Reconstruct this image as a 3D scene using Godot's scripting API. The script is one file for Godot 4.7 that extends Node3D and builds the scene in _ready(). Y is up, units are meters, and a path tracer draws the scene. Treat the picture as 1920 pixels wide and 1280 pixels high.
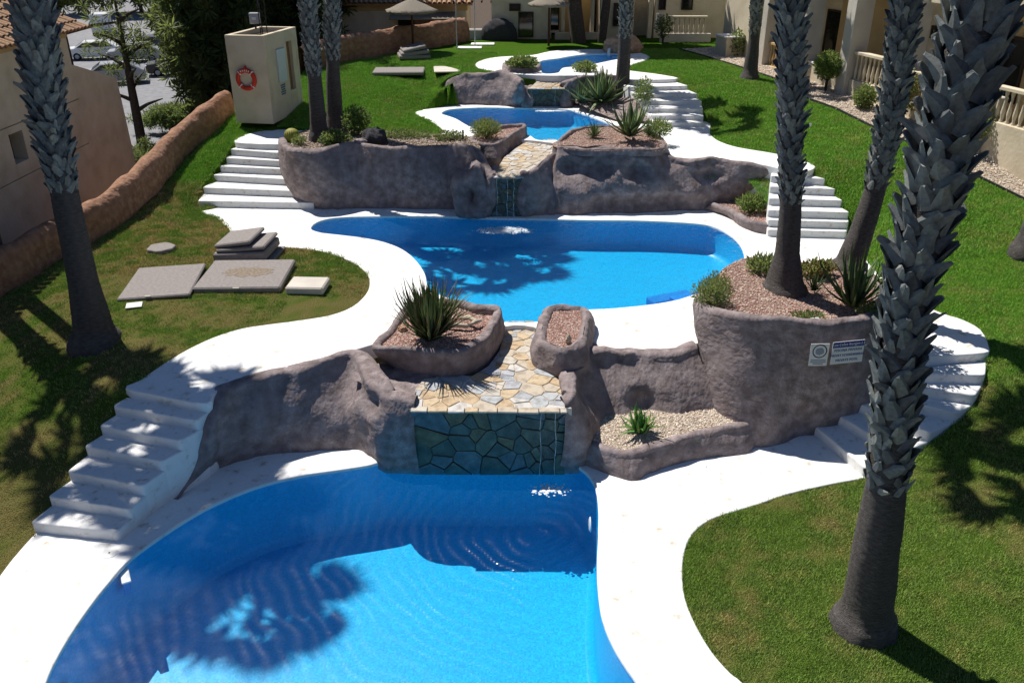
extends Node3D
# A hillside garden with four free-form pools that spill into one another, seen from a raised viewpoint.
# y is up, metres; the deck of the lowest pool is y = 0, and the garden climbs towards -z.
const POOL1 := [-5.36,-6.7,-5.52,-7.3,-5.57,-7.67,-5.58,-8.1,-5.56,-8.53,-5.5,-9.03,-5.38,-9.56,-5.01,-10.24,-4.62,-10.76,-4.09,-11.22,-3.47,-11.52,-2.81,-11.7,-2.39,-11.82,-2.14,-11.92,-1.43,-11.93,-0.53,-11.93,0.36,-11.93,0.89,-11.92,1.16,-11.7,1.32,-11.28,1.33,-10.7,1.27,-10.06,1.19,-9.36,1.16,-8.83,1.17,-8.33,1.26,-7.88,1.38,-7.54,1.48,-7.3,1.67,-6.7,1.42,-5.79,0.21,-5.23,-1.83,-5.13,-3.74,-5.45,-4.87,-6.04]
const DECK1 := [-7.04,-5.79,-6.96,-7.14,-7.03,-8.33,-7.07,-9.19,-7.07,-9.64,-7.01,-10.18,-6.76,-10.56,-6.23,-11.7,-5.48,-11.55,-4.96,-12.42,-3.73,-12.68,-2.4,-12.5,-0.55,-12.25,1.09,-12.25,1.59,-12.68,2.72,-12.76,4.12,-12.76,4.5,-12.76,5.25,-13.4,5.78,-13.21,6.27,-12.01,6.01,-11.58,5.13,-11.3,4.37,-11.04,3.8,-10.76,3.34,-10.56,2.97,-10.37,2.67,-10.06,2.49,-9.7,2.37,-9.25,2.31,-8.72,2.36,-8.24,2.47,-7.79,2.62,-7.46,2.74,-7.3,3.04,-6.7,2.95,-5.79,1.61,-4.51,-0.27,-4.08,-3.05,-4.29]
const POOL2 := [-5.02,-20.39,-4.91,-20.95,-4.42,-21.26,-3.32,-21.35,-2.08,-21.35,-0.76,-21.21,0.82,-21.12,1.91,-21.03,3.28,-20.99,4.6,-20.77,5.08,-20.48,5.34,-19.86,5.41,-19.09,5.27,-18.19,4.94,-17.37,4.36,-16.6,3.84,-16.22,3.34,-15.86,2.77,-15.62,2.0,-15.43,1.31,-15.33,0.93,-15.05,0.41,-14.78,-0.15,-14.78,-0.47,-15.1,-1.18,-15.84,-1.7,-16.4,-1.89,-17.3,-2.17,-18.12,-2.55,-18.83,-3.06,-19.35,-3.61,-19.66,-4.17,-19.86,-4.73,-20.06]
const DECK2 := [-8.24,-21.9,-7.76,-21.35,-7.15,-20.48,-6.7,-19.62,-6.21,-19.24,-5.52,-19.01,-4.86,-18.87,-4.24,-18.58,-3.6,-18.02,-3.19,-17.37,-3.01,-16.75,-3.0,-16.14,-3.17,-15.51,-3.52,-15.1,-4.08,-14.85,-4.64,-14.66,-5.09,-14.47,-5.48,-14.1,-5.79,-13.6,-6.04,-12.98,-6.19,-12.47,-6.32,-12.19,-5.65,-11.93,-4.85,-11.69,-4.78,-12.1,-4.37,-12.58,-3.91,-12.88,-3.25,-13.24,-2.5,-13.81,-1.96,-14.1,-0.87,-13.92,-0.15,-14.56,0.4,-14.56,0.97,-14.01,1.47,-13.92,1.64,-13.66,2.28,-13.6,3.13,-13.6,3.58,-13.92,6.2,-13.92,6.57,-13.2,7.49,-13.35,8.35,-13.47,8.56,-13.7,8.77,-14.42,8.64,-14.9,8.42,-15.15,8.14,-15.75,7.95,-16.9,8.03,-18.19,8.23,-19.39,7.95,-20.27,6.47,-20.69,6.04,-22.29,5.43,-22.14,3.43,-22.14,1.28,-22.04,-0.57,-21.95,-3.77,-22.53,-5.41,-22.73,-6.73,-22.73]
const POOL3 := [-2.3,-28.39,-2.17,-28.92,-1.79,-29.2,-0.92,-29.39,0.16,-29.29,1.08,-29.2,1.87,-29.02,2.2,-28.56,2.6,-27.78,3.02,-26.8,3.16,-26.02,2.53,-25.5,1.99,-25.65,1.65,-24.94,1.38,-24.52,0.76,-24.52,0.47,-25.22,-0.16,-25.5,-0.8,-25.65,-1.22,-26.25,-1.45,-26.72,-1.78,-27.53,-2.11,-28.04]
const DECK3 := [-7.87,-24.26,-7.88,-25.08,-7.71,-25.43,-7.32,-25.87,-6.42,-25.87,-5.04,-25.36,-3.81,-25.22,-2.95,-24.94,-2.26,-25.08,-2.07,-25.65,-2.18,-26.25,-2.7,-27.36,-3.09,-28.21,-3.17,-28.65,-2.87,-29.2,-2.4,-29.67,-1.66,-30.06,-0.94,-30.16,0.17,-30.16,2.02,-29.96,3.38,-29.02,4.67,-27.53,6.13,-27.2,5.88,-25.5,5.87,-24.66,6.0,-24.12,6.24,-23.67,6.63,-23.3,7.07,-22.93,7.58,-22.29,7.75,-21.51,7.19,-20.99,6.56,-21.62,6.11,-22.01,5.33,-22.29,4.38,-22.46,4.07,-23.17,2.09,-23.86,1.28,-24.12,0.46,-24.52,-0.46,-24.52,-2.45,-24.52,-3.96,-24.39,-5.45,-24.26,-6.58,-23.99]
const POOL4 := [1.09,-33.57,1.79,-34.29,2.27,-34.89,2.99,-35.5,3.65,-35.58,4.27,-35.58,4.54,-35.19,4.33,-34.44,3.85,-33.86,3.08,-32.88,2.64,-32.35,1.92,-31.96,1.75,-31.58,1.57,-30.72,1.09,-30.6,1.06,-31.96]
const DECK4 := [-1.33,-32.48,-1.3,-33.29,-0.98,-34.15,-0.42,-34.74,0.76,-35.19,1.29,-35.98,1.81,-36.55,2.95,-36.96,3.88,-36.8,4.98,-36.14,5.32,-35.35,5.34,-34.44,4.91,-33.43,4.41,-32.61,4.17,-31.83,4.17,-31.21,4.96,-30.49,5.58,-29.57,4.78,-29.24,3.74,-29.46,3.47,-30.25,2.09,-30.14,1.07,-30.14,-0.18,-30.6,-0.65,-30.96,-1.1,-31.58]
const ROCK1_LEFT := [-5.33,0,-10.86,-5.31,0.05,-10.9,-5.2,0,-11.14,-5.08,0.42,-11.27,-5.03,0,-11.5,-4.77,0.88,-11.48,-4.83,0,-11.76,-4.66,1.25,-11.95,-4.52,0,-12.0,-4.4,1.28,-12.36,-3.98,0,-12.16,-3.87,1.28,-12.71,-3.27,0,-12.24,-3.21,1.28,-13.02,-2.71,0,-12.24,-2.81,1.3,-13.25,-2.42,0,-12.04,-2.37,1.34,-12.47,-2.17,0,-11.81,-2.09,1.28,-11.96,-1.85,0,-11.76,-1.82,1.25,-11.88,-1.54,0,-11.76,-1.57,1.2,-11.81]
const ROCK1_RIGHT := [0.79,0,-11.78,0.85,1.18,-11.8,1.01,0,-11.76,1.01,1.24,-11.93,1.2,0,-11.82,1.14,1.3,-12.28,1.37,0,-12.17,1.18,1.3,-12.85,1.75,0,-12.47,1.46,1.28,-13.37,2.4,0,-12.54,2.06,1.28,-13.37,3.15,0,-12.59,2.83,1.28,-13.37,3.77,0,-12.64,3.3,1.35,-13.52]
const DRUM := [3.67,0,-13.03,3.23,2.0,-14.11,3.86,0,-12.42,3.4,2.1,-13.46,4.39,0,-12.37,3.91,2.2,-12.97,5.04,0,-12.68,4.57,2.2,-12.8,5.72,0,-12.76,5.25,2.2,-12.73,6.5,0,-13.1,5.99,2.2,-12.95,7.01,0,-13.61,6.49,2.2,-13.46,6.85,1.0,-14.55,6.85,2.15,-14.55,6.75,1.0,-15.59,6.75,2.1,-15.59,5.78,1.0,-16.12,5.78,2.0,-16.12,4.76,1.0,-16.26,4.76,1.9,-16.26,3.87,1.0,-15.39,3.87,1.9,-15.39]
const LOW_PLANTER := [1.22,0,-11.82,1.25,0.38,-11.88,1.61,0,-11.55,1.6,0.38,-11.66,1.97,0,-11.35,1.98,0.38,-11.6,2.31,0,-11.62,2.36,0.38,-11.79,2.75,0,-11.89,2.83,0.38,-12.01,3.37,0,-12.06,3.4,0.4,-12.21,3.98,0,-12.17,3.97,0.42,-12.4,4.27,0,-12.54,4.14,0.45,-12.61,4.19,0,-13.03,4.02,0.45,-12.92]
const PLANTER_SMALL := [0.46,0.9,-13.18,0.46,1.6,-13.18,0.81,0.9,-12.84,0.81,1.62,-12.84,1.23,0.9,-13.12,1.23,1.62,-13.12,1.41,0.9,-13.77,1.41,1.6,-13.77,1.5,0.9,-14.39,1.5,1.6,-14.39,1.42,0.9,-14.86,1.42,1.58,-14.86,1.02,0.9,-14.93,1.02,1.58,-14.93,0.65,0.9,-14.81,0.65,1.58,-14.81,0.51,0.9,-14.27,0.51,1.58,-14.27,0.42,0.9,-13.65,0.42,1.58,-13.65]
const PLANTER_LEFT := [-0.71,1.0,-13.0,-0.77,1.65,-12.82,-0.44,1.0,-13.42,-0.57,1.65,-13.12,-0.24,1.0,-14.01,-0.35,1.65,-13.64,-0.13,1.0,-14.78,-0.2,1.65,-14.33,-0.26,1.0,-14.65,-0.26,1.65,-14.65,-0.6,1.0,-14.72,-0.6,1.65,-14.72,-0.95,1.0,-14.95,-0.95,1.65,-14.95,-1.42,1.0,-14.98,-1.42,1.65,-14.98,-1.86,1.0,-14.77,-1.86,1.65,-14.77,-2.12,1.0,-14.38,-2.12,1.65,-14.38,-2.26,1.0,-13.7,-2.26,1.62,-13.7,-2.39,1.0,-13.69,-2.4,1.6,-13.1,-2.01,1.0,-13.18,-1.96,1.62,-12.9,-1.47,1.0,-12.94,-1.43,1.65,-12.78,-1.01,1.0,-12.87,-0.98,1.65,-12.72]
const ROCK2_LEFT := [-6.35,1.26,-23.46,-6.39,2.85,-23.32,-6.0,1.26,-22.63,-6.19,2.85,-22.68,-5.66,1.26,-22.19,-5.89,2.85,-22.14,-5.24,1.26,-22.04,-5.46,2.85,-21.91,-4.55,1.26,-22.0,-4.88,2.85,-22.14,-3.84,1.26,-22.0,-4.3,2.85,-22.56,-3.13,1.26,-22.0,-3.52,2.85,-22.32,-2.27,1.26,-21.95,-2.71,2.85,-22.2,-1.56,1.26,-21.85,-1.82,2.85,-22.32,-1.05,1.26,-21.67,-1.12,2.84,-22.3,-0.75,1.2,-21.49,-0.68,2.45,-21.47,-0.5,1.2,-21.4,-0.45,2.36,-21.29,-0.45,1.2,-21.77,-0.33,2.4,-22.09]
const PLANTER2_LEFT := [-0.39,2.36,-22.93,-0.39,2.75,-23.18,0.03,2.4,-23.99,0.03,2.78,-24.17,0.48,2.46,-25.0,0.45,2.8,-25.14,0.31,2.4,-25.44,0.31,2.8,-25.44,-0.23,2.4,-25.29,-0.23,2.8,-25.29,-0.84,2.4,-24.66,-0.84,2.78,-24.66,-1.16,2.4,-23.92,-1.16,2.76,-23.92,-1.04,2.4,-23.25,-1.04,2.75,-23.25]
const ROCK2_RIGHT := [0.21,1.2,-21.77,0.18,2.4,-21.66,0.28,1.2,-21.35,0.3,2.36,-21.29,0.7,1.2,-21.45,0.71,2.5,-21.65,1.03,1.26,-21.39,1.14,2.6,-22.42,1.18,1.26,-21.48,1.21,2.84,-22.3,1.95,1.26,-21.53,1.85,2.85,-22.2,3.08,1.26,-21.62,3.01,2.85,-22.14,3.87,1.26,-21.71,3.71,2.83,-22.11,4.51,1.26,-21.76,4.23,2.58,-22.27,5.37,1.26,-21.85,5.3,2.55,-22.17,6.15,1.26,-22.14,6.06,2.55,-21.83,6.78,1.26,-22.63,6.55,2.45,-21.57,7.22,1.26,-22.94,6.99,1.9,-22.1]
const PLANTER2_RIGHT := [1.2,2.37,-23.37,1.22,2.78,-22.68,1.49,2.3,-23.47,1.49,2.86,-23.47,1.82,2.3,-24.42,1.82,2.86,-24.42,2.46,2.4,-24.88,2.46,2.84,-24.88,3.4,2.4,-24.92,3.4,2.8,-24.92,3.95,2.4,-24.26,3.95,2.76,-24.26,4.02,2.4,-22.99,4.02,2.78,-22.99,3.69,2.3,-22.27,3.69,2.82,-22.27,2.65,2.3,-22.24,2.65,2.84,-22.24,1.81,2.3,-22.26,1.81,2.85,-22.26]
const LOW_PLANTER2 := [5.07,1.26,-21.9,5.21,1.5,-21.74,5.57,1.26,-21.35,5.57,1.52,-21.11,5.75,1.26,-20.39,5.77,1.52,-20.27,6.14,1.26,-19.94,6.18,1.52,-19.94,6.61,1.26,-19.98,6.6,1.52,-20.02,6.88,1.26,-20.48,6.92,1.52,-20.97,7.09,1.2,-21.96,7.09,1.55,-21.96]
const ROCK3_LEFT := [-2.8,2.5,-29.68,-2.77,2.62,-30.0,-2.59,2.5,-29.78,-2.62,2.85,-30.33,-2.34,2.5,-29.78,-2.38,3.1,-30.23,-2.01,2.5,-29.88,-2.08,3.3,-30.19,-1.56,2.5,-29.88,-1.68,3.47,-30.24,-0.92,2.5,-29.88,-1.0,3.5,-30.27,-0.25,2.5,-29.68,-0.25,3.55,-30.17,0.11,2.46,-29.61,0.25,3.4,-29.23,0.27,2.46,-29.42,0.43,3.2,-29.61,0.58,2.46,-29.33,0.67,3.1,-29.59,0.68,2.4,-30.12,0.8,3.15,-30.14]
const ROCK3_RIGHT := [1.63,2.4,-30.12,1.5,3.15,-30.14,1.67,2.46,-29.33,1.67,3.1,-29.59,1.99,2.46,-29.42,1.83,3.25,-29.52,2.21,2.5,-29.88,1.97,3.38,-29.58,2.48,2.6,-30.02,2.22,3.48,-29.38,2.92,2.7,-29.86,2.86,3.5,-29.58,3.42,2.8,-29.5,3.42,3.5,-29.81,3.93,2.9,-29.33,4.06,3.3,-30.54]
const PLANTER3 := [-0.26,3.25,-30.86,-0.28,3.62,-31.15,0.37,3.25,-30.51,0.33,3.62,-30.66,0.85,3.25,-30.74,0.89,3.62,-31.03,1.01,3.3,-31.93,1.01,3.62,-31.93,0.78,3.3,-32.74,0.78,3.62,-32.74,0.2,3.3,-32.88,0.2,3.62,-32.88,-0.23,3.3,-32.33,-0.23,3.62,-32.33]
const STAIR1_LEFT := [-7.08,-10.09,-5.72,-9.87,-6.97,-10.47,-5.61,-10.15,-6.82,-10.86,-5.51,-10.47,-6.71,-11.28,-5.33,-10.85,-6.57,-11.59,-5.12,-11.14,-6.45,-11.9,-4.93,-11.44,-6.32,-12.19,-4.85,-11.67]
const STAIR1_RIGHT := [5.2,-13.08,5.71,-11.48,5.55,-13.09,6.32,-11.66,5.88,-13.12,6.89,-11.96,6.17,-13.09,7.45,-12.29,6.36,-13.05,7.84,-12.56,6.48,-13.03,8.16,-12.95,6.5,-13.04,8.41,-13.41]
const STAIR2_LEFT := [-8.4,-22.13,-5.23,-21.93,-8.46,-22.78,-5.8,-22.42,-8.34,-23.38,-6.13,-22.94,-8.21,-23.62,-6.35,-23.33,-8.08,-23.86,-6.43,-23.5,-8.01,-24.12,-6.51,-23.68,-7.89,-24.32,-6.58,-23.99]
const STAIR2_RIGHT := [6.19,-19.73,8.04,-19.57,6.22,-19.92,8.13,-19.75,6.25,-20.12,8.19,-19.94,6.35,-20.5,8.13,-20.32,6.47,-20.92,8.06,-20.68,6.56,-21.26,7.87,-20.96,6.64,-21.51,7.6,-21.3]
const STAIR3_RIGHT := [4.47,-26.31,5.82,-26.23,4.31,-26.69,5.9,-26.61,4.19,-27.09,5.95,-27.01,4.1,-27.62,6.01,-27.53,4.02,-27.99,5.97,-28.08,3.84,-28.48,5.78,-28.79,3.7,-28.81,5.54,-29.45]
const CHUTE1 := [-1.64,-11.8,-1.69,-12.05,-1.6,-12.48,-1.45,-12.91,-1.19,-12.97,-0.68,-12.87,-0.41,-13.23,-0.23,-13.77,-0.14,-14.47,-0.14,-14.98,0.43,-14.98,0.45,-14.15,0.52,-13.62,0.69,-13.11,0.84,-12.57,0.96,-12.12,0.96,-11.8]
const CHUTE2 := [-0.49,-21.34,-0.39,-22.0,-0.22,-23.03,0.12,-23.99,0.53,-24.79,1.3,-24.79,1.3,-24.1,1.17,-23.37,0.71,-22.4,0.27,-21.34]
const CHUTE3 := [0.57,-29.53,0.84,-30.16,1.11,-30.73,1.6,-30.9,1.66,-30.4,1.73,-29.63]
const HILLS := [-7.13,-0.02,-10.02,-7.0,0.2,-10.5,-6.86,0.4,-10.97,-6.77,0.55,-11.42,-6.64,0.72,-11.78,-6.5,0.95,-12.02,-6.36,1.2,-12.25,-7.11,-0.02,-9.25,-7.96,0.3,-10.97,-8.52,0.55,-12.14,-9.09,0.9,-13.36,-8.89,1.12,-14.21,-7.62,1.2,-14.04,-10.51,1.25,-16.16,-10.1,1.35,-18.33,-9.59,1.45,-19.7,-9.45,1.6,-21.4,-9.48,1.75,-22.58,-9.29,2.1,-24.35,-8.91,2.45,-25.75,-8.46,2.75,-26.38,-8.46,1.3,-22.01,-8.49,1.62,-22.57,-8.4,1.8,-23.27,-8.29,1.98,-23.62,-8.15,2.16,-23.8,-8.09,2.34,-24.12,-7.99,2.5,-24.34,-7.79,2.5,-25.6,-8.13,1.4,-18.69,-6.87,1.24,-19.76,-5.53,1.24,-19.03,-3.61,1.24,-18.08,-3.03,1.24,-16.8,-3.53,1.24,-15.15,-4.65,1.24,-14.68,-5.49,1.24,-14.12,-6.05,1.24,-13.0,-7.83,1.26,-21.58,-4.35,1.26,-17.05,-6.87,2.95,-28.09,-3.85,2.48,-25.47,-5.67,2.95,-29.04,-5.82,2.6,-26.1,-4.03,3.1,-30.23,-2.86,2.6,-29.15,-2.78,2.8,-30.83,-2.5,3.05,-30.75,-2.18,3.25,-30.86,-3.25,2.85,-29.61,-2.18,2.48,-26.29,-3.17,2.5,-28.67,-5.14,3.25,-32.82,-2.01,3.42,-30.22,-1.66,3.45,-30.6,-4.26,3.45,-35.66,-6.38,3.35,-34.02,-2.06,3.5,-39.43,-1.37,3.42,-32.69,-0.42,3.43,-35.04,1.83,3.43,-36.96,0.9,3.45,-38.0,5.36,3.43,-34.59,4.49,3.43,-32.49,5.01,3.42,-30.8,5.67,3.4,-29.89,5.92,3.25,-29.31,6.15,3.1,-28.67,6.16,2.97,-27.98,6.1,2.82,-27.44,6.04,2.68,-27.06,6.0,2.5,-26.81,5.91,2.5,-24.82,6.49,2.5,-23.57,7.11,2.5,-23.07,7.71,2.5,-21.54,7.95,2.32,-21.08,8.14,2.14,-20.79,8.22,1.96,-20.43,8.29,1.75,-20.1,8.25,1.55,-19.93,8.23,1.35,-19.84,8.23,1.25,-19.57,8.08,1.25,-18.32,7.98,1.25,-16.99,8.17,1.25,-15.83,8.46,1.25,-15.23,8.8,1.24,-14.51,8.55,1.2,-13.61,8.27,1.0,-13.1,7.98,0.8,-12.74,7.58,0.6,-12.45,7.04,0.4,-12.13,6.46,0.2,-11.84,5.8,0.0,-11.52,4.38,-0.02,-11.05,2.67,-0.02,-10.07,2.31,-0.02,-8.75,2.75,-0.02,-7.31,5.93,0.0,-7.3,7.11,0.3,-9.68,8.12,0.75,-11.81,9.46,1.35,-14.66,10.72,2.0,-17.35,11.83,2.35,-19.21,11.21,2.6,-20.34,10.27,2.95,-22.81,9.61,3.15,-25.71,9.03,3.3,-30.31,8.09,3.4,-33.1,6.89,3.45,-36.8,9.07,2.1,-18.91,7.56,3.1,-28.19,9.81,1.85,-17.78,6.34,0.12,-9.91,4.37,0.0,-8.24]
const GRAVEL_EDGE := [12.29,-18.39,11.83,-19.21,11.21,-20.34,10.27,-22.81,9.93,-24.09,9.61,-25.71,9.2,-27.52,9.03,-30.31,8.41,-32.07,8.09,-33.1,7.53,-34.89,6.89,-36.8]
const FACADE := [13.34,-20.3,12.82,-21.07,12.1,-22.1,10.98,-26.49,10.45,-27.81,10.26,-30.77,9.23,-36.87]
const WALL_BASE := [-11.12,1.0,-12.79,-10.7,1.1,-14.25,-10.73,1.2,-15.76,-10.46,1.3,-16.95,-10.26,1.35,-18.23,-9.84,1.45,-19.7,-9.71,1.6,-21.4,-9.59,2.0,-24.14,-9.21,2.4,-25.76,-8.84,2.7,-26.96]
const WALL_FAR := [-7.66,3.2,-32.14,-7.2,3.28,-33.27,-6.43,3.35,-34.3,-5.46,3.42,-35.11,-4.53,3.45,-36.3,-3.24,3.5,-37.59,-2.07,3.5,-39.62]

const E2 := 1.26
const E3 := 2.52
const E4 := 3.45
var rng := RandomNumberGenerator.new()
var lumps := FastNoiseLite.new()
var fine := FastNoiseLite.new()
var M := {}
var used := {}
var hill_w := PackedFloat64Array()
var hill_p := PackedVector2Array()
var hill_c := 0.0
var decks := []       # [polygon, elevation]
var pools := []       # polygons
var zones := []       # [polygon, highest ground inside it]
var solid := []       # footprints where no grass grows
var pebble_meshes := []


func _ready() -> void:
	rng.seed = 11
	# --- camera
	var cam := Camera3D.new()
	cam.name = "camera"
	cam.fov = 43.603
	cam.near = 0.1
	cam.far = 900.0
	cam.position = Vector3(0, 8.05, 0)
	cam.rotation_degrees = Vector3(-26, 0, 0)
	add_child(cam)
	cam.current = true
	# --- sky
	var env := Environment.new()
	env.background_mode = Environment.BG_SKY
	var sm := ProceduralSkyMaterial.new()
	sm.sky_top_color = Color(0.23, 0.325, 0.475)
	sm.sky_horizon_color = Color(0.42, 0.47, 0.53)
	sm.sky_curve = 0.16
	sm.ground_bottom_color = Color(0.20, 0.19, 0.17)
	sm.ground_horizon_color = Color(0.33, 0.36, 0.39)
	sm.sun_angle_max = 6.0
	sm.sky_energy_multiplier = SKY_ENERGY
	var sky := Sky.new()
	sky.sky_material = sm
	env.sky = sky
	env.tonemap_mode = Environment.TONE_MAPPER_LINEAR
	env.tonemap_exposure = EXPOSURE
	env.sdfgi_enabled = true
	env.ssao_enabled = true
	env.ssil_enabled = true
	var we := WorldEnvironment.new()
	we.name = "environment"
	we.environment = env
	add_child(we)
	# --- sun: high, from beyond the pools and to the left
	var sun := DirectionalLight3D.new()
	sun.name = "sun"
	sun.light_energy = SUN_ENERGY
	sun.light_angular_distance = 0.53
	sun.light_color = Color(1.0, 0.98, 0.95)
	sun.shadow_enabled = true
	var travel := Vector3(0.375, -0.848, 0.375)
	sun.look_at_from_position(-travel * 40.0, Vector3.ZERO, Vector3.UP)
	add_child(sun)
	lumps.seed = 5
	lumps.frequency = 1.0
	lumps.fractal_octaves = 3
	fine.seed = 9
	fine.frequency = 1.0
	fine.fractal_octaves = 2
	make_materials()
	solve_hill()
	build_structure()
	build_rocks()
	build_waterfalls()
	build_stairs()
	build_palms()
	build_plants()
	build_left_side()
	build_far_end()
	build_right_side()
	build_small_things()
	build_grass()


const EXPOSURE := 1.3
const SUN_ENERGY := 1.6
const SKY_ENERGY := 1.0


# ------------------------------------------------------------------ naming
func numbered(called: String) -> String:
	var n: int = used.get(called, 0)
	used[called] = n + 1
	return called if n == 0 else "%s_%03d" % [called, n]


func tag(o: Node, label: String, category := "", group := "", kind := "") -> Node:
	if label:
		o.set_meta("label", label)
	if category:
		o.set_meta("category", category)
	if group:
		o.set_meta("group", group)
	if kind:
		o.set_meta("kind", kind)
	return o


func thing(called: String, label: String, category: String, at := Vector3.ZERO, turn := 0.0, group := "") -> Node3D:
	var o := Node3D.new()
	o.name = numbered(called)
	add_child(o)
	o.position = at
	o.rotation.y = turn
	tag(o, label, category, group)
	return o


func part(called: String, mesh: Mesh, mat: Material, parent: Node = null) -> MeshInstance3D:
	var o := MeshInstance3D.new()
	o.mesh = mesh
	o.material_override = mat
	if parent == null or parent == self:
		o.name = numbered(called)
		add_child(o)
	else:
		o.name = called
		parent.add_child(o, true)
	return o


func struct(called: String, mesh: Mesh, mat: Material, label: String) -> MeshInstance3D:
	var o := part(called, mesh, mat)
	tag(o, label, called.replace("_", " ").split(" ")[-1], "", "structure")
	return o


func copies(called: String, mesh: Mesh, mat: Material, places: Array, colors: PackedColorArray, parent: Node = null) -> MultiMeshInstance3D:
	var mm := MultiMesh.new()
	mm.transform_format = MultiMesh.TRANSFORM_3D
	mm.use_colors = colors.size() > 0
	mm.mesh = mesh
	mm.instance_count = places.size()
	for i in places.size():
		mm.set_instance_transform(i, places[i])
		if colors.size() > 0:
			mm.set_instance_color(i, colors[i])
	var o := MultiMeshInstance3D.new()
	o.multimesh = mm
	o.material_override = mat
	o.set_meta("kind", "stuff")
	if parent == null:
		o.name = numbered(called)
		add_child(o)
	else:
		o.name = called
		parent.add_child(o, true)
	return o


# ------------------------------------------------------------------ geometry
func v2(a: Array) -> PackedVector2Array:
	var p := PackedVector2Array()
	for i in range(0, a.size(), 2):
		p.append(Vector2(a[i], a[i + 1]))
	return p


func cr(a, b, c, d, t: float):
	return 0.5 * (2.0 * b + (c - a) * t + (2.0 * a - 5.0 * b + 4.0 * c - d) * t * t + (3.0 * b - a - 3.0 * c + d) * t * t * t)


func smooth2(p: PackedVector2Array, n: int) -> PackedVector2Array:
	var o := PackedVector2Array()
	var k := p.size()
	for i in k:
		for j in n:
			o.append(cr(p[(i + k - 1) % k], p[i], p[(i + 1) % k], p[(i + 2) % k], float(j) / n))
	if Geometry2D.is_polygon_clockwise(o):
		o.reverse()
	return o


func vertex_normals2(p: PackedVector2Array) -> PackedVector2Array:
	# outward normals of a polygon that is not clockwise in Godot's sense
	var o := PackedVector2Array()
	var k := p.size()
	var s := 0.0
	for i in k:
		s += p[i].cross(p[(i + 1) % k])
	for i in k:
		var t: Vector2 = (p[(i + 1) % k] - p[(i + k - 1) % k]).normalized()
		o.append(Vector2(t.y, -t.x) * signf(s))
	return o


func shifted(p: PackedVector2Array, by: float) -> PackedVector2Array:
	var n := vertex_normals2(p)
	var o := PackedVector2Array()
	for i in p.size():
		o.append(p[i] + n[i] * by)
	return o


func bounds2(p: PackedVector2Array) -> Rect2:
	var r := Rect2(p[0], Vector2.ZERO)
	for q in p:
		r = r.expand(q)
	return r


func centre2(p: PackedVector2Array) -> Vector2:
	var s := Vector2.ZERO
	for q in p:
		s += q
	return s / p.size()


func new_st() -> SurfaceTool:
	var st := SurfaceTool.new()
	st.begin(Mesh.PRIMITIVE_TRIANGLES)
	return st


func done(st: SurfaceTool, normals := true) -> ArrayMesh:
	if normals:
		st.generate_normals()
	return st.commit()


func tri(st: SurfaceTool, a: Vector3, b: Vector3, c: Vector3) -> void:
	st.add_vertex(a)
	st.add_vertex(b)
	st.add_vertex(c)


func quad(st: SurfaceTool, a: Vector3, b: Vector3, c: Vector3, d: Vector3) -> void:
	tri(st, a, b, c)
	tri(st, a, c, d)


func flat_poly(st: SurfaceTool, p: PackedVector2Array, y: float, up := true) -> void:
	var ix := Geometry2D.triangulate_polygon(p)
	if ix.is_empty():
		# an inset that crosses itself: clean it first
		for q in Geometry2D.offset_polygon(p, 0.001):
			if not Geometry2D.is_polygon_clockwise(q) and Geometry2D.triangulate_polygon(q).size():
				flat_poly(st, q, y, up)
		return
	for i in range(0, ix.size(), 3):
		var a := Vector3(p[ix[i]].x, y, p[ix[i]].y)
		var b := Vector3(p[ix[i + 1]].x, y, p[ix[i + 1]].y)
		var c := Vector3(p[ix[i + 2]].x, y, p[ix[i + 2]].y)
		if ((b - a).cross(c - a).y < 0.0) == up:
			tri(st, a, b, c)
		else:
			tri(st, a, c, b)


func ring_side(st: SurfaceTool, lower: PackedVector2Array, ly: float, upper: PackedVector2Array, uy: float) -> void:
	var k := lower.size()
	for i in k:
		var j := (i + 1) % k
		quad(st, Vector3(lower[i].x, ly, lower[i].y), Vector3(upper[i].x, uy, upper[i].y), Vector3(upper[j].x, uy, upper[j].y), Vector3(lower[j].x, ly, lower[j].y))


# a slab with a rounded edge, with a hole or without
func slab(outer: PackedVector2Array, hole: PackedVector2Array, top: float, thick: float, r: float) -> ArrayMesh:
	var st := new_st()
	st.set_smooth_group(-1)
	var o_in := shifted(outer, -r)
	if hole.size():
		var h_out := shifted(hole, r)
		var cx := centre2(hole).x
		for half in [Rect2(-200, -200, 200 + cx, 400), Rect2(cx, -200, 200, 400)]:
			var hr: Rect2 = half
			var box := PackedVector2Array([hr.position, Vector2(hr.end.x, hr.position.y), hr.end, Vector2(hr.position.x, hr.end.y)])
			for piece in Geometry2D.intersect_polygons(o_in, box):
				for q in Geometry2D.clip_polygons(piece, h_out):
					flat_poly(st, q, top)
	else:
		flat_poly(st, o_in, top)
	st.set_smooth_group(1)
	for e in [[outer, 1.0], [hole, -1.0]]:
		var p: PackedVector2Array = e[0]
		if p.is_empty():
			continue
		var prev := shifted(p, 0.0)
		var py := top - r
		ring_side(st, p, top - (thick if float(e[1]) > 0.0 else 0.055), p, py)
		for k in 3:
			var a := (k + 1) * PI / 6.0
			var nx := shifted(p, -r * (1.0 - cos(a)) * float(e[1]))
			var ny := top - r + r * sin(a)
			ring_side(st, prev, py, nx, ny)
			prev = nx
			py = ny
	return done(st)


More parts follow.
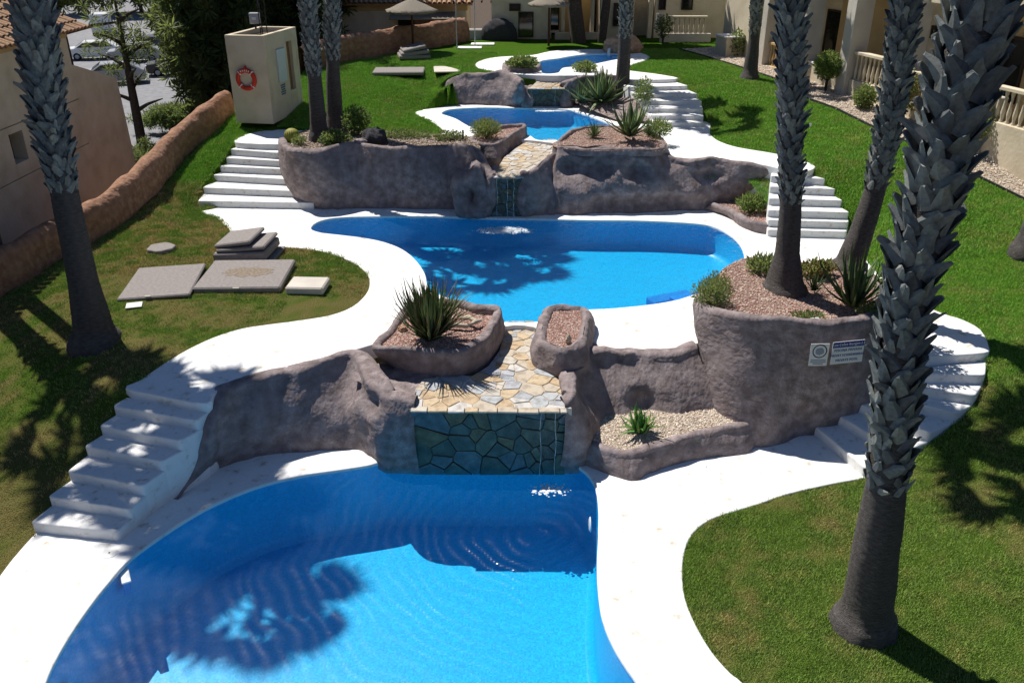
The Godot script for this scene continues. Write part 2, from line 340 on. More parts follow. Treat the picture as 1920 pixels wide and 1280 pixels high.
func grid_mesh(rows: Array, close_u := false, colors := PackedColorArray()) -> ArrayMesh:
	var nu := rows.size()
	var nv: int = rows[0].size()
	var vs := PackedVector3Array()
	var ns := PackedVector3Array()
	var ix := PackedInt32Array()
	for i in nu:
		vs.append_array(rows[i])
	for i in nu:
		for j in nv:
			var a: Vector3 = rows[(i + nu - 1) % nu][j] if (close_u or i > 0) else rows[i][j]
			var b: Vector3 = rows[(i + 1) % nu][j] if (close_u or i < nu - 1) else rows[i][j]
			var c: Vector3 = rows[i][maxi(j - 1, 0)]
			var d: Vector3 = rows[i][mini(j + 1, nv - 1)]
			ns.append((b - a).cross(d - c).normalized())
	var last := nu if close_u else nu - 1
	for i in last:
		var k := (i + 1) % nu
		for j in nv - 1:
			var p := i * nv + j
			var q := k * nv + j
			ix.append_array(PackedInt32Array([p, p + 1, q, q, p + 1, q + 1]))
	var ar := []
	ar.resize(Mesh.ARRAY_MAX)
	ar[Mesh.ARRAY_VERTEX] = vs
	ar[Mesh.ARRAY_NORMAL] = ns
	ar[Mesh.ARRAY_INDEX] = ix
	if colors.size():
		ar[Mesh.ARRAY_COLOR] = colors
	var m := ArrayMesh.new()
	m.add_surface_from_arrays(Mesh.PRIMITIVE_TRIANGLES, ar)
	return m


# box with chamfered edges, centred at c, size s, turned by basis
func bevel_box(st: SurfaceTool, c: Vector3, s: Vector3, bev := 0.01, basis := Basis()) -> void:
	var h := s * 0.5
	var b := minf(bev, minf(h.x, minf(h.y, h.z)) * 0.9)
	st.set_smooth_group(-1)
	# face corners: for each axis and sign, the face shrunk by b
	for ax in 3:
		var u := (ax + 1) % 3
		var v := (ax + 2) % 3
		for sg in [-1.0, 1.0]:
			var q := []
			for k in [[-1, -1], [1, -1], [1, 1], [-1, 1]]:
				var p := Vector3.ZERO
				p[ax] = h[ax] * sg
				p[u] = (h[u] - b) * k[0]
				p[v] = (h[v] - b) * k[1]
				q.append(c + basis * p)
			if sg > 0:
				quad(st, q[0], q[3], q[2], q[1])
			else:
				quad(st, q[0], q[1], q[2], q[3])
		# edges along axis ax
		for su in [-1.0, 1.0]:
			for sv in [-1.0, 1.0]:
				var e := []
				for sa in [-1.0, 1.0]:
					var p1 := Vector3.ZERO
					p1[ax] = (h[ax] - b) * sa
					p1[u] = h[u] * su
					p1[v] = (h[v] - b) * sv
					var p2 := Vector3.ZERO
					p2[ax] = (h[ax] - b) * sa
					p2[u] = (h[u] - b) * su
					p2[v] = h[v] * sv
					e.append(c + basis * p1)
					e.append(c + basis * p2)
				if su * sv > 0:
					quad(st, e[0], e[2], e[3], e[1])
				else:
					quad(st, e[0], e[1], e[3], e[2])
	for sx in [-1.0, 1.0]:
		for sy in [-1.0, 1.0]:
			for sz in [-1.0, 1.0]:
				var a := c + basis * Vector3(h.x * sx, (h.y - b) * sy, (h.z - b) * sz)
				var d := c + basis * Vector3((h.x - b) * sx, h.y * sy, (h.z - b) * sz)
				var f := c + basis * Vector3((h.x - b) * sx, (h.y - b) * sy, h.z * sz)
				if sx * sy * sz > 0:
					tri(st, a, f, d)
				else:
					tri(st, a, d, f)


func box_mesh(s: Vector3, bev := 0.01, at := Vector3.ZERO, basis := Basis()) -> ArrayMesh:
	var st := new_st()
	bevel_box(st, at, s, bev, basis)
	return done(st)


func tube(st: SurfaceTool, path: Array, radii: Array, sides := 8, caps := true) -> void:
	var rings := []
	var n := path.size()
	for i in n:
		var t: Vector3 = (path[mini(i + 1, n - 1)] - path[maxi(i - 1, 0)]).normalized()
		var x := t.cross(Vector3.RIGHT if absf(t.x) < 0.8 else Vector3.UP).normalized()
		var y := t.cross(x)
		var r := PackedVector3Array()
		for k in sides:
			var a := TAU * k / sides
			r.append(path[i] + (x * cos(a) + y * sin(a)) * radii[i])
		rings.append(r)
	st.set_smooth_group(1)
	for i in n - 1:
		for k in sides:
			var m := (k + 1) % sides
			quad(st, rings[i][k], rings[i + 1][k], rings[i + 1][m], rings[i][m])
	if caps:
		st.set_smooth_group(-1)
		for k in range(1, sides - 1):
			tri(st, rings[0][0], rings[0][k], rings[0][k + 1])
			tri(st, rings[n - 1][0], rings[n - 1][k + 1], rings[n - 1][k])


func lathe(profile: Array, sides := 16) -> ArrayMesh:
	var rows := []
	for k in sides:
		var a := TAU * k / sides
		var r := PackedVector3Array()
		for p in profile:
			r.append(Vector3(cos(a) * p.x, p.y, sin(a) * p.x))
		rows.append(r)
	return grid_mesh(rows, true)


# extruded plan shape with a small chamfer on its upper edge
func prism(p: PackedVector2Array, y0: float, y1: float, ch := 0.01) -> ArrayMesh:
	var st := new_st()
	st.set_smooth_group(-1)
	var q := Geometry2D.offset_polygon(p, -ch)
	var up: PackedVector2Array = shifted(p, -ch)
	flat_poly(st, up, y1)
	flat_poly(st, p, y0, false)
	ring_side(st, p, y0, p, y1 - ch)
	ring_side(st, p, y1 - ch, up, y1)
	return done(st)


# a lumpy solid: sphere pushed out by noise
func boulder(size: Vector3, rough: float, freq: float, sd: int, flat_base := true, dents := []) -> ArrayMesh:
	var rows := []
	var off := Vector3(sd * 7.3, sd * 3.1, sd * 5.7)
	for i in 28:
		var r := PackedVector3Array()
		for j in 17:
			var th := PI * j / 16.0
			var ph := TAU * i / 28.0
			var d := Vector3(sin(th) * cos(ph), cos(th), sin(th) * sin(ph))
			var k := 1.0 + rough * lumps.get_noise_3dv(d * freq + off)
			var p := d * k * size
			for e in dents:
				var f: float = clampf(1.0 - p.distance_to(e[0]) / float(e[1]), 0.0, 1.0)
				p -= d * float(e[2]) * f * f * (3.0 - 2.0 * f)
			if flat_base and p.y < -size.y * 0.55:
				p.y = -size.y * 0.55
			r.append(p)
		rows.append(r)
	return grid_mesh(rows, true)


# gunite wall: stations of (foot x y z, rim x y z); the front is on the right-hand side of the walk
func ribbon(a: Array, closed: bool, sub: int, o: Dictionary) -> ArrayMesh:
	var n := a.size() / 6
	var feet := []
	var tops := []
	for i in n:
		feet.append(Vector3(a[i * 6], a[i * 6 + 1], a[i * 6 + 2]))
		tops.append(Vector3(a[i * 6 + 3], a[i * 6 + 4], a[i * 6 + 5]))
	var fs := []
	var ts := []
	var last := n if closed else n - 1
	for i in last:
		for k in sub:
			var t := float(k) / sub
			var i0 := (i + n - 1) % n if closed else maxi(i - 1, 0)
			var i2 := (i + 1) % n
			var i3 := (i + 2) % n if closed else mini(i + 2, n - 1)
			fs.append(cr(feet[i0], feet[i], feet[i2], feet[i3], t))
			ts.append(cr(tops[i0], tops[i], tops[i2], tops[i3], t))
	if not closed:
		fs.append(feet[n - 1])
		ts.append(tops[n - 1])
	var c := fs.size()
	var width: float = o.get("width", 0.3)
	var rim: float = o.get("rim", 0.08)
	var bulge: float = o.get("bulge", 0.06)
	var amp: float = o.get("amp", 0.06)
	var freq: float = o.get("freq", 0.9)
	var skirt: float = o.get("skirt", 0.3)
	var back: float = o.get("back", 0.4)
	var wob: float = o.get("wobble", 0.03)
	var dents: Array = o.get("dents", [])
	var nf: int = o.get("rows", 14)
	var rows := []
	var foot_out := PackedVector2Array()
	for i in c:
		var ia := (i + c - 1) % c if closed else maxi(i - 1, 0)
		var ib := (i + 1) % c if closed else mini(i + 1, c - 1)
		var tg: Vector3 = (ts[ib] + fs[ib]) - (ts[ia] + fs[ia])
		tg.y = 0.0
		tg = tg.normalized()
		var nn := Vector3(-tg.z, 0, tg.x)
		var b: Vector3 = fs[i]
		var t: Vector3 = ts[i]
		t.y += wob * lumps.get_noise_3dv(t * 1.7)
		var r := PackedVector3Array()
		r.append(b - Vector3(0, skirt, 0))
		for k in nf:
			var v := float(k) / (nf - 1)
			var p := b.lerp(t - Vector3(0, rim, 0), v)
			p += nn * bulge * sin(PI * v)
			r.append(p)
		for k in range(1, 4):
			var an := k * PI / 6.0
			r.append(t + Vector3(0, -rim + rim * sin(an), 0) - nn * rim * (1.0 - cos(an)))
		var tw := width
		r.append(t - nn * (tw * 0.5))
		r.append(t - nn * (tw - rim))
		r.append(t - nn * (tw - rim * 0.3) - Vector3(0, rim * 0.3, 0))
		r.append(t - nn * tw - Vector3(0, rim, 0))
		r.append(t - nn * tw - Vector3(0, back, 0))
		for k in r.size():
			var p := r[k]
			var m := 1.0
			if k >= nf + 5:
				m = 0.35
			if not closed:
				var away := minf(i, c - 1 - i) / (2.5 * sub)
				m *= clampf(away, 0.12, 1.0)
			var dn := lumps.get_noise_3dv(p * freq) * amp + fine.get_noise_3dv(p * freq * 4.0) * amp * 0.16
			p += nn * dn * m
			if k >= nf:
				p.y += lumps.get_noise_3dv(p * freq * 1.3 + Vector3(40, 0, 0)) * amp * 0.5 * m
			for e in dents:
				var ec: Vector3 = e[0]
				var q := (p - ec) / Vector3(e[1], e[2], 1.2)
				var f := clampf(1.0 - q.length(), 0.0, 1.0)
				p -= nn * float(e[3]) * f * f * (3.0 - 2.0 * f) * (1.0 if k < nf + 2 else 0.0)
			r[k] = p
		rows.append(r)
		foot_out.append(Vector2(b.x, b.z))
	o["foot"] = foot_out
	o["rim_inner"] = rows.map(func(r): return Vector2(r[nf + 6].x, r[nf + 6].z))
	return grid_mesh(rows, closed)


# ------------------------------------------------------------------ the slope of the garden
func solve_hill() -> void:
	var n := HILLS.size() / 3
	var y := PackedFloat64Array()
	for i in n:
		hill_p.append(Vector2(HILLS[i * 3], HILLS[i * 3 + 2]))
		y.append(HILLS[i * 3 + 1])
		hill_c += HILLS[i * 3 + 1]
	hill_c /= n
	var a := []
	for i in n:
		var row := PackedFloat64Array()
		for j in n:
			row.append(sqrt(hill_p[i].distance_squared_to(hill_p[j]) + 0.09))
		row[i] += -0.02
		row.append(y[i] - hill_c)
		a.append(row)
	for k in n:
		var best := k
		for i in range(k + 1, n):
			if absf(a[i][k]) > absf(a[best][k]):
				best = i
		var sw = a[k]
		a[k] = a[best]
		a[best] = sw
		var pk: PackedFloat64Array = a[k]
		for i in range(k + 1, n):
			var pi: PackedFloat64Array = a[i]
			var f := pi[k] / pk[k]
			if f != 0.0:
				for j in range(k, n + 1):
					pi[j] -= f * pk[j]
				a[i] = pi
	hill_w.resize(n)
	for k in range(n - 1, -1, -1):
		var s: float = a[k][n]
		for j in range(k + 1, n):
			s -= a[k][j] * hill_w[j]
		hill_w[k] = s / a[k][k]


func hill(x: float, z: float) -> float:
	var s := hill_c
	for i in hill_w.size():
		var dx := hill_p[i].x - x
		var dz := hill_p[i].y - z
		s += hill_w[i] * sqrt(dx * dx + dz * dz + 0.09)
	return clampf(s, -0.3, 3.9)


func on_hill(x: float, z: float, up := 0.0) -> Vector3:
	return Vector3(x, hill(x, z) + up, z)


# ------------------------------------------------------------------ materials
func lin(r: float, g: float, b: float) -> Color:
	return Color(r, g, b).linear_to_srgb()


func ntex(freq: float, ramp: Array, sd: int, size := 512, octaves := 4, kind := FastNoiseLite.TYPE_SIMPLEX_SMOOTH) -> NoiseTexture2D:
	var n := FastNoiseLite.new()
	n.seed = sd
	n.noise_type = kind
	n.frequency = freq
	n.fractal_octaves = octaves
	var t := NoiseTexture2D.new()
	t.width = size
	t.height = size
	t.seamless = true
	t.noise = n
	if ramp.size():
		var g := Gradient.new()
		g.offsets = PackedFloat32Array()
		g.colors = PackedColorArray()
		for e in ramp:
			g.add_point(e[0], e[1])
		while g.get_point_count() > ramp.size():
			g.remove_point(0)
		t.color_ramp = g
	return t


func mat(called: String, color: Color, rough: float, tex: Texture2D = null, tri := 1.0, bump: Texture2D = null, bump_cm := 0.0) -> StandardMaterial3D:
	var m := StandardMaterial3D.new()
	m.resource_name = called
	m.albedo_color = color
	m.roughness = rough
	m.metallic_specular = 0.35
	if tex or bump:
		m.uv1_triplanar = true
		m.uv1_world_triplanar = true
		m.uv1_scale = Vector3.ONE * tri
	if tex:
		m.albedo_texture = tex
	if bump:
		m.heightmap_enabled = true
		m.heightmap_texture = bump
		m.heightmap_scale = bump_cm
	M[called] = m
	return m


func tinted(called: String, color: Color, rough := 0.7) -> StandardMaterial3D:
	return mat(called, color, rough)


func make_materials() -> void:
	var grain := ntex(0.06, [], 3, 512, 5)
	var coarse := ntex(0.012, [], 4, 512, 5)
	var blotch := ntex(0.012, [[0.0, lin(0.42, 0.36, 0.28)], [0.14, lin(0.58, 0.53, 0.46)], [0.26, lin(0.72, 0.705, 0.68)], [0.4, lin(0.78, 0.775, 0.76)], [1.0, lin(0.80, 0.795, 0.785)]], 21, 1024, 6)
	var plaster := mat("white_plaster", Color.WHITE, 0.72, blotch, 0.22, grain, 0.35)
	plaster.detail_enabled = true
	plaster.detail_albedo = ntex(0.11, [[0.0, Color(0.93, 0.925, 0.91)], [0.35, Color(0.99, 0.99, 0.99)], [1.0, Color(1, 1, 1)]], 77, 512, 5)
	plaster.detail_blend_mode = BaseMaterial3D.BLEND_MODE_MUL
	plaster.uv2_triplanar = true
	plaster.uv2_world_triplanar = true
	plaster.uv2_scale = Vector3.ONE * 0.9
	var step := mat("step_plaster", Color(0.97, 0.97, 0.97), 0.75, blotch, 0.4, grain, 0.35)
	step.resource_name = "step_plaster"
	var rock := mat("gunite", Color.WHITE, 0.93, ntex(0.010, [[0.0, lin(0.13, 0.10, 0.095)], [0.35, lin(0.205, 0.168, 0.163)], [0.6, lin(0.275, 0.23, 0.228)], [1.0, lin(0.40, 0.345, 0.345)]], 31, 1024, 6), 0.35, ntex(0.05, [], 32, 512, 6), 2.0)
	rock.detail_enabled = true
	rock.detail_albedo = ntex(0.16, [[0.0, Color(0.74, 0.72, 0.70)], [0.4, Color(0.96, 0.95, 0.95)], [1.0, Color(1, 1, 1)]], 78, 512, 5)
	rock.detail_blend_mode = BaseMaterial3D.BLEND_MODE_MUL
	rock.uv2_triplanar = true
	rock.uv2_world_triplanar = true
	rock.uv2_scale = Vector3.ONE * 1.1
	mat("wet_gunite", Color.WHITE, 0.5, ntex(0.012, [[0.0, lin(0.075, 0.085, 0.105)], [0.5, lin(0.13, 0.145, 0.165)], [1.0, lin(0.20, 0.20, 0.215)]], 35, 512, 6), 0.4, M.gunite.heightmap_texture, 1.2)
	mat("terracotta_render", Color.WHITE, 0.95, ntex(0.012, [[0.0, lin(0.17, 0.085, 0.052)], [0.45, lin(0.26, 0.14, 0.088)], [0.7, lin(0.32, 0.185, 0.12)], [1.0, lin(0.40, 0.26, 0.175)]], 41, 1024, 6), 0.35, ntex(0.035, [], 42, 512, 6), 4.0)
	# flagstones: several stones, and mortar
	var stone_bump := ntex(0.03, [], 52, 512, 6)
	var tones := [[0.44, 0.38, 0.30], [0.47, 0.43, 0.37], [0.38, 0.395, 0.405], [0.44, 0.33, 0.21], [0.50, 0.48, 0.45], [0.36, 0.37, 0.39], [0.47, 0.37, 0.245]]
	for i in tones.size():
		var c: Array = tones[i]
		var dk := lin(c[0] * 0.62, c[1] * 0.58, c[2] * 0.55)
		mat("flagstone%d" % i, Color.WHITE, 0.75, ntex(0.014, [[0.0, dk], [0.5, lin(c[0], c[1], c[2])], [0.8, lin(c[0] * 1.1, c[1] * 1.1, c[2] * 1.1)], [1.0, lin(c[0] * 1.1, c[1] * 0.9, c[2] * 0.62)]], 60 + i, 256, 5), 1.1, stone_bump, 0.6)
	var wet := [[0.10, 0.115, 0.085], [0.075, 0.095, 0.085], [0.09, 0.12, 0.135], [0.12, 0.105, 0.06], [0.065, 0.08, 0.07]]
	for i in wet.size():
		var c: Array = wet[i]
		mat("wetstone%d" % i, Color.WHITE, 0.38, ntex(0.016, [[0.0, lin(c[0] * 0.55, c[1] * 0.6, c[2] * 0.6)], [0.55, lin(c[0], c[1], c[2])], [1.0, lin(c[0] * 1.5, c[1] * 1.5, c[2] * 1.45)]], 70 + i, 256, 5), 0.9, stone_bump, 0.8)
	mat("mortar", Color.WHITE, 0.9, ntex(0.02, [[0.0, lin(0.42, 0.30, 0.18)], [0.5, lin(0.50, 0.42, 0.32)], [1.0, lin(0.56, 0.52, 0.45)]], 58, 256), 0.8, grain, 0.3)
	mat("wet_mortar", Color.WHITE, 0.6, ntex(0.02, [[0.0, lin(0.06, 0.075, 0.06)], [1.0, lin(0.15, 0.16, 0.13)]], 59, 256), 0.8, grain, 0.3)
	# pool mosaic: 2.5 cm glass tiles of mixed blues
	mosaic("pool_mosaic", Vector3(0.004, 0.37, 0.70), 5)
	mosaic("pool_mosaic_dark", Vector3(0.010, 0.20, 0.60), 6)
	var w := StandardMaterial3D.new()
	w.resource_name = "pool_water"
	w.albedo_color = Color(lin(0.0, 0.26, 0.60), 0.03)
	w.transparency = BaseMaterial3D.TRANSPARENCY_ALPHA
	w.roughness = 0.19
	w.metallic_specular = 0.38
	M.water = w
	var fm := mat("foam", lin(0.82, 0.86, 0.88), 0.35)
	fm.backlight_enabled = true
	fm.backlight = Color(0.4, 0.45, 0.5)
	var th := StandardMaterial3D.new()
	th.resource_name = "falling_water"
	th.albedo_color = Color(0.85, 0.92, 0.95, 0.45)
	th.transparency = BaseMaterial3D.TRANSPARENCY_ALPHA
	th.roughness = 0.08
	M.thread = th
	# ground
	var turf := mat("turf", Color.WHITE, 1.0, ntex(0.09, [[0.0, lin(0.22, 0.22, 0.18)], [0.45, lin(0.50, 0.50, 0.46)], [1.0, lin(0.8, 0.8, 0.78)]], 81, 1024, 6), 0.5, ntex(0.12, [], 82, 512, 5), 3.0)
	turf.vertex_color_use_as_albedo = true
	turf.metallic_specular = 0.1
	var blade := mat("grass_blade", Color.WHITE, 0.75)
	blade.vertex_color_use_as_albedo = true
	blade.backlight_enabled = true
	blade.backlight = Color(0.45, 0.5, 0.25)
	var peb := mat("pebbles", Color.WHITE, 0.85)
	peb.vertex_color_use_as_albedo = true
	mat("white_gravel", Color.WHITE, 0.95, ntex(0.12, [[0.0, lin(0.22, 0.175, 0.135)], [0.4, lin(0.50, 0.42, 0.33)], [1.0, lin(0.68, 0.60, 0.50)]], 91, 512, 4, FastNoiseLite.TYPE_CELLULAR), 1.2, ntex(0.12, [], 92, 512, 3, FastNoiseLite.TYPE_CELLULAR), 3.0)
	mat("red_gravel", Color.WHITE, 0.95, ntex(0.12, [[0.0, lin(0.17, 0.09, 0.07)], [0.4, lin(0.35, 0.21, 0.17)], [1.0, lin(0.50, 0.36, 0.30)]], 93, 512, 4, FastNoiseLite.TYPE_CELLULAR), 1.2, ntex(0.12, [], 92, 512, 3, FastNoiseLite.TYPE_CELLULAR), 3.0)
	mat("soil", Color.WHITE, 1.0, ntex(0.05, [[0.0, lin(0.05, 0.035, 0.025)], [1.0, lin(0.16, 0.12, 0.09)]], 95, 256), 0.8, grain, 3.0)
	mat("asphalt", Color.WHITE, 0.9, ntex(0.02, [[0.0, lin(0.17, 0.17, 0.18)], [1.0, lin(0.26, 0.26, 0.27)]], 96, 512), 0.15)
	# walls
	mat("cream_render", Color.WHITE, 0.92, ntex(0.008, [[0.0, lin(0.48, 0.41, 0.29)], [0.5, lin(0.58, 0.505, 0.375)], [1.0, lin(0.63, 0.555, 0.43)]], 101, 512, 6), 0.25, grain, 0.5)
	mat("ochre_render", Color.WHITE, 0.92, ntex(0.008, [[0.0, lin(0.42, 0.29, 0.14)], [1.0, lin(0.52, 0.38, 0.20)]], 102, 512, 6), 0.25, grain, 0.5)
	mat("pale_render", Color.WHITE, 0.92, ntex(0.008, [[0.0, lin(0.46, 0.42, 0.37)], [1.0, lin(0.60, 0.56, 0.49)]], 103, 512, 6), 0.25, grain, 0.5)
	mat("roof_tile", Color.WHITE, 0.9, ntex(0.03, [[0.0, lin(0.22, 0.12, 0.07)], [0.5, lin(0.36, 0.22, 0.13)], [1.0, lin(0.46, 0.34, 0.23)]], 105, 512, 5), 0.8)
	mat("concrete", Color.WHITE, 0.9, ntex(0.03, [[0.0, lin(0.19, 0.17, 0.16)], [0.5, lin(0.235, 0.21, 0.198)], [1.0, lin(0.27, 0.245, 0.232)]], 106, 512, 6), 0.7, grain, 0.3)
	mat("stained_concrete", Color.WHITE, 0.95, ntex(0.03, [[0.0, lin(0.14, 0.11, 0.08)], [1.0, lin(0.30, 0.25, 0.20)]], 107, 256, 6), 1.5, grain, 0.3)
	# plants and trunks
	mat("palm_bark", Color.WHITE, 0.95, ntex(0.02, [[0.0, lin(0.055, 0.048, 0.045)], [0.5, lin(0.10, 0.09, 0.085)], [1.0, lin(0.17, 0.155, 0.145)]], 111, 512, 6), 0.9, ntex(0.06, [], 112, 512, 5), 3.0)
	M.palm_bark.uv1_scale = Vector3(0.7, 3.0, 0.7)
	for i in 4:
		var c: Array = [[0.165, 0.185, 0.182], [0.25, 0.265, 0.245], [0.115, 0.125, 0.13], [0.20, 0.22, 0.212]][i]
		mat("boot%d" % i, Color.WHITE, 0.85, ntex(0.02, [[0.0, lin(c[0] * 0.6, c[1] * 0.58, c[2] * 0.56)], [0.5, lin(c[0], c[1], c[2])], [1.0, lin(c[0] * 1.35, c[1] * 1.35, c[2] * 1.3)]], 120 + i, 256, 5), 2.5, grain, 0.6)
	for e in [["leaf_dark", 0.035, 0.06, 0.022], ["leaf_mid", 0.07, 0.125, 0.03], ["leaf_light", 0.13, 0.19, 0.045], ["leaf_olive", 0.12, 0.125, 0.05], ["agave_green", 0.10, 0.145, 0.065], ["agave_pale", 0.21, 0.25, 0.13], ["agave_grey", 0.13, 0.155, 0.12], ["yucca_green", 0.055, 0.09, 0.035], ["yucca_brown", 0.16, 0.10, 0.06], ["fresh_green", 0.10, 0.26, 0.06], ["cactus", 0.30, 0.28, 0.06], ["pine", 0.018, 0.032, 0.013], ["frond", 0.06, 0.10, 0.03], ["russet", 0.16, 0.075, 0.04]]:
		var lm := mat(e[0], lin(e[1], e[2], e[3]), 0.6)
		lm.backlight_enabled = true
		lm.backlight = Color(0.5, 0.55, 0.3)
	mat("bark", Color.WHITE, 0.95, ntex(0.03, [[0.0, lin(0.045, 0.035, 0.03)], [1.0, lin(0.12, 0.095, 0.08)]], 131, 256, 5), 1.2, grain, 2.0)
	mat("driftwood", Color.WHITE, 0.9, ntex(0.03, [[0.0, lin(0.40, 0.33, 0.24)], [1.0, lin(0.62, 0.55, 0.44)]], 132, 256, 5), 2.0, grain, 1.0)
	mat("thatch", Color.WHITE, 0.95, ntex(0.05, [[0.0, lin(0.16, 0.135, 0.105)], [1.0, lin(0.38, 0.34, 0.28)]], 133, 512, 5), 2.0, grain, 2.0)
	mat("brown_wood", lin(0.075, 0.03, 0.02), 0.6)
	mat("sandstone", Color.WHITE, 0.9, ntex(0.03, [[0.0, lin(0.33, 0.18, 0.11)], [1.0, lin(0.60, 0.41, 0.28)]], 134, 256, 5), 1.0, grain, 3.0)
	mat("lava_rock", Color.WHITE, 0.95, ntex(0.04, [[0.0, lin(0.035, 0.035, 0.04)], [1.0, lin(0.10, 0.095, 0.10)]], 135, 256, 5), 1.5, grain, 4.0)
	# small things
	tinted("white_paint", lin(0.72, 0.73, 0.72), 0.45)
	tinted("sign_white", lin(0.66, 0.67, 0.66), 0.4)
	tinted("sign_blue", lin(0.02, 0.035, 0.22), 0.4)
	tinted("print_black", lin(0.012, 0.012, 0.03), 0.5)
	tinted("print_grey", lin(0.25, 0.28, 0.33), 0.5)
	tinted("buoy_red", lin(0.55, 0.045, 0.02), 0.5)
	tinted("grey_metal", lin(0.42, 0.44, 0.47), 0.4)
	tinted("dark_metal", lin(0.03, 0.03, 0.032), 0.5)
	tinted("cabinet", lin(0.50, 0.58, 0.60), 0.5)
	tinted("blue_print", lin(0.03, 0.10, 0.22), 0.5)
	tinted("brown_panel", lin(0.20, 0.105, 0.05), 0.6)
	tinted("dark_frame", lin(0.035, 0.025, 0.018), 0.5)
	tinted("lace_white", lin(0.62, 0.60, 0.56), 0.9)
	var gl := StandardMaterial3D.new()
	gl.resource_name = "dark_glass"
	gl.albedo_color = lin(0.012, 0.013, 0.014)
	gl.roughness = 0.06
	M.dark_glass = gl
	tinted("tyre", lin(0.015, 0.015, 0.016), 0.8)
	for e in [["car_white", 0.70, 0.71, 0.72], ["car_blue", 0.02, 0.035, 0.10], ["car_black", 0.02, 0.02, 0.024], ["car_silver", 0.32, 0.33, 0.35]]:
		var cm := mat(e[0], lin(e[1], e[2], e[3]), 0.28)
		cm.clearcoat_enabled = true
		cm.clearcoat = 0.8
	tinted("car_red", lin(0.40, 0.05, 0.03), 0.4)


func mosaic(called: String, base: Vector3, sd: int) -> void:
	var r := RandomNumberGenerator.new()
	r.seed = sd
	var img := Image.create(1024, 1024, false, Image.FORMAT_RGB8)
	img.fill(lin(base.x + 0.02, base.y * 0.8, base.z * 0.75))
	for y in 64:
		for x in 64:
			var k := r.randf_range(0.84, 1.16)
			var gshift := r.randf_range(0.9, 1.14)
			img.fill_rect(Rect2i(x * 16, y * 16, 15, 15), lin(base.x * k, clampf(base.y * k * gshift, 0, 1), clampf(base.z * k, 0, 1)))
	var m := mat(called, Color.WHITE, 0.3, ImageTexture.create_from_image(img), 0.625)
	m.metallic_specular = 0.5


# ------------------------------------------------------------------ ground, decks, pools
func build_structure() -> void:
	var specs := [
		["lowest pool", POOL1, DECK1, 0.0, 1.25, "white plaster deck with a flowing edge round the lowest and largest pool"],
		["second pool", POOL2, DECK2, E2, 0.75, "white plaster deck round the second pool, reaching from the left lawn to the right steps"],
		["third pool", POOL3, DECK3, E3, 0.55, "white plaster deck and path round the third pool"],
		["topmost pool", POOL4, DECK4, E4, 0.55, "white plaster deck round the small topmost pool"],
	]
	for s in specs:
		var pool := smooth2(v2(s[1]), 4)
		var deck := smooth2(v2(s[2]), 3)
		var e: float = s[3]
		pools.append(pool)
		decks.append([deck, e])
		struct("pool_deck", slab(deck, pool, e, 1.1, 0.025), M.white_plaster, s[5])
		# basin
		var st := new_st()
		var wall := shifted(pool, 0.015)
		st.set_smooth_group(1)
		var depth: float = s[4]
		var fy := e - depth
		ring_side(st, wall, fy + 0.12, wall, e - 0.03)
		var cove := shifted(pool, -0.035)
		var cove2 := shifted(pool, -0.12)
		ring_side(st, cove, fy + 0.035, wall, fy + 0.12)
		ring_side(st, cove2, fy, cove, fy + 0.035)
		st.set_smooth_group(-1)
		flat_poly(st, cove2, fy)
		struct("pool_basin", done(st), M.pool_mosaic, "blue mosaic lining of the %s" % s[0])
		struct("pool_water", water(pool, e - 0.045, pools.size()), M.water, "clear water filling the %s" % s[0])
	# entry steps in the second pool
	var es := thing("pool_steps", "blue mosaic entry steps in the right end of the second pool", "steps", Vector3(3.46, E2 - 0.75, -16.3), 0.42)
	part("step", box_mesh(Vector3(1.0, 0.62, 0.36), 0.02, Vector3(-0.12, 0.31, -0.1)), M.pool_mosaic_dark, es)
	part("step", box_mesh(Vector3(0.8, 0.728, 0.34), 0.02, Vector3(0.1, 0.364, 0.252)), M.pool_mosaic_dark, es)
	mark_zones()
	lawn()
	# ground far below the terraces
	var g := new_st()
	g.set_smooth_group(-1)
	quad(g, Vector3(-400, -2.2, 60), Vector3(-400, -2.2, -700), Vector3(400, -2.2, -700), Vector3(400, -2.2, 60))
	struct("ground", done(g), M.soil, "bare ground below and around the garden terraces")


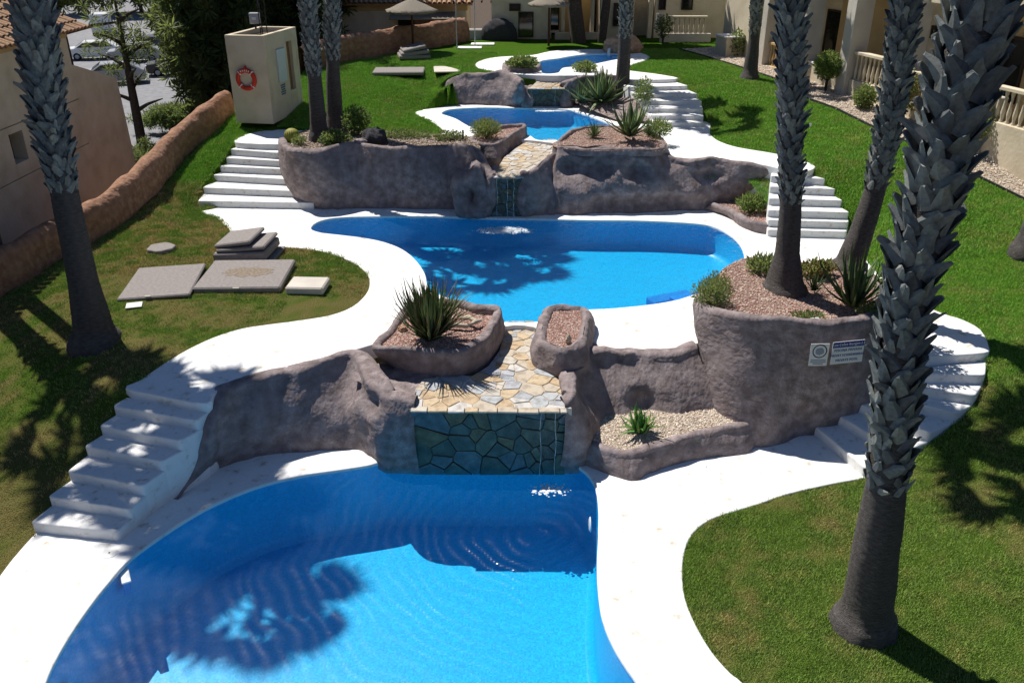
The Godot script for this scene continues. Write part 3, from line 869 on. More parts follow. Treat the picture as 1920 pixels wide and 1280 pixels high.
func water(pool: PackedVector2Array, y: float, which: int) -> ArrayMesh:
	var r := bounds2(pool).grow(0.12)
	var cell := 0.045 if which == 1 else (0.055 if which == 2 else 0.06)
	var inside := shifted(pool, 0.08)
	# where falling water meets the pool
	var src: Vector2 = [Vector2(0.45, -10.1), Vector2(-0.2, -20.6), Vector2(1.2, -28.8), Vector2(4.1, -35.0)][which - 1]
	var nx := int(r.size.x / cell) + 1
	var nz := int(r.size.y / cell) + 1
	var vs := PackedVector3Array()
	var ns := PackedVector3Array()
	var ok := PackedByteArray()
	var nz2 := FastNoiseLite.new()
	nz2.seed = 40 + which
	nz2.frequency = 1.0
	nz2.fractal_octaves = 2
	for j in nz:
		for i in nx:
			var p := r.position + Vector2(i, j) * cell
			var keep := Geometry2D.is_point_in_polygon(p, inside)
			ok.append(1 if keep else 0)
			if not keep:
				vs.append(Vector3(p.x, y, p.y))
				ns.append(Vector3.UP)
				continue
			var hgt := wave(p, src, which, nz2)
			var e := 0.02
			var gx := (wave(p + Vector2(e, 0), src, which, nz2) - hgt) / e
			var gz := (wave(p + Vector2(0, e), src, which, nz2) - hgt) / e
			vs.append(Vector3(p.x, y + hgt, p.y))
			ns.append(Vector3(-gx, 1, -gz).normalized())
	var ix := PackedInt32Array()
	for j in nz - 1:
		for i in nx - 1:
			var a := j * nx + i
			if ok[a] + ok[a + 1] + ok[a + nx] + ok[a + nx + 1] > 0:
				ix.append_array(PackedInt32Array([a, a + 1, a + nx, a + 1, a + nx + 1, a + nx]))
	var ar := []
	ar.resize(Mesh.ARRAY_MAX)
	ar[Mesh.ARRAY_VERTEX] = vs
	ar[Mesh.ARRAY_NORMAL] = ns
	ar[Mesh.ARRAY_INDEX] = ix
	var m := ArrayMesh.new()
	m.add_surface_from_arrays(Mesh.PRIMITIVE_TRIANGLES, ar)
	return m


func wave(p: Vector2, src: Vector2, which: int, nz2: FastNoiseLite) -> float:
	var d := p.distance_to(src)
	var warp := nz2.get_noise_2d(p.x * 0.7, p.y * 0.7) * 0.35
	if which == 1:
		var fall := exp(-d * 0.33)
		return 0.010 * fall * sin(TAU * (d + warp * 0.6) / 0.2) + 0.004 * nz2.get_noise_2d(p.x * 1.6, p.y * 1.6) + 0.0035 * nz2.get_noise_2d(p.x * 8.0 + 9.0, p.y * 8.0) * fall
	return 0.012 * nz2.get_noise_2d(p.x * 3.2, p.y * 3.2) + 0.014 * nz2.get_noise_2d(p.x * 6.5 + 5.0, p.y * 6.5) + 0.004 / (1.0 + d) * sin(TAU * (d + warp) / 0.3)


func left_limit(z: float) -> float:
	# x of the boundary wall at depth z
	var n := WALL_BASE.size() / 3
	for i in n - 1:
		var z0: float = WALL_BASE[i * 3 + 2]
		var z1: float = WALL_BASE[i * 3 + 5]
		if z <= z0 and z >= z1:
			return lerpf(WALL_BASE[i * 3], WALL_BASE[i * 3 + 3], (z - z0) / (z1 - z0))
	if z > WALL_BASE[2]:
		return WALL_BASE[0]
	return lerpf(WALL_BASE[n * 3 - 3], -7.9, clampf((z - WALL_BASE[n * 3 - 1]) / (-32.0 - WALL_BASE[n * 3 - 1]), 0, 1))


func turf_color(x: float, z: float) -> Color:
	var a := lumps.get_noise_2d(x * 0.55 + 3.0, z * 0.55) * 0.5 + 0.5
	var b := fine.get_noise_2d(x * 2.3, z * 2.3) * 0.5 + 0.5
	var dry := clampf((a * 0.65 + b * 0.5 - (0.43 if x < -2.0 and z > -23.0 else 0.56)) * 3.0, 0.0, 1.0)
	var amount := 0.35
	if x < -2.0 and z > -23.0:
		amount = 1.25
	elif z > -13.0:
		amount = 0.95
	elif z > -22.0:
		amount = 0.45
	# worn soil along the foot of the lowest left steps
	var worn := clampf(1.0 - Vector2(x + 7.3, (z + 10.6) * 0.6).length() / 1.1, 0, 1)
	dry = clampf(dry * amount + worn * (0.5 + b), 0, 1)
	var lush := Color(0.085, 0.215, 0.018)
	if z > -13.0 or (x < -2.0 and z > -23.0):
		lush = Color(0.095, 0.165, 0.026)
	lush = lush.lerp(Color(0.125, 0.225, 0.028), b * 0.5)
	return lush.lerp(Color(0.27, 0.20, 0.095), dry * 0.7)


func strip(a: Array) -> PackedVector2Array:
	# the footprint between the foot and the rim of a wall
	var p := PackedVector2Array()
	var n := a.size() / 6
	for i in n:
		p.append(Vector2(a[i * 6], a[i * 6 + 2]))
	for i in range(n - 1, -1, -1):
		p.append(Vector2(a[i * 6 + 3], a[i * 6 + 5] - 0.12))
	return p


func rim_of(a: Array) -> PackedVector2Array:
	var p := PackedVector2Array()
	for i in a.size() / 6:
		p.append(Vector2(a[i * 6 + 3], a[i * 6 + 5]))
	return p


func mark_zones() -> void:
	zones.append([PackedVector2Array([Vector2(5.1, -22.0), Vector2(7.0, -22.0), Vector2(7.0, -19.9), Vector2(5.9, -20.0), Vector2(5.4, -21.2)]), 1.1])
	for e in [[ROCK1_LEFT, -0.2], [ROCK1_RIGHT, -0.2], [ROCK2_LEFT, 1.0], [ROCK2_RIGHT, 1.0], [ROCK3_LEFT.slice(12), 2.3], [ROCK3_RIGHT, 2.3], [LOW_PLANTER, -0.1]]:
		zones.append([strip(e[0]), e[1]])
	for e in [[DRUM, 1.0], [PLANTER_LEFT, 0.9], [PLANTER_SMALL, 0.9], [PLANTER2_LEFT, 2.2], [PLANTER2_RIGHT, 2.3], [PLANTER3, 3.2]]:
		zones.append([rim_of(e[0]), e[1]])
	for e in [CHUTE1, CHUTE2, CHUTE3]:
		zones.append([v2(e), [0.7, 1.9, 2.7][[CHUTE1, CHUTE2, CHUTE3].find(e)]])
	zones.append([PackedVector2Array([Vector2(1.2, -12.0), Vector2(3.6, -12.3), Vector2(3.6, -13.4), Vector2(1.1, -13.2)]), 0.1])
	zones.append([PackedVector2Array([Vector2(-6.3, -22.4), Vector2(-0.4, -22.0), Vector2(-0.5, -24.2), Vector2(-3.9, -24.95), Vector2(-5.9, -25.5)]), 2.45])
	zones.append([PackedVector2Array([Vector2(2.1, -28.9), Vector2(3.3, -27.0), Vector2(4.1, -27.2), Vector2(3.7, -31.2), Vector2(2.3, -30.9)]), 2.5])
	for e in [[STAIR1_LEFT, 0.0, 0.18], [STAIR1_RIGHT, 0.0, 0.18], [STAIR2_LEFT, E2, 0.18], [STAIR2_RIGHT, E2, 0.18], [STAIR3_RIGHT, E3, 0.133]]:
		var a: Array = e[0]
		for i in a.size() / 4 - 1:
			var k := i * 4
			zones.append([PackedVector2Array([Vector2(a[k], a[k + 1]), Vector2(a[k + 2], a[k + 3]), Vector2(a[k + 6], a[k + 7]), Vector2(a[k + 4], a[k + 5])]), float(e[1]) + float(e[2]) * i - 0.02])


func lawn() -> void:
	var cell := 0.2
	var x0 := -11.6
	var x1 := 15.0
	var z0 := -43.0
	var z1 := -3.0
	var nx := int((x1 - x0) / cell) + 1
	var nz := int((z1 - z0) / cell) + 1
	var rows := []
	var vs := PackedVector3Array()
	var cs := PackedColorArray()
	var drop := PackedByteArray()
	var grown := []
	var shrunk := []
	for p in pools:
		grown.append(shifted(p, 0.12))
	for d in decks:
		shrunk.append(shifted(d[0], -0.12))
	for j in nz:
		for i in nx:
			var x := x0 + i * cell
			var z := z0 + j * cell
			var p := Vector2(x, z)
			var y := hill(x, z)
			y += fine.get_noise_2d(x * 0.8, z * 0.8) * 0.015
			var out := 0
			for k in decks.size():
				if Geometry2D.is_point_in_polygon(p, shrunk[k]):
					y = minf(y, decks[k][1] - 0.14)
				if Geometry2D.is_point_in_polygon(p, grown[k]):
					out = 1
			for zn in zones:
				if y > zn[1] and Geometry2D.is_point_in_polygon(p, zn[0]):
					y = zn[1]
			if x < left_limit(z) - 0.1:
				out = 1
			drop.append(out)
			vs.append(Vector3(x, y, z))
			cs.append(turf_color(x, z))
	var ns := PackedVector3Array()
	for j in nz:
		for i in nx:
			var a := vs[j * nx + maxi(i - 1, 0)]
			var b := vs[j * nx + mini(i + 1, nx - 1)]
			var c := vs[maxi(j - 1, 0) * nx + i]
			var d := vs[mini(j + 1, nz - 1) * nx + i]
			ns.append((d - c).cross(b - a).normalized())
	var ix := PackedInt32Array()
	for j in nz - 1:
		for i in nx - 1:
			var a := j * nx + i
			if drop[a] + drop[a + 1] + drop[a + nx] + drop[a + nx + 1] == 0:
				ix.append_array(PackedInt32Array([a, a + 1, a + nx, a + 1, a + nx + 1, a + nx]))
	var ar := []
	ar.resize(Mesh.ARRAY_MAX)
	ar[Mesh.ARRAY_VERTEX] = vs
	ar[Mesh.ARRAY_NORMAL] = ns
	ar[Mesh.ARRAY_COLOR] = cs
	ar[Mesh.ARRAY_INDEX] = ix
	var m := ArrayMesh.new()
	m.add_surface_from_arrays(Mesh.PRIMITIVE_TRIANGLES, ar)
	struct("lawn", m, M.turf, "mown lawn sloping up both sides of the pools")


# ------------------------------------------------------------------ gravel
func pebbles() -> Array:
	if pebble_meshes.is_empty():
		for k in 3:
			var s := SphereMesh.new()
			s.radius = 0.5
			s.height = 1.0
			s.radial_segments = 6
			s.rings = 3
			pebble_meshes.append(s)
	return pebble_meshes


func gravel_bed(parent: Node, poly: PackedVector2Array, y: Callable, m: Material, tone: Array, count: int, size: float) -> void:
	var st := new_st()
	st.set_smooth_group(1)
	var r := bounds2(poly)
	var fillp := poly
	var cell := clampf(maxf(r.size.x, r.size.y) / 12.0, 0.12, 0.5)
	var zi := r.position.y
	while zi < r.end.y:
		var xi := r.position.x
		while xi < r.end.x:
			var sq := PackedVector2Array([Vector2(xi, zi), Vector2(xi + cell, zi), Vector2(xi + cell, zi + cell), Vector2(xi, zi + cell)])
			for piece in Geometry2D.intersect_polygons(fillp, sq):
				var ix := Geometry2D.triangulate_polygon(piece)
				for i in range(0, ix.size(), 3):
					var q := []
					for k in 3:
						var a: Vector2 = piece[ix[i + k]]
						q.append(Vector3(a.x, y.call(a), a.y))
					if (q[1] - q[0]).cross(q[2] - q[0]).y < 0.0:
						tri(st, q[0], q[1], q[2])
					else:
						tri(st, q[0], q[2], q[1])
			xi += cell
		zi += cell
	part("bed", done(st), m, parent)
	var places := []
	var cols := PackedColorArray()
	var tries := 0
	while places.size() < count and tries < count * 4:
		tries += 1
		var p := r.position + Vector2(rng.randf(), rng.randf()) * r.size
		if not Geometry2D.is_point_in_polygon(p, poly):
			continue
		var s := size * rng.randf_range(0.5, 1.25)
		var b := Basis.from_euler(Vector3(rng.randf() * 0.6, rng.randf() * TAU, rng.randf() * 0.6)).scaled(Vector3(s, s * rng.randf_range(0.5, 0.8), s * rng.randf_range(0.7, 1.0)))
		places.append(Transform3D(b, Vector3(p.x, y.call(p) + s * 0.1, p.y)))
		var c: Color = tone[rng.randi() % tone.size()]
		var k := rng.randf_range(0.75, 1.25)
		cols.append(Color(c.r * k, c.g * k, c.b * k))
	copies("gravel", pebbles()[0], M.pebbles, places, cols, parent)


const WHITE_STONES := [Color(0.54, 0.46, 0.37), Color(0.66, 0.58, 0.48), Color(0.44, 0.34, 0.25), Color(0.38, 0.30, 0.24)]
const RED_STONES := [Color(0.36, 0.20, 0.16), Color(0.45, 0.30, 0.25), Color(0.30, 0.16, 0.12), Color(0.50, 0.40, 0.35)]
const BUFF_STONES := [Color(0.46, 0.36, 0.28), Color(0.38, 0.27, 0.20), Color(0.52, 0.44, 0.36)]


func inner_poly(o: Dictionary) -> PackedVector2Array:
	var p := PackedVector2Array(o["rim_inner"])
	return shifted(p, 0.03)


func build_rocks() -> void:
	# each rock wall is one body; planters have a bed of gravel
	var o := {"width": 0.32, "rim": 0.10, "bulge": 0.10, "amp": 0.15, "freq": 0.7, "skirt": 0.13, "back": 0.5, "dents": [[Vector3(-2.3, 1.02, -12.6), 0.45, 0.22, 0.16]]}
	var w := thing("rock_wall", "mauve gunite rock wall between the lowest left steps and the wide waterfall", "rock wall")
	part("rock_face", ribbon(ROCK1_LEFT, false, 8, o), M.gunite, w)
	solid.append(strip(ROCK1_LEFT))
	shelf(w, PackedVector2Array([Vector2(-2.75, -12.75), Vector2(-1.9, -12.1), Vector2(-1.62, -12.1), Vector2(-1.5, -12.75), Vector2(-0.9, -12.85), Vector2(-0.7, -13.2), Vector2(-1.6, -13.35), Vector2(-2.6, -13.3)]), 1.13)
	o = {"width": 0.34, "rim": 0.11, "bulge": 0.10, "amp": 0.20, "freq": 0.85, "skirt": 0.13, "back": 0.5, "dents": [[Vector3(2.3, 0.6, -12.9), 0.6, 0.3, 0.14]]}
	w = thing("rock_wall", "mauve gunite rock wall between the wide waterfall and the tall round planter", "rock wall")
	part("rock_face", ribbon(ROCK1_RIGHT, false, 8, o), M.gunite, w)
	# tall round planter
	o = {"width": 0.22, "rim": 0.09, "bulge": 0.06, "amp": 0.09, "freq": 0.6, "skirt": 0.4, "back": 0.35, "rows": 18}
	w = thing("planter", "tall round brown rock planter with two palms and two signs on its wall", "planter")
	part("planter_wall", ribbon(DRUM, true, 6, o), M.gunite, w)
	gravel_bed(w, inner_poly(o), func(p: Vector2): return 1.98 + 0.06 * sin(p.x * 2.0) + (p.y + 14.0) * -0.05 - clampf(4.2 - p.x, 0, 1.2) * 0.12, M.red_gravel, RED_STONES + BUFF_STONES, 9000, 0.035)
	solid.append(PackedVector2Array(o["foot"]))
	# low planter with white gravel
	o = {"width": 0.20, "rim": 0.08, "bulge": 0.03, "amp": 0.07, "freq": 0.9, "skirt": 0.1, "back": 0.2, "wobble": 0.05}
	w = thing("planter", "low curved rock planter of pale gravel beside the wide waterfall", "planter")
	part("planter_wall", ribbon(LOW_PLANTER, false, 8, o), M.gunite, w)
	var bed := PackedVector2Array(o["rim_inner"])
	bed.append_array(PackedVector2Array([Vector2(3.5, -12.9), Vector2(2.4, -13.1), Vector2(1.5, -12.9), Vector2(1.05, -12.4)]))
	gravel_bed(w, bed, func(p: Vector2): return 0.30 + clampf((-p.y - 11.9) * 0.16, 0, 0.25), M.white_gravel, WHITE_STONES, 9000, 0.032)
	# the planters on either side of the first chute
	o = {"width": 0.17, "rim": 0.07, "bulge": 0.02, "amp": 0.07, "freq": 0.8, "skirt": 0.2, "back": 0.25, "wobble": 0.03}
	w = thing("planter", "rock planter of red gravel with a spiky yucca left of the stone chute", "planter")
	part("planter_wall", ribbon(PLANTER_LEFT, true, 5, o), M.gunite, w)
	gravel_bed(w, inner_poly(o), func(p: Vector2): return 1.54 + 0.03 * sin(p.x * 3.0), M.red_gravel, RED_STONES, 9000, 0.03)
	o = {"width": 0.20, "rim": 0.10, "bulge": 0.05, "amp": 0.10, "freq": 1.0, "skirt": 0.3, "back": 0.3, "wobble": 0.04}
	w = thing("planter", "small oblong rock planter of red gravel right of the stone chute", "planter")
	part("planter_wall", ribbon(PLANTER_SMALL, true, 6, o), M.gunite, w)
	gravel_bed(w, inner_poly(o), func(_p: Vector2): return 1.50, M.red_gravel, RED_STONES, 2500, 0.03)
	# second terrace
	o = {"width": 0.25, "rim": 0.10, "bulge": 0.08, "amp": 0.16, "freq": 0.55, "skirt": 0.3, "back": 0.4, "rows": 18}
	w = thing("rock_wall", "dark rounded rock planter wall behind the left half of the second pool", "rock wall")
	part("rock_face", ribbon(ROCK2_LEFT, false, 7, o), M.gunite, w)
	var soilp := PackedVector2Array(o["rim_inner"])
	soilp = soilp.slice(0, 66)
	soilp.append_array(PackedVector2Array([Vector2(-1.0, -24.0), Vector2(-2.9, -24.75), Vector2(-3.9, -24.95), Vector2(-5.0, -25.2), Vector2(-5.9, -25.5), Vector2(-6.25, -24.6)]))
	gravel_bed(w, soilp, func(p: Vector2): return 2.74 + clampf((-p.y - 23.6) * -0.05, -0.15, 0.0), M.soil, BUFF_STONES, 5000, 0.04)
	solid.append(soilp)
	o = {"width": 0.24, "rim": 0.12, "bulge": 0.15, "amp": 0.22, "freq": 0.62, "skirt": 0.3, "back": 0.5, "rows": 20, "dents": [[Vector3(1.5, 2.35, -21.8), 0.5, 0.3, 0.28], [Vector3(2.25, 2.35, -21.8), 0.55, 0.3, 0.28], [Vector3(3.2, 2.3, -21.8), 0.55, 0.3, 0.28], [Vector3(5.2, 2.15, -21.8), 0.6, 0.22, 0.2], [Vector3(3.6, 1.5, -21.5), 2.6, 0.3, 0.25]]}
	w = thing("rock_wall", "lumpy mauve rock wall with shaded hollows behind the right half of the second pool", "rock wall")
	part("rock_face", ribbon(ROCK2_RIGHT, false, 8, o), M.gunite, w)
	o = {"width": 0.16, "rim": 0.07, "bulge": 0.0, "amp": 0.06, "freq": 0.8, "skirt": 0.2, "back": 0.25}
	w = thing("planter", "rock planter with a green bush left of the upper chute", "planter")
	part("planter_wall", ribbon(PLANTER2_LEFT, true, 6, o), M.gunite, w)
	gravel_bed(w, inner_poly(o), func(_p: Vector2): return 2.70, M.red_gravel, RED_STONES, 2500, 0.035)
	o = {"width": 0.14, "rim": 0.06, "bulge": 0.0, "amp": 0.08, "freq": 0.8, "skirt": 0.2, "back": 0.2}
	w = thing("planter", "rock planter of buff gravel with three agaves right of the upper chute", "planter")
	part("planter_wall", ribbon(PLANTER2_RIGHT, true, 6, o), M.gunite, w)
	gravel_bed(w, inner_poly(o), func(p: Vector2): return 2.78 - clampf((p.x - 3.2) * 0.04, 0, 0.1), M.red_gravel, BUFF_STONES + RED_STONES, 6000, 0.035)
	o = {"width": 0.2, "rim": 0.08, "bulge": 0.0, "amp": 0.06, "freq": 0.9, "skirt": 0.1, "back": 0.2}
	w = thing("planter", "low rock planter of red gravel beside the right-hand middle steps", "planter")
	part("planter_wall", ribbon(LOW_PLANTER2, false, 6, o), M.gunite, w)
	bed = PackedVector2Array(o["rim_inner"])
	bed.append_array(PackedVector2Array([Vector2(6.2, -21.9), Vector2(5.3, -21.95)]))
	gravel_bed(w, bed, func(_p: Vector2): return 1.46, M.red_gravel, RED_STONES, 2500, 0.035)
	# third terrace
	o = {"width": 0.3, "rim": 0.12, "bulge": 0.1, "amp": 0.16, "freq": 0.6, "skirt": 0.3, "back": 0.3, "dents": [[Vector3(-2.1, 2.8, -29.9), 0.35, 0.28, 0.16]]}
	w = thing("rock_wall", "pale mauve rock bank rising to a point left of the smallest waterfall", "rock wall")
	part("rock_face", ribbon(ROCK3_LEFT, false, 8, o), M.gunite, w)
	solid.append(strip(ROCK3_LEFT))
	o = {"width": 0.3, "rim": 0.1, "bulge": 0.06, "amp": 0.14, "freq": 0.7, "skirt": 0.4, "back": 0.3}
	w = thing("rock_wall", "mauve rock wall with an agave bed right of the smallest waterfall", "rock wall")
	part("rock_face", ribbon(ROCK3_RIGHT, false, 8, o), M.gunite, w)
	var slope := PackedVector2Array([Vector2(2.1, -28.9), Vector2(2.7, -27.9), Vector2(3.3, -27.0), Vector2(4.5, -26.6), Vector2(4.3, -28.2), Vector2(4.1, -29.4), Vector2(3.7, -31.2), Vector2(2.3, -30.9)])
	gravel_bed(w, slope, func(p: Vector2): return 2.56 + clampf((-p.y - 26.9) * 0.10, 0, 0.5) + clampf((p.x - 3.45) * 0.8, 0, 0.5) * clampf((-p.y - 26.6) * 0.5, 0, 1), M.gunite, BUFF_STONES, 2500, 0.04)
	o = {"width": 0.16, "rim": 0.07, "bulge": 0.03, "amp": 0.07, "freq": 0.9, "skirt": 0.3, "back": 0.2}
	w = thing("planter", "small rock planter with a leafy plant beside the topmost pool", "planter")
	part("planter_wall", ribbon(PLANTER3, true, 6, o), M.gunite, w)
	gravel_bed(w, inner_poly(o), func(_p: Vector2): return 3.55, M.soil, BUFF_STONES, 600, 0.04)
	# rock with a cave-like hollow left of the tall waterfall
	var b := part("boulder", boulder(Vector3(0.56, 0.86, 0.55), 0.30, 1.1, 4, true, [[Vector3(-0.12, 0.12, 0.5), 0.44, 0.62]]), M.gunite)
	b.position = Vector3(-1.0, 1.72, -21.6)
	tag(b, "rounded boulder with a dark cave-like hollow left of the tall waterfall", "boulder")


func shelf(w: Node, p: PackedVector2Array, y: float) -> void:
	# lumpy gunite between a wall and a planter
	var st := new_st()
	st.set_smooth_group(1)
	var r := bounds2(p)
	var c := 0.08
	for i in int(r.size.x / c) + 1:
		for j in int(r.size.y / c) + 1:
			var o := r.position + Vector2(i, j) * c
			for q in Geometry2D.intersect_polygons(p, PackedVector2Array([o, o + Vector2(c, 0), o + Vector2(c, c), o + Vector2(0, c)])):
				var ix := Geometry2D.triangulate_polygon(q)
				for k in range(0, ix.size(), 3):
					var t := []
					for m in 3:
						var a: Vector2 = q[ix[k + m]]
						t.append(Vector3(a.x, y + 0.10 * lumps.get_noise_2d(a.x * 1.6, a.y * 1.6), a.y))
					tri(st, t[0], t[1], t[2])
	part("rock_shelf", done(st), M.gunite, w)


func hull(a: Array) -> PackedVector2Array:
	var p := PackedVector2Array()
	for i in range(0, a.size(), 6):
		p.append(Vector2(a[i], a[i + 2]))
		p.append(Vector2(a[i + 3], a[i + 5]))
	return Geometry2D.convex_hull(p)


# ------------------------------------------------------------------ stone chutes and falls
func voronoi(poly: PackedVector2Array, count: int, sd: int) -> Array:
	var r := RandomNumberGenerator.new()
	r.seed = sd
	var bb := bounds2(poly)
	var seeds := []
	while seeds.size() < count:
		var p := bb.position + Vector2(r.randf(), r.randf()) * bb.size
		if Geometry2D.is_point_in_polygon(p, poly):
			seeds.append(p)
	var cells := []
	for it in 2:
		cells = []
		for i in count:
			var c := PackedVector2Array([bb.position, Vector2(bb.end.x, bb.position.y), bb.end, Vector2(bb.position.x, bb.end.y)])
			for j in count:
				if j != i and seeds[i].distance_to(seeds[j]) < bb.size.length():
					c = half_clip(c, (seeds[i] + seeds[j]) * 0.5, (seeds[j] - seeds[i]).normalized())
					if c.size() < 3:
						break
			cells.append(c)
			if it < 1 and c.size() > 2:
				seeds[i] = seeds[i].lerp(centre2(c), 0.5)
	var out := []
	for c in cells:
		if c.size() < 3:
			continue
		for q in Geometry2D.intersect_polygons(c, poly):
			if q.size() > 2:
				out.append(q)
	return out


func half_clip(c: PackedVector2Array, at: Vector2, n: Vector2) -> PackedVector2Array:
	var o := PackedVector2Array()
	var k := c.size()
	for i in k:
		var a := c[i]
		var b := c[(i + 1) % k]
		var da := (a - at).dot(n)
		var db := (b - at).dot(n)
		if da <= 0.0:
			o.append(a)
		if (da < 0.0) != (db < 0.0) and absf(da - db) > 1e-9:
			o.append(a.lerp(b, da / (da - db)))
	return o


# stones laid in a plane: origin, u and v axes, normal; each stone is a piece of its own
func paving(parent: Node, cells: Array, at: Transform3D, gap: float, thick: float, mats: Array, sd: int) -> void:
	var r := RandomNumberGenerator.new()
	r.seed = sd
	for c in cells:
		var best := PackedVector2Array()
		for q in Geometry2D.offset_polygon(c, -gap * r.randf_range(0.6, 1.5), Geometry2D.JOIN_ROUND):
			if q.size() > best.size():
				best = q
		if best.size() < 3 or bounds2(best).size.length() < 0.04:
			continue
		var small := PackedVector2Array()
		for p in best:
			if small.is_empty() or p.distance_to(small[-1]) > 0.012:
				small.append(p)
		if small.size() < 3:
			continue
		var mid := centre2(small)
		var loc := PackedVector2Array()
		for p in small:
			loc.append(p - mid)
		var tilt := Basis.from_euler(Vector3(r.randf_range(-0.025, 0.025), 0, r.randf_range(-0.025, 0.025)))
		var o := part("stone", prism(loc, -0.03, thick * r.randf_range(0.5, 1.4), 0.006), mats[r.randi() % mats.size()], parent)
		o.transform = at * Transform3D(tilt, Vector3(mid.x, 0, mid.y))


func build_waterfalls() -> void:
	var dry := []
	for i in 7:
		dry.append(M["flagstone%d" % i])
	var wet := []
	for i in 5:
		wet.append(M["wetstone%d" % i])
	# --- first: wide
	var w := thing("waterfall", "wide crazy-paved stone chute and dark stone face above the lowest pool", "waterfall")
	chute(w, CHUTE1, -11.8, 1.08, 0.029, 80, dry, 0.007, 3)
	face(w, -1.64, 0.88, -11.80, -0.16, 1.075, 40, wet, 0.006, 5, 0.10)
	# --- second: tall and narrow
	w = thing("waterfall", "narrow stone chute and tall green-grey stone face above the second pool", "waterfall")
	chute(w, CHUTE2, -21.34, 2.29, 0.049, 70, [M.flagstone0, M.flagstone1, M.flagstone6, M.flagstone4], 0.012, 13)
	face(w, -0.55, 0.30, -21.34, 1.06, 2.285, 30, wet, 0.010, 15, 0.06)
	# --- third: small
	w = thing("waterfall", "small stone chute and dark stone face above the third pool", "waterfall")
	chute(w, CHUTE3, -29.53, 3.11, 0.2, 26, [M.flagstone0, M.flagstone3, M.flagstone6], 0.014, 23)
	face(w, 0.52, 1.78, -29.53, 2.36, 3.105, 22, wet, 0.012, 25, 0.05)
	# thin threads of falling water
	for e in [[0.46, 1.07, -11.70, -0.06, "left thread of water falling from the wide stone lip"], [0.70, 1.07, -11.72, -0.06, "right thread of water falling from the wide stone lip"], [-0.38, 2.28, -21.22, 1.19, "left thread of water falling down the tall narrow fall"], [-0.12, 2.28, -21.2, 1.19, "middle thread of water falling down the tall narrow fall"], [0.04, 2.28, -21.22, 1.19, "right thread of water falling down the tall narrow fall"], [0.68, 3.1, -29.42, 2.45, "left thread of water falling down the small fall"], [1.45, 3.1, -29.42, 2.45, "right thread of water falling down the small fall"]]:
		var st := new_st()
		var path := []
		var rad := []
		for k in 9:
			var t := k / 8.0
			path.append(Vector3(e[0] + 0.012 * sin(t * 9.0 + e[0] * 5.0), lerpf(e[1], e[3], t), e[2] + 0.10 * sqrt(t)))
			rad.append(0.0045 * (1.0 + 0.5 * sin(t * 23.0 + e[0] * 9.0)))
		tube(st, path, rad, 6)
		tag(part("water_thread", done(st), M.thread), e[4], "falling water")
	# foam where the water lands
	foam(Vector3(-0.2, E2 - 0.06, -20.35), 0.75, 0.30, 900, "white foam where the tall fall lands in the second pool")
	foam(Vector3(1.2, E3 - 0.06, -29.05), 0.65, 0.14, 350, "white foam where the small fall lands in the third pool")
	foam(Vector3(0.6, -0.06, -11.2), 0.35, 0.2, 120, "sparse bubbles where the wide fall drips into the lowest pool")
	foam(Vector3(4.15, E4 - 0.06, -35.0), 0.22, 0.14, 120, "white foam under the spouting rock in the topmost pool")


func foam(at: Vector3, rx: float, rz: float, n: int, label: String) -> void:
	var pl := []
	for i in n:
		var a := rng.randf() * TAU
		var q := pow(rng.randf(), 0.8) * (1.0 + 0.35 * lumps.get_noise_2d(cos(a) * 2.0 + at.x, sin(a) * 2.0))
		var s := rng.randf_range(0.006, 0.026) * (1.25 - q * 0.7)
		pl.append(Transform3D(Basis.from_scale(Vector3(s * 1.5, s * 0.7, s * 1.3)), at + Vector3(cos(a) * q * rx, s * 0.2, sin(a) * q * rz)))
	var sp := SphereMesh.new()
	sp.radius = 1.0
	sp.height = 2.0
	sp.radial_segments = 8
	sp.rings = 4
	tag(copies("foam", sp, M.foam, pl, PackedColorArray()), label, "foam")


func chute(w: Node, outline: Array, z0: float, y0: float, rise: float, count: int, mats: Array, gap: float, sd: int) -> void:
	var p := v2(outline)
	var loc := PackedVector2Array()
	var k := sqrt(1.0 + rise * rise)
	for q in p:
		loc.append(Vector2(q.x, (q.y - z0) * k))
	# local frame: x along x, z along the slope
	var ez := Vector3(0, -rise, 1).normalized()
	var b := Basis(Vector3.RIGHT, ez.cross(Vector3.RIGHT).normalized(), ez)
	var at := Transform3D(b, Vector3(0, y0, z0))
	var st := new_st()
	st.set_smooth_group(-1)
	flat_poly(st, loc, 0.0)
	ring_side(st, loc, -0.5, loc, 0.0)
	var o := part("mortar_bed", done(st), M.mortar, w)
	o.transform = at
	paving(w, voronoi(loc, count, sd), at, gap, 0.016, mats, sd)


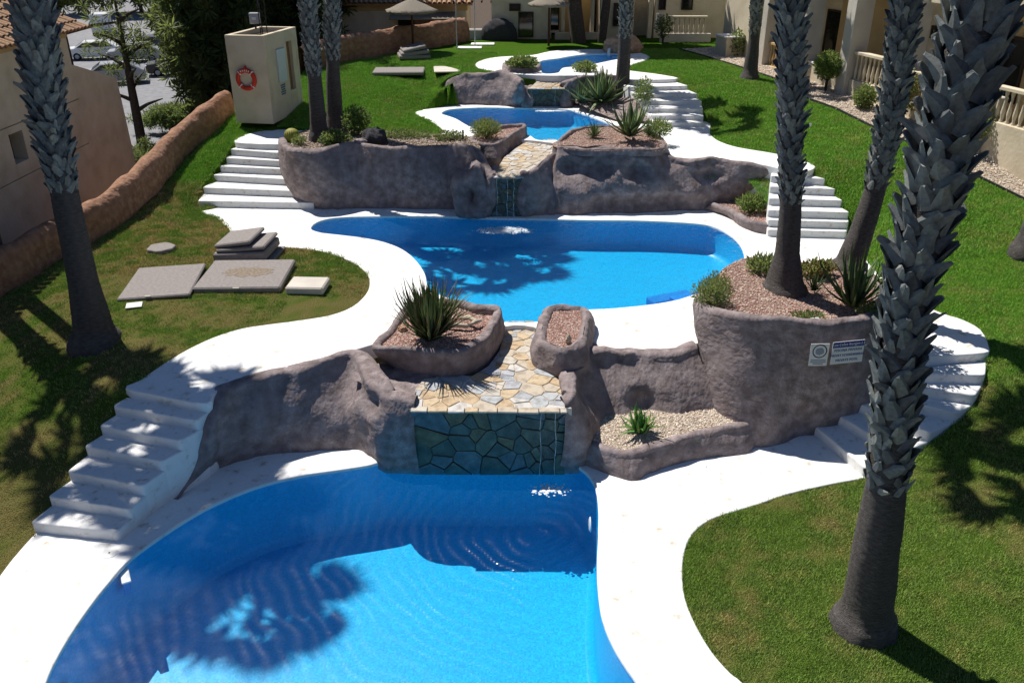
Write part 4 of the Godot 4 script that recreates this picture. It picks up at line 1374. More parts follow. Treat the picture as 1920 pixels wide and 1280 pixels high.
func face(w: Node, xa: float, xb: float, z: float, ya: float, yb: float, count: int, mats: Array, gap: float, sd: int, bow: float) -> void:
	# upright stone face; local x along x, local z downwards, local y towards the viewer
	var b := Basis(Vector3.RIGHT, Vector3(0, 0, 1), Vector3(0, -1, 0))
	var at := Transform3D(b, Vector3(0, 0, z))
	var r := PackedVector2Array([Vector2(xa, -yb), Vector2(xb, -yb), Vector2(xb, -ya), Vector2(xa, -ya)])
	var back := part("mortar_face", box_mesh(Vector3(xb - xa, yb - ya, 0.3), 0.01, Vector3((xa + xb) * 0.5, (ya + yb) * 0.5 - 0.002, z - 0.15)), M.wet_mortar, w)
	paving(w, voronoi(r, count, sd), at, gap, 0.03, mats, sd)
	# overhanging lip stones
	var rr := RandomNumberGenerator.new()
	rr.seed = sd
	var x := xa + 0.02
	while x < xb - 0.05:
		var l := minf(rr.randf_range(0.18, 0.34), xb - x)
		var o := part("lip_stone", box_mesh(Vector3(l - 0.012, 0.035, 0.16), 0.008), M["flagstone%d" % ([0, 1, 4, 6][rr.randi() % 4])], w)
		o.position = Vector3(x + l * 0.5, yb + 0.012 + rr.randf_range(-0.004, 0.004), z + 0.01 + rr.randf_range(0, 0.035))
		o.rotation.y = rr.randf_range(-0.05, 0.05)
		x += l


# ------------------------------------------------------------------ steps
func build_stairs() -> void:
	flight(STAIR1_LEFT, 0.0, 0.18, "flight of seven white steps at the lower left, partly in palm shade", 0.5, -1)
	flight(STAIR1_RIGHT, 0.0, 0.18, "curved flight of white steps round the tall planter at lower right", 0.5, 1)
	flight(STAIR2_LEFT, E2, 0.18, "flight of white steps left of the dark rounded rock wall", 0.5, -1)
	flight(STAIR2_RIGHT, E2, 0.18, "flight of white steps right of the second pool behind the palm", 0.4, 1)
	flight(STAIR3_RIGHT, E3, 0.133, "shaded flight of white steps right of the agaves near the topmost pool", 0.5, 1)


func flight(a: Array, y0: float, h: float, label: String, deep: float, _side: int) -> void:
	var w := thing("garden_steps", label, "steps")
	var n := a.size() / 4
	for i in n - 1:
		var l := Vector2(a[i * 4], a[i * 4 + 1])
		var r := Vector2(a[i * 4 + 2], a[i * 4 + 3])
		var l2 := Vector2(a[i * 4 + 4], a[i * 4 + 5])
		var r2 := Vector2(a[i * 4 + 6], a[i * 4 + 7])
		# each step runs under the next one
		var lb := l2 + (l2 - l).normalized() * 0.10
		var rb := r2 + (r2 - r).normalized() * 0.10
		var front := (r - l).normalized()
		var p := PackedVector2Array()
		var c := 0.07
		var q := [l, r, rb, lb]
		for k in 4:
			var v: Vector2 = q[k]
			var da: Vector2 = (q[(k + 3) % 4] - v).normalized()
			var db: Vector2 = (q[(k + 1) % 4] - v).normalized()
			var cc := c if k < 2 else 0.04
			for m in 5:
				var t := m / 4.0
				p.append(v + da * cc * (1.0 - t) * (1.0 - t) + db * cc * t * t)
			if k == 0:
				for m in range(1, 8):
					var t := m / 8.0
					p.append((l + front * c).lerp(r - front * c, t) + Vector2(front.y, -front.x) * 0.006 * sin(m * 2.1 + i * 1.7))
		if Geometry2D.is_polygon_clockwise(p):
			p.reverse()
		solid.append(p)
		part("step", slab(p, PackedVector2Array(), y0 + h * (i + 1) + 0.003 * i, h * (i + 1) + 0.25, 0.028), M.step_plaster, w)


# ------------------------------------------------------------------ palms
var boot_meshes := []
var frond_meshes := []


func boot_mesh(k: int) -> ArrayMesh:
	# stub of a cut leaf stalk: a thick curved blade that widens at its foot
	var l := 1.0
	var front := []
	var n := 5
	for i in n:
		var t := float(i) / (n - 1)
		var w: float = lerpf(0.36, 0.11 + 0.05 * k, pow(t, 0.9)) + 0.06 * sin(t * 3.6 + k * 0.8)
		var c := Vector3(0.05 * sin(k * 2.0) * t, l * t * 0.93, 0.03 + (0.05 + 0.04 * k) * t + 0.12 * t * t)
		var th := lerpf(0.05, 0.03, t)
		var row := PackedVector3Array()
		row.append(c + Vector3(-w, 0, -0.16 * (1.0 - t) - 0.03))
		row.append(c + Vector3(-w * 0.45, 0.02 * t, th))
		row.append(c + Vector3(w * 0.45, 0.05 * t * (k - 1), th))
		row.append(c + Vector3(w, 0.04 * t * (1 - k), -0.16 * (1.0 - t) - 0.03))
		row.append(c + Vector3(0, 0, -0.03))
		front.append(row)
	var st := new_st()
	st.set_smooth_group(-1)
	for i in n - 1:
		for j in 5:
			quad(st, front[i][j], front[i][(j + 1) % 5], front[i + 1][(j + 1) % 5], front[i + 1][j])
	var e: PackedVector3Array = front[n - 1]
	for j in range(1, 4):
		tri(st, e[0], e[j], e[j + 1])
	return done(st)


func frond_mesh(k: int) -> ArrayMesh:
	# fan leaf: stalk along +z, then a ring of folded, drooping fingers
	var st := new_st()
	var stalk := []
	var rad := []
	for i in 6:
		var t := i / 5.0
		stalk.append(Vector3(0, 0.25 * t - 0.38 * t * t, 1.25 * t))
		rad.append(lerpf(0.022, 0.010, t))
	tube(st, stalk, rad, 5)
	var hub: Vector3 = stalk[5]
	st.set_smooth_group(-1)
	var fingers := 26
	for i in fingers:
		var a := lerpf(-1.9, 1.9, float(i) / (fingers - 1))
		var dir := Vector3(sin(a), -0.06, cos(a))
		var side := Vector3(cos(a), 0, -sin(a))
		var l := (0.74 + 0.12 * sin(i * 2.7 + k)) * (1.0 - 0.12 * absf(a) / 2.35)
		var w := 0.030
		var mid := hub + dir * l * 0.55
		var tip := hub + dir * l - Vector3(0, 0.20 + 0.14 * sin(i * 1.3 + k * 2.0) + 0.12 * absf(a), 0)
		quad(st, hub, mid - side * w * 1.7, tip, mid + Vector3(0, -0.035, 0))
		quad(st, hub, mid + Vector3(0, -0.035, 0), tip, mid + side * w * 1.7)
	return done(st)


func along(pts: Array, y: float) -> Array:
	var n := pts.size()
	for i in n - 1:
		var a: Vector3 = pts[i][0]
		var b: Vector3 = pts[i + 1][0]
		if y <= b.y or i == n - 2:
			var t := clampf((y - a.y) / (b.y - a.y), 0.0, 1.0)
			var a0: Vector3 = pts[maxi(i - 1, 0)][0]
			var b1: Vector3 = pts[mini(i + 2, n - 1)][0]
			var p: Vector3 = cr(a0, a, b, b1, t)
			return [Vector3(p.x, y, p.z), lerpf(pts[i][1], pts[i + 1][1], t)]
	return pts[n - 1]


func palm(label: String, pts: Array, boots_from: float, seen_to: float, step: float, size: float, crown := 1.0, fronds := 14) -> Node3D:
	if boot_meshes.is_empty():
		for k in 3:
			boot_meshes.append(boot_mesh(k))
		for k in 2:
			frond_meshes.append(frond_mesh(k))
	var base: Vector3 = pts[0][0]
	var w := thing("palm_tree", label, "palm tree", base, 0.0, "fan palms of the garden")
	var top: float = pts[-1][0].y
	var rows := []
	var sides := 22
	var hs := []
	var y := base.y - 0.25
	while y < top:
		hs.append(y)
		y += 0.05 if y < boots_from + 0.3 else 0.25
	for s in sides:
		var r := PackedVector3Array()
		for h in hs:
			var e := along(pts, maxf(h, base.y))
			var c: Vector3 = e[0]
			var q: float = e[1]
			var a := TAU * s / sides
			q *= 1.0 + 0.05 * lumps.get_noise_3d(cos(a) * 1.2 + base.x, h * 1.1, sin(a) * 1.2) + 0.012 * sin(h * 62.0 + 2.0 * lumps.get_noise_2d(a, h))
			if h < base.y + 0.2:
				q *= 1.0 + 0.10 * absf(sin(a * 4.5 + base.z))
			r.append(Vector3(c.x + cos(a) * q, h, c.z + sin(a) * q) - base)
		rows.append(r)
	part("trunk", grid_mesh(rows, true), M.palm_bark, w)
	# stubs of old leaves, each one a piece: rows that lean left and right in turn and lap over one another
	var i := 0
	y = boots_from
	var hidden := []
	var shown := 0
	var per := 8 if size > 0.25 else 7
	while y < top - 0.05:
		var lean_side := 1.0 if i % 2 else -1.0
		for j in per:
			var yy := y + rng.randf_range(-0.12, 0.12) * step * per
			var e := along(pts, yy)
			var c: Vector3 = e[0]
			var a := TAU * (j + 0.5 * (i % 2)) / per + i * 0.21 + rng.randf_range(-0.14, 0.14)
			var out := Vector3(cos(a), 0, sin(a))
			var up_t := clampf((y - boots_from) / 5.0, 0.0, 1.0)
			var s := size * rng.randf_range(0.82, 1.2) * lerpf(0.8, 1.0, clampf((y - boots_from) / 0.5, 0.0, 1.0)) * (0.95 + 0.3 * up_t)
			var lean := rng.randf_range(-0.06, 0.12) + 0.12 * up_t + (0.3 if rng.randf() < 0.05 else 0.0)
			var bs := Basis(Vector3.UP.cross(out), Vector3.UP, out)
			bs = bs * Basis(Vector3.RIGHT, lean) * Basis(Vector3.BACK, lean_side * rng.randf_range(0.25, 0.75))
			var tr := Transform3D(bs.scaled_local(Vector3(s, s, s)), c + out * (float(e[1]) - 0.012) - base)
			if y < seen_to and shown < 298:
				var o := part("leaf_stub", boot_meshes[rng.randi() % 3], M["boot%d" % (rng.randi() % 4)], w)
				o.transform = tr
				shown += 1
			else:
				hidden.append(tr)
		y += step * per
		i += 1
	if hidden.size():
		copies("upper_stubs", boot_meshes[1], M.boot0, hidden, PackedColorArray(), w)
	# crown
	var head: Vector3 = pts[-1][0]
	for k in fronds:
		var t := float(k) / fronds
		var o := part("frond", frond_meshes[k % 2], M.frond if k % 4 else M.leaf_olive, w)
		var pitch := lerpf(-1.2, 0.35, pow(t, 0.8)) + rng.randf_range(-0.1, 0.1)
		o.transform = Transform3D(Basis(Vector3.UP, k * 2.39996) * Basis(Vector3.RIGHT, pitch).scaled(Vector3.ONE * crown * rng.randf_range(0.9, 1.15)), head - base + Vector3(0, 0.25 * (1.0 - t), 0))
	solid.append(disc(Vector2(base.x, base.z), float(pts[0][1]) * 0.9))
	return w


func disc(c: Vector2, r: float) -> PackedVector2Array:
	var p := PackedVector2Array()
	for i in 14:
		p.append(c + Vector2(cos(TAU * i / 14.0), sin(TAU * i / 14.0)) * r)
	return p


func build_palms() -> void:
	palm("thick palm trunk with grey leaf stubs on the near right lawn", [[Vector3(4.51, 0.0, -8.24), 0.40], [Vector3(4.50, 0.35, -8.24), 0.31], [Vector3(4.44, 1.2, -8.24), 0.275], [Vector3(4.37, 2.3, -8.24), 0.22], [Vector3(4.15, 4.3, -8.24), 0.205], [Vector3(4.19, 6.0, -8.24), 0.225], [Vector3(4.26, 7.6, -8.24), 0.25], [Vector3(4.3, 10.6, -8.3), 0.28]], 2.15, 7.9, 0.0185, 0.27, 0.85)
	palm("palm trunk with grey leaf stubs on the left lawn above the lowest steps", [[Vector3(-7.64, 1.18, -14.05), 0.46], [Vector3(-7.62, 1.5, -14.05), 0.34], [Vector3(-7.60, 2.4, -14.05), 0.25], [Vector3(-7.56, 4.1, -14.05), 0.22], [Vector3(-7.52, 5.2, -14.05), 0.22], [Vector3(-7.38, 7.0, -14.05), 0.25], [Vector3(-7.45, 7.8, -14.15), 0.25], [Vector3(-7.85, 8.7, -14.5), 0.24]], 4.05, 7.6, 0.0115, 0.27, 0.5, 9)
	palm("straight palm trunk growing from the tall round planter", [[Vector3(5.07, 1.9, -14.68), 0.42], [Vector3(5.05, 2.15, -14.68), 0.33], [Vector3(5.02, 2.7, -14.68), 0.22], [Vector3(4.95, 3.6, -14.68), 0.185], [Vector3(4.81, 4.4, -14.68), 0.18], [Vector3(4.45, 7.0, -14.68), 0.19], [Vector3(4.05, 9.6, -14.9), 0.2]], 3.65, 7.4, 0.0130, 0.22, 0.85)
	palm("right-leaning palm trunk at the back of the tall round planter", [[Vector3(6.55, 1.95, -15.6), 0.36], [Vector3(6.60, 2.25, -15.6), 0.27], [Vector3(6.70, 2.8, -15.6), 0.22], [Vector3(6.80, 3.6, -15.6), 0.19], [Vector3(6.82, 5.0, -15.6), 0.19], [Vector3(6.70, 6.9, -15.6), 0.21], [Vector3(6.5, 9.0, -15.6), 0.21]], 3.65, 7.4, 0.0130, 0.24, 0.85)
	palm("left of the twin palms in the dark rock planter beside the barrel cactus", [[Vector3(-5.28, 2.72, -23.5), 0.30], [Vector3(-5.28, 3.2, -23.5), 0.22], [Vector3(-5.26, 4.5, -23.5), 0.18], [Vector3(-5.24, 6.4, -23.5), 0.19], [Vector3(-5.2, 9.8, -23.5), 0.2]], 4.45, 6.7, 0.0105, 0.20, 0.75)
	palm("right of the twin palms in the dark rock planter, slightly farther back", [[Vector3(-5.06, 2.68, -24.7), 0.32], [Vector3(-5.05, 3.2, -24.7), 0.23], [Vector3(-4.98, 4.6, -24.7), 0.18], [Vector3(-4.83, 6.3, -24.7), 0.19], [Vector3(-4.7, 10.8, -24.7), 0.2]], 4.7, 6.7, 0.0105, 0.21, 0.75)
	palm("slim palm standing in the agave bed beside the topmost steps", [[Vector3(3.68, 2.7, -29.3), 0.30], [Vector3(3.68, 3.2, -29.3), 0.24], [Vector3(3.68, 4.6, -29.3), 0.20], [Vector3(3.65, 6.0, -29.3), 0.20], [Vector3(3.6, 8.6, -29.3), 0.2]], 4.75, 6.3, 0.0105, 0.18, 0.75)
	palm("short-based palm on the far right lawn beside the gravel strip", [[Vector3(8.18, 3.2, -30.4), 0.36], [Vector3(8.19, 3.6, -30.4), 0.25], [Vector3(8.18, 4.6, -30.4), 0.17], [Vector3(8.1, 6.0, -30.4), 0.18], [Vector3(8.0, 8.6, -30.4), 0.18]], 4.75, 6.2, 0.0105, 0.18, 0.7)
	palm("dark palm trunk cut off by the right edge of the picture", [[Vector3(10.75, 1.9, -16.82), 0.34], [Vector3(10.78, 2.3, -16.82), 0.26], [Vector3(10.9, 3.6, -16.8), 0.22], [Vector3(11.0, 9.5, -16.8), 0.22]], 3.6, 3.7, 0.02, 0.27, 0.75)
	# palms outside the picture whose crowns shade the left steps and lawn
	palm("tall palm beyond the left boundary wall, outside the picture", [[Vector3(-10.85, -2.0, -16.9), 0.22], [Vector3(-10.85, 0.0, -16.9), 0.18], [Vector3(-10.75, 13.6, -16.9), 0.14]], 11.0, -50.0, 0.05, 0.22, 0.9, 16)
	palm("palm beside the left boundary wall, outside the picture", [[Vector3(-10.75, -2.0, -16.0), 0.30], [Vector3(-10.75, 0.6, -16.0), 0.24], [Vector3(-10.75, 9.6, -16.0), 0.2]], 5.0, -50.0, 0.05, 0.3, 0.9, 14)


# ------------------------------------------------------------------ smaller plants
func blade_mesh(w: float, curl: float, thick: float, rows_n := 6) -> ArrayMesh:
	# succulent leaf of length 1 along +y, bending towards +z; w is its half width
	var st := new_st()
	var prev := []
	st.set_smooth_group(1)
	for i in rows_n:
		var t := float(i) / (rows_n - 1)
		var a := curl * t * t
		var c := Vector3(0, t * cos(a * 0.6), t * sin(a * 0.6))
		var ww := w * (1.0 - pow(t, 2.2)) * (0.75 + 0.5 * sin(PI * minf(t * 1.4, 1.0)) * 0.6) + 0.002
		var row := [c + Vector3(-ww, 0, ww * 0.25), c + Vector3(0, 0, -thick * (1.0 - t)), c + Vector3(ww, 0, ww * 0.25), c + Vector3(0, 0, thick * 0.4 * (1.0 - t))]
		if i > 0:
			for j in 4:
				quad(st, prev[j], prev[(j + 1) % 4], row[(j + 1) % 4], row[j])
		prev = row
	return done(st)


func rosette(called: String, label: String, category: String, at: Vector3, n: int, length: float, half_w: float, low: float, high: float, curl: float, mats: Array, group := "") -> Node3D:
	var w := thing(called, label, category, at, rng.randf() * TAU, group)
	var ms := [blade_mesh(half_w, curl, half_w * 0.6), blade_mesh(half_w * 0.9, -curl * 0.5, half_w * 0.6)]
	for i in n:
		var t := float(i) / n
		var o := part("leaf", ms[0 if rng.randf() < 0.75 else 1], mats[rng.randi() % mats.size()], w)
		var tilt := lerpf(low, high, pow(t, 0.9)) + rng.randf_range(-0.08, 0.08)
		var s := length * rng.randf_range(0.75, 1.1) * lerpf(0.85, 1.0, sin(PI * clampf(t + 0.2, 0, 1)))
		o.transform = Transform3D(Basis(Vector3.UP, i * 2.39996 + rng.randf_range(-0.15, 0.15)) * Basis(Vector3.RIGHT, tilt).scaled(Vector3(s, s, s)), Vector3(0, 0.02, 0))
	return w


func leaf_quad(l: float, wd: float) -> ArrayMesh:
	var st := new_st()
	st.set_smooth_group(-1)
	var a := Vector3.ZERO
	var b := Vector3(0, l, l * 0.1)
	var m1 := Vector3(-wd, l * 0.45, 0.0)
	var m2 := Vector3(wd, l * 0.45, 0.0)
	var mm := Vector3(0, l * 0.45, wd * 0.5)
	tri(st, a, m1, mm)
	tri(st, m1, b, mm)
	tri(st, a, mm, m2)
	tri(st, mm, b, m2)
	return done(st)


# crown of separate leaves spread through a lumpy volume on a few stems
func bush(called: String, label: String, category: String, at: Vector3, size: Vector3, n: int, leaf: float, mats: Array, stem := 0.0, narrow := 0.35, group := "", up := 0.3) -> Node3D:
	var w := thing(called, label, category, at, 0.0, group)
	var st := new_st()
	var mid := Vector3(0, stem + size.y, 0)
	var tips := []
	for k in 7:
		var a := k * 2.4 + at.x
		var tip := mid + Vector3(cos(a) * size.x * 0.6, rng.randf_range(-0.2, 0.6) * size.y, sin(a) * size.z * 0.6)
		tips.append(tip)
		var foot := Vector3(cos(a) * 0.02, 0, sin(a) * 0.02)
		tube(st, [foot, Vector3(cos(a) * 0.03, stem * 0.8 + 0.02, sin(a) * 0.03), foot.lerp(tip, 0.6), tip], [0.014 + stem * 0.03, 0.012 + stem * 0.025, 0.008, 0.003], 5)
	part("stems", done(st), M.bark, w)
	var per := []
	for m in mats:
		per.append([])
	for i in n:
		var d := Vector3(rng.randfn(), rng.randfn(), rng.randfn()).normalized()
		var lob := 1.0 + 0.35 * lumps.get_noise_3dv(d * 1.8 + at)
		var r := pow(rng.randf(), 0.45) * lob
		var p := mid + d * r * size
		if p.y < 0.02:
			p.y = rng.randf() * size.y * 0.5 + 0.02
		var look := (d + Vector3.UP * up + Vector3(rng.randfn(), rng.randfn(), rng.randfn()) * 0.6).normalized()
		var bx := look.cross(Vector3(rng.randfn(), rng.randfn(), rng.randfn())).normalized()
		var s := rng.randf_range(0.65, 1.25)
		per[rng.randi() % mats.size()].append(Transform3D(Basis(bx, look, bx.cross(look)).scaled(Vector3.ONE * s), p))
	for k in mats.size():
		if per[k].size():
			copies("leaves", leaf_quad(leaf, leaf * narrow), mats[k], per[k], PackedColorArray(), w)
	return w


func build_plants() -> void:
	var green := [M.agave_green, M.agave_green, M.agave_pale, M.yucca_green]
	# big spiky yucca in the left planter
	rosette("yucca", "large bristling yucca clump in the red gravel planter left of the chute", "yucca", Vector3(-1.42, 1.52, -13.35), 296, 1.15, 0.030, -0.95, 0.0, 0.35, [M.yucca_green, M.yucca_green, M.agave_green, M.yucca_brown])
	# small fresh palm in pale gravel
	rosette("young_palm", "small bright green rosette plant in the pale gravel planter", "plant", Vector3(2.15, 0.36, -12.25), 54, 0.52, 0.075, -1.35, -0.1, 0.9, [M.fresh_green, M.leaf_light, M.fresh_green])
	rosette("seedling", "tiny green sprout in the pale gravel near the tall round planter", "plant", Vector3(3.05, 0.34, -11.95), 7, 0.12, 0.03, -1.2, -0.2, 0.5, [M.leaf_mid])
	# tall planter
	rosette("agave", "tall dark agave at the foot of the leaning palm in the round planter", "agave", Vector3(6.0, 2.0, -13.75), 46, 1.15, 0.05, -1.25, -0.08, 0.45, [M.agave_green, M.yucca_green, M.yucca_green])
	rosette("aloe", "low dark spiky aloe right of the straight palm in the round planter", "aloe", Vector3(5.55, 2.0, -14.5), 40, 0.42, 0.035, -1.4, -0.15, 0.5, [M.leaf_dark, M.yucca_green])
	bush("shrub", "rounded grey-green shrub on the pool side of the round planter", "shrub", Vector3(3.55, 1.92, -13.95), Vector3(0.34, 0.26, 0.34), 1500, 0.07, [M.leaf_mid, M.leaf_olive, M.agave_green], 0.0, 0.16, "", 1.0)
	bush("shrub", "reddish twiggy shrub behind the grey-green one in the round planter", "shrub", Vector3(3.78, 1.92, -14.6), Vector3(0.26, 0.20, 0.3), 700, 0.06, [M.leaf_olive, M.russet, M.leaf_mid], 0.0, 0.16, "", 1.0)
	bush("shrub", "dark leafy shrub at the right rim of the round planter", "shrub", Vector3(6.85, 2.0, -13.9), Vector3(0.42, 0.40, 0.45), 1500, 0.08, [M.leaf_dark, M.leaf_mid, M.leaf_dark], 0.0, 0.3)
	bush("shrub", "low dark plants along the front rim of the round planter", "shrub", Vector3(6.35, 2.0, -13.2), Vector3(0.5, 0.18, 0.25), 1100, 0.07, [M.leaf_dark, M.leaf_mid], 0.0, 0.3)
	bush("shrub", "small sprawling weeds beside the white stone in the round planter", "shrub", Vector3(5.0, 2.02, -13.15), Vector3(0.32, 0.08, 0.15), 320, 0.06, [M.leaf_mid, M.leaf_dark], 0.0, 0.3)
	bush("shrub", "green upright shrub behind the straight palm on its left", "shrub", Vector3(4.85, 1.95, -15.35), Vector3(0.34, 0.22, 0.2), 500, 0.11, [M.agave_pale, M.leaf_mid], 0.0, 0.2, "", 1.2)
	bush("shrub", "russet leafy plant behind the straight palm on its right", "shrub", Vector3(5.85, 1.98, -15.25), Vector3(0.34, 0.16, 0.2), 420, 0.10, [M.russet, M.leaf_olive, M.russet], 0.0, 0.3, "", 1.0)
	# second terrace
	var c := part("barrel_cactus", cactus(), M.cactus)
	c.position = Vector3(-6.0, 2.74, -23.35)
	tag(c, "round yellow barrel cactus beside the twin palms", "cactus")
	bush("shrub", "small yellow-green shrub between the barrel cactus and the twin palms", "shrub", Vector3(-5.72, 2.74, -22.95), Vector3(0.2, 0.14, 0.2), 320, 0.05, [M.leaf_light, M.leaf_olive], 0.0, 0.3)
	bush("shrub", "leafy shrub at the foot of the twin palms", "shrub", Vector3(-4.75, 2.72, -22.95), Vector3(0.42, 0.2, 0.3), 1100, 0.07, [M.leaf_dark, M.leaf_mid, M.leaf_light], 0.0, 0.3)
	bush("shrub", "dark shrub behind the right twin palm", "shrub", Vector3(-4.35, 2.70, -24.2), Vector3(0.4, 0.42, 0.35), 1300, 0.08, [M.leaf_dark, M.leaf_mid], 0.0, 0.3)
	bush("shrub", "low trailing plants along the middle of the dark rock planter", "shrub", Vector3(-3.0, 2.66, -23.9), Vector3(0.85, 0.14, 0.3), 1500, 0.06, [M.leaf_dark, M.leaf_mid], 0.0, 0.3)
	bush("shrub", "low plants near the short stake in the dark rock planter", "shrub", Vector3(-1.75, 2.66, -23.6), Vector3(0.45, 0.16, 0.25), 900, 0.06, [M.leaf_dark, M.leaf_mid, M.leaf_olive], 0.0, 0.3)
	bush("shrub", "dome-shaped olive shrub in the rock planter left of the upper chute", "shrub", Vector3(-0.72, 2.72, -23.85), Vector3(0.42, 0.26, 0.4), 2600, 0.075, [M.leaf_olive, M.leaf_mid, M.leaf_olive], 0.0, 0.14, "", 1.2)
	rosette("agave", "low agave nearest the upper chute in the buff gravel planter", "agave", Vector3(2.25, 2.80, -23.6), 44, 0.52, 0.04, -1.4, -0.15, 0.5, green, "agaves of the upper terraces")
	rosette("agave", "tall agave on a short stem in the middle of the buff gravel planter", "agave", Vector3(3.2, 2.9, -23.2), 54, 1.08, 0.055, -1.3, -0.1, 0.4, green, "agaves of the upper terraces")
	rosette("agave", "small agave at the right end of the buff gravel planter", "agave", Vector3(3.75, 2.85, -23.45), 30, 0.5, 0.04, -1.3, -0.1, 0.5, green, "agaves of the upper terraces")
	bush("shrub", "light green shrub between the agaves and the shaded steps", "shrub", Vector3(4.05, 2.7, -23.9), Vector3(0.38, 0.26, 0.3), 900, 0.09, [M.leaf_light, M.leaf_mid], 0.0, 0.2, "", 1.0)
	bush("shrub", "bright green shrub in the low red gravel planter beside the middle steps", "shrub", Vector3(6.1, 1.46, -21.0), Vector3(0.36, 0.22, 0.3), 900, 0.13, [M.leaf_mid, M.leaf_light, M.leaf_mid], 0.0, 0.14, "", 1.6)
	# third terrace
	rosette("agave", "large agave with pale-edged leaves left of the slim palm", "agave", Vector3(2.95, 2.78, -28.9), 56, 1.35, 0.075, -1.5, -0.1, 0.35, [M.agave_green, M.agave_pale, M.agave_green], "agaves of the upper terraces")
	rosette("agave", "smaller agave at the left end of the topmost agave bed", "agave", Vector3(2.3, 2.78, -28.95), 34, 0.8, 0.05, -1.4, -0.2, 0.35, [M.agave_green, M.agave_pale], "agaves of the upper terraces")
	bush("shrub", "yellow-green shrub above the agave bed beside the topmost pool", "shrub", Vector3(2.55, 3.4, -31.0), Vector3(0.4, 0.2, 0.3), 700, 0.09, [M.leaf_light, M.leaf_mid, M.leaf_olive], 0.0, 0.3)
	bush("shrub", "dark leafy plant at the foot of the slim palm", "shrub", Vector3(4.15, 2.95, -27.7), Vector3(0.3, 0.4, 0.5), 900, 0.09, [M.leaf_dark, M.leaf_mid], 0.0, 0.2)
	bush("shrub", "leafy succulent filling the small planter beside the topmost pool", "shrub", Vector3(0.38, 3.56, -30.9), Vector3(0.52, 0.2, 0.3), 900, 0.11, [M.leaf_light, M.leaf_mid, M.agave_green], 0.0, 0.3, "", 0.8)


func cactus() -> ArrayMesh:
	var rows := []
	for i in 72:
		var r := PackedVector3Array()
		for j in 14:
			var th := PI * (0.03 + 0.80 * j / 13.0)
			var ph := TAU * i / 72.0
			var rib := 1.0 + 0.06 * cos(ph * 18.0)
			r.append(Vector3(sin(th) * cos(ph) * rib * 0.2, 0.17 + cos(th) * 0.19, sin(th) * sin(ph) * rib * 0.2))
		rows.append(r)
	return grid_mesh(rows, true)


# ------------------------------------------------------------------ grass
func build_grass() -> void:
	var st := new_st()
	st.set_smooth_group(-1)
	var r := RandomNumberGenerator.new()
	r.seed = 8
	for k in 9:
		var a := r.randf() * TAU
		var at := Vector3(r.randf_range(-0.035, 0.035), 0, r.randf_range(-0.035, 0.035))
		var side := Vector3(cos(a), 0, sin(a)) * 0.0032
		var lean := Vector3(-sin(a), 0, cos(a)) * r.randf_range(-0.018, 0.018)
		var h := r.randf_range(0.022, 0.045)
		tri(st, at - side, at + side, at + lean + Vector3(0, h, 0))
	var tuft := done(st)
	var places := []
	var cols := PackedColorArray()
	var zones := [[Rect2(-11, -16, 6.5, 11), 42000], [Rect2(-10.5, -22.5, 7.8, 6.6), 42000], [Rect2(2.0, -13.5, 7.5, 8.2), 80000], [Rect2(6.0, -22, 6.6, 8.5), 52000], [Rect2(-8.2, -36, 7.6, 12.5), 46000], [Rect2(-9.9, -27.0, 1.9, 4.6), 7000], [Rect2(3.8, -37, 6.8, 15.2), 46000]]
	var stop := []
	for d in decks:
		stop.append(shifted(d[0], -0.035))
	for z in zones:
		var rect: Rect2 = z[0]
		for i in int(z[1]):
			var p := rect.position + Vector2(rng.randf(), rng.randf()) * rect.size
			if p.x < left_limit(p.y) + 0.3 or p.x > gravel_limit(p.y) - 0.06:
				continue
			var bad := false
			for d in stop:
				if Geometry2D.is_point_in_polygon(p, d):
					bad = true
					break
			if not bad:
				for d in solid:
					if Geometry2D.is_point_in_polygon(p, d):
						bad = true
						break
			if bad:
				continue
			var c := turf_color(p.x, p.y)
			# thin cover on worn patches
			if c.r > 0.14 and rng.randf() < 0.6:
				continue
			var s := rng.randf_range(0.75, 1.3) * (1.0 if p.y > -17.0 else 1.35)
			places.append(Transform3D(Basis(Vector3.UP, rng.randf() * TAU).scaled(Vector3(s * 1.15, s, s * 1.15)), on_hill(p.x, p.y, -0.004)))
			var k := rng.randf_range(1.1, 2.3)
			cols.append(Color(c.r * k * rng.randf_range(0.95, 1.3) + 0.012, c.g * k, c.b * k + 0.016))
	var g := copies("grass", tuft, M.grass_blade, places, cols)
	tag(g, "short green grass blades covering the lawns", "grass")


func gravel_limit(z: float) -> float:
	var n := GRAVEL_EDGE.size() / 2
	if z > GRAVEL_EDGE[1]:
		return GRAVEL_EDGE[0] + (z - GRAVEL_EDGE[1]) * 0.3
	for i in n - 1:
		var z0: float = GRAVEL_EDGE[i * 2 + 1]
		var z1: float = GRAVEL_EDGE[i * 2 + 3]
		if z <= z0 and z >= z1:
			return lerpf(GRAVEL_EDGE[i * 2], GRAVEL_EDGE[i * 2 + 2], (z - z0) / (z1 - z0))
	return 7.0


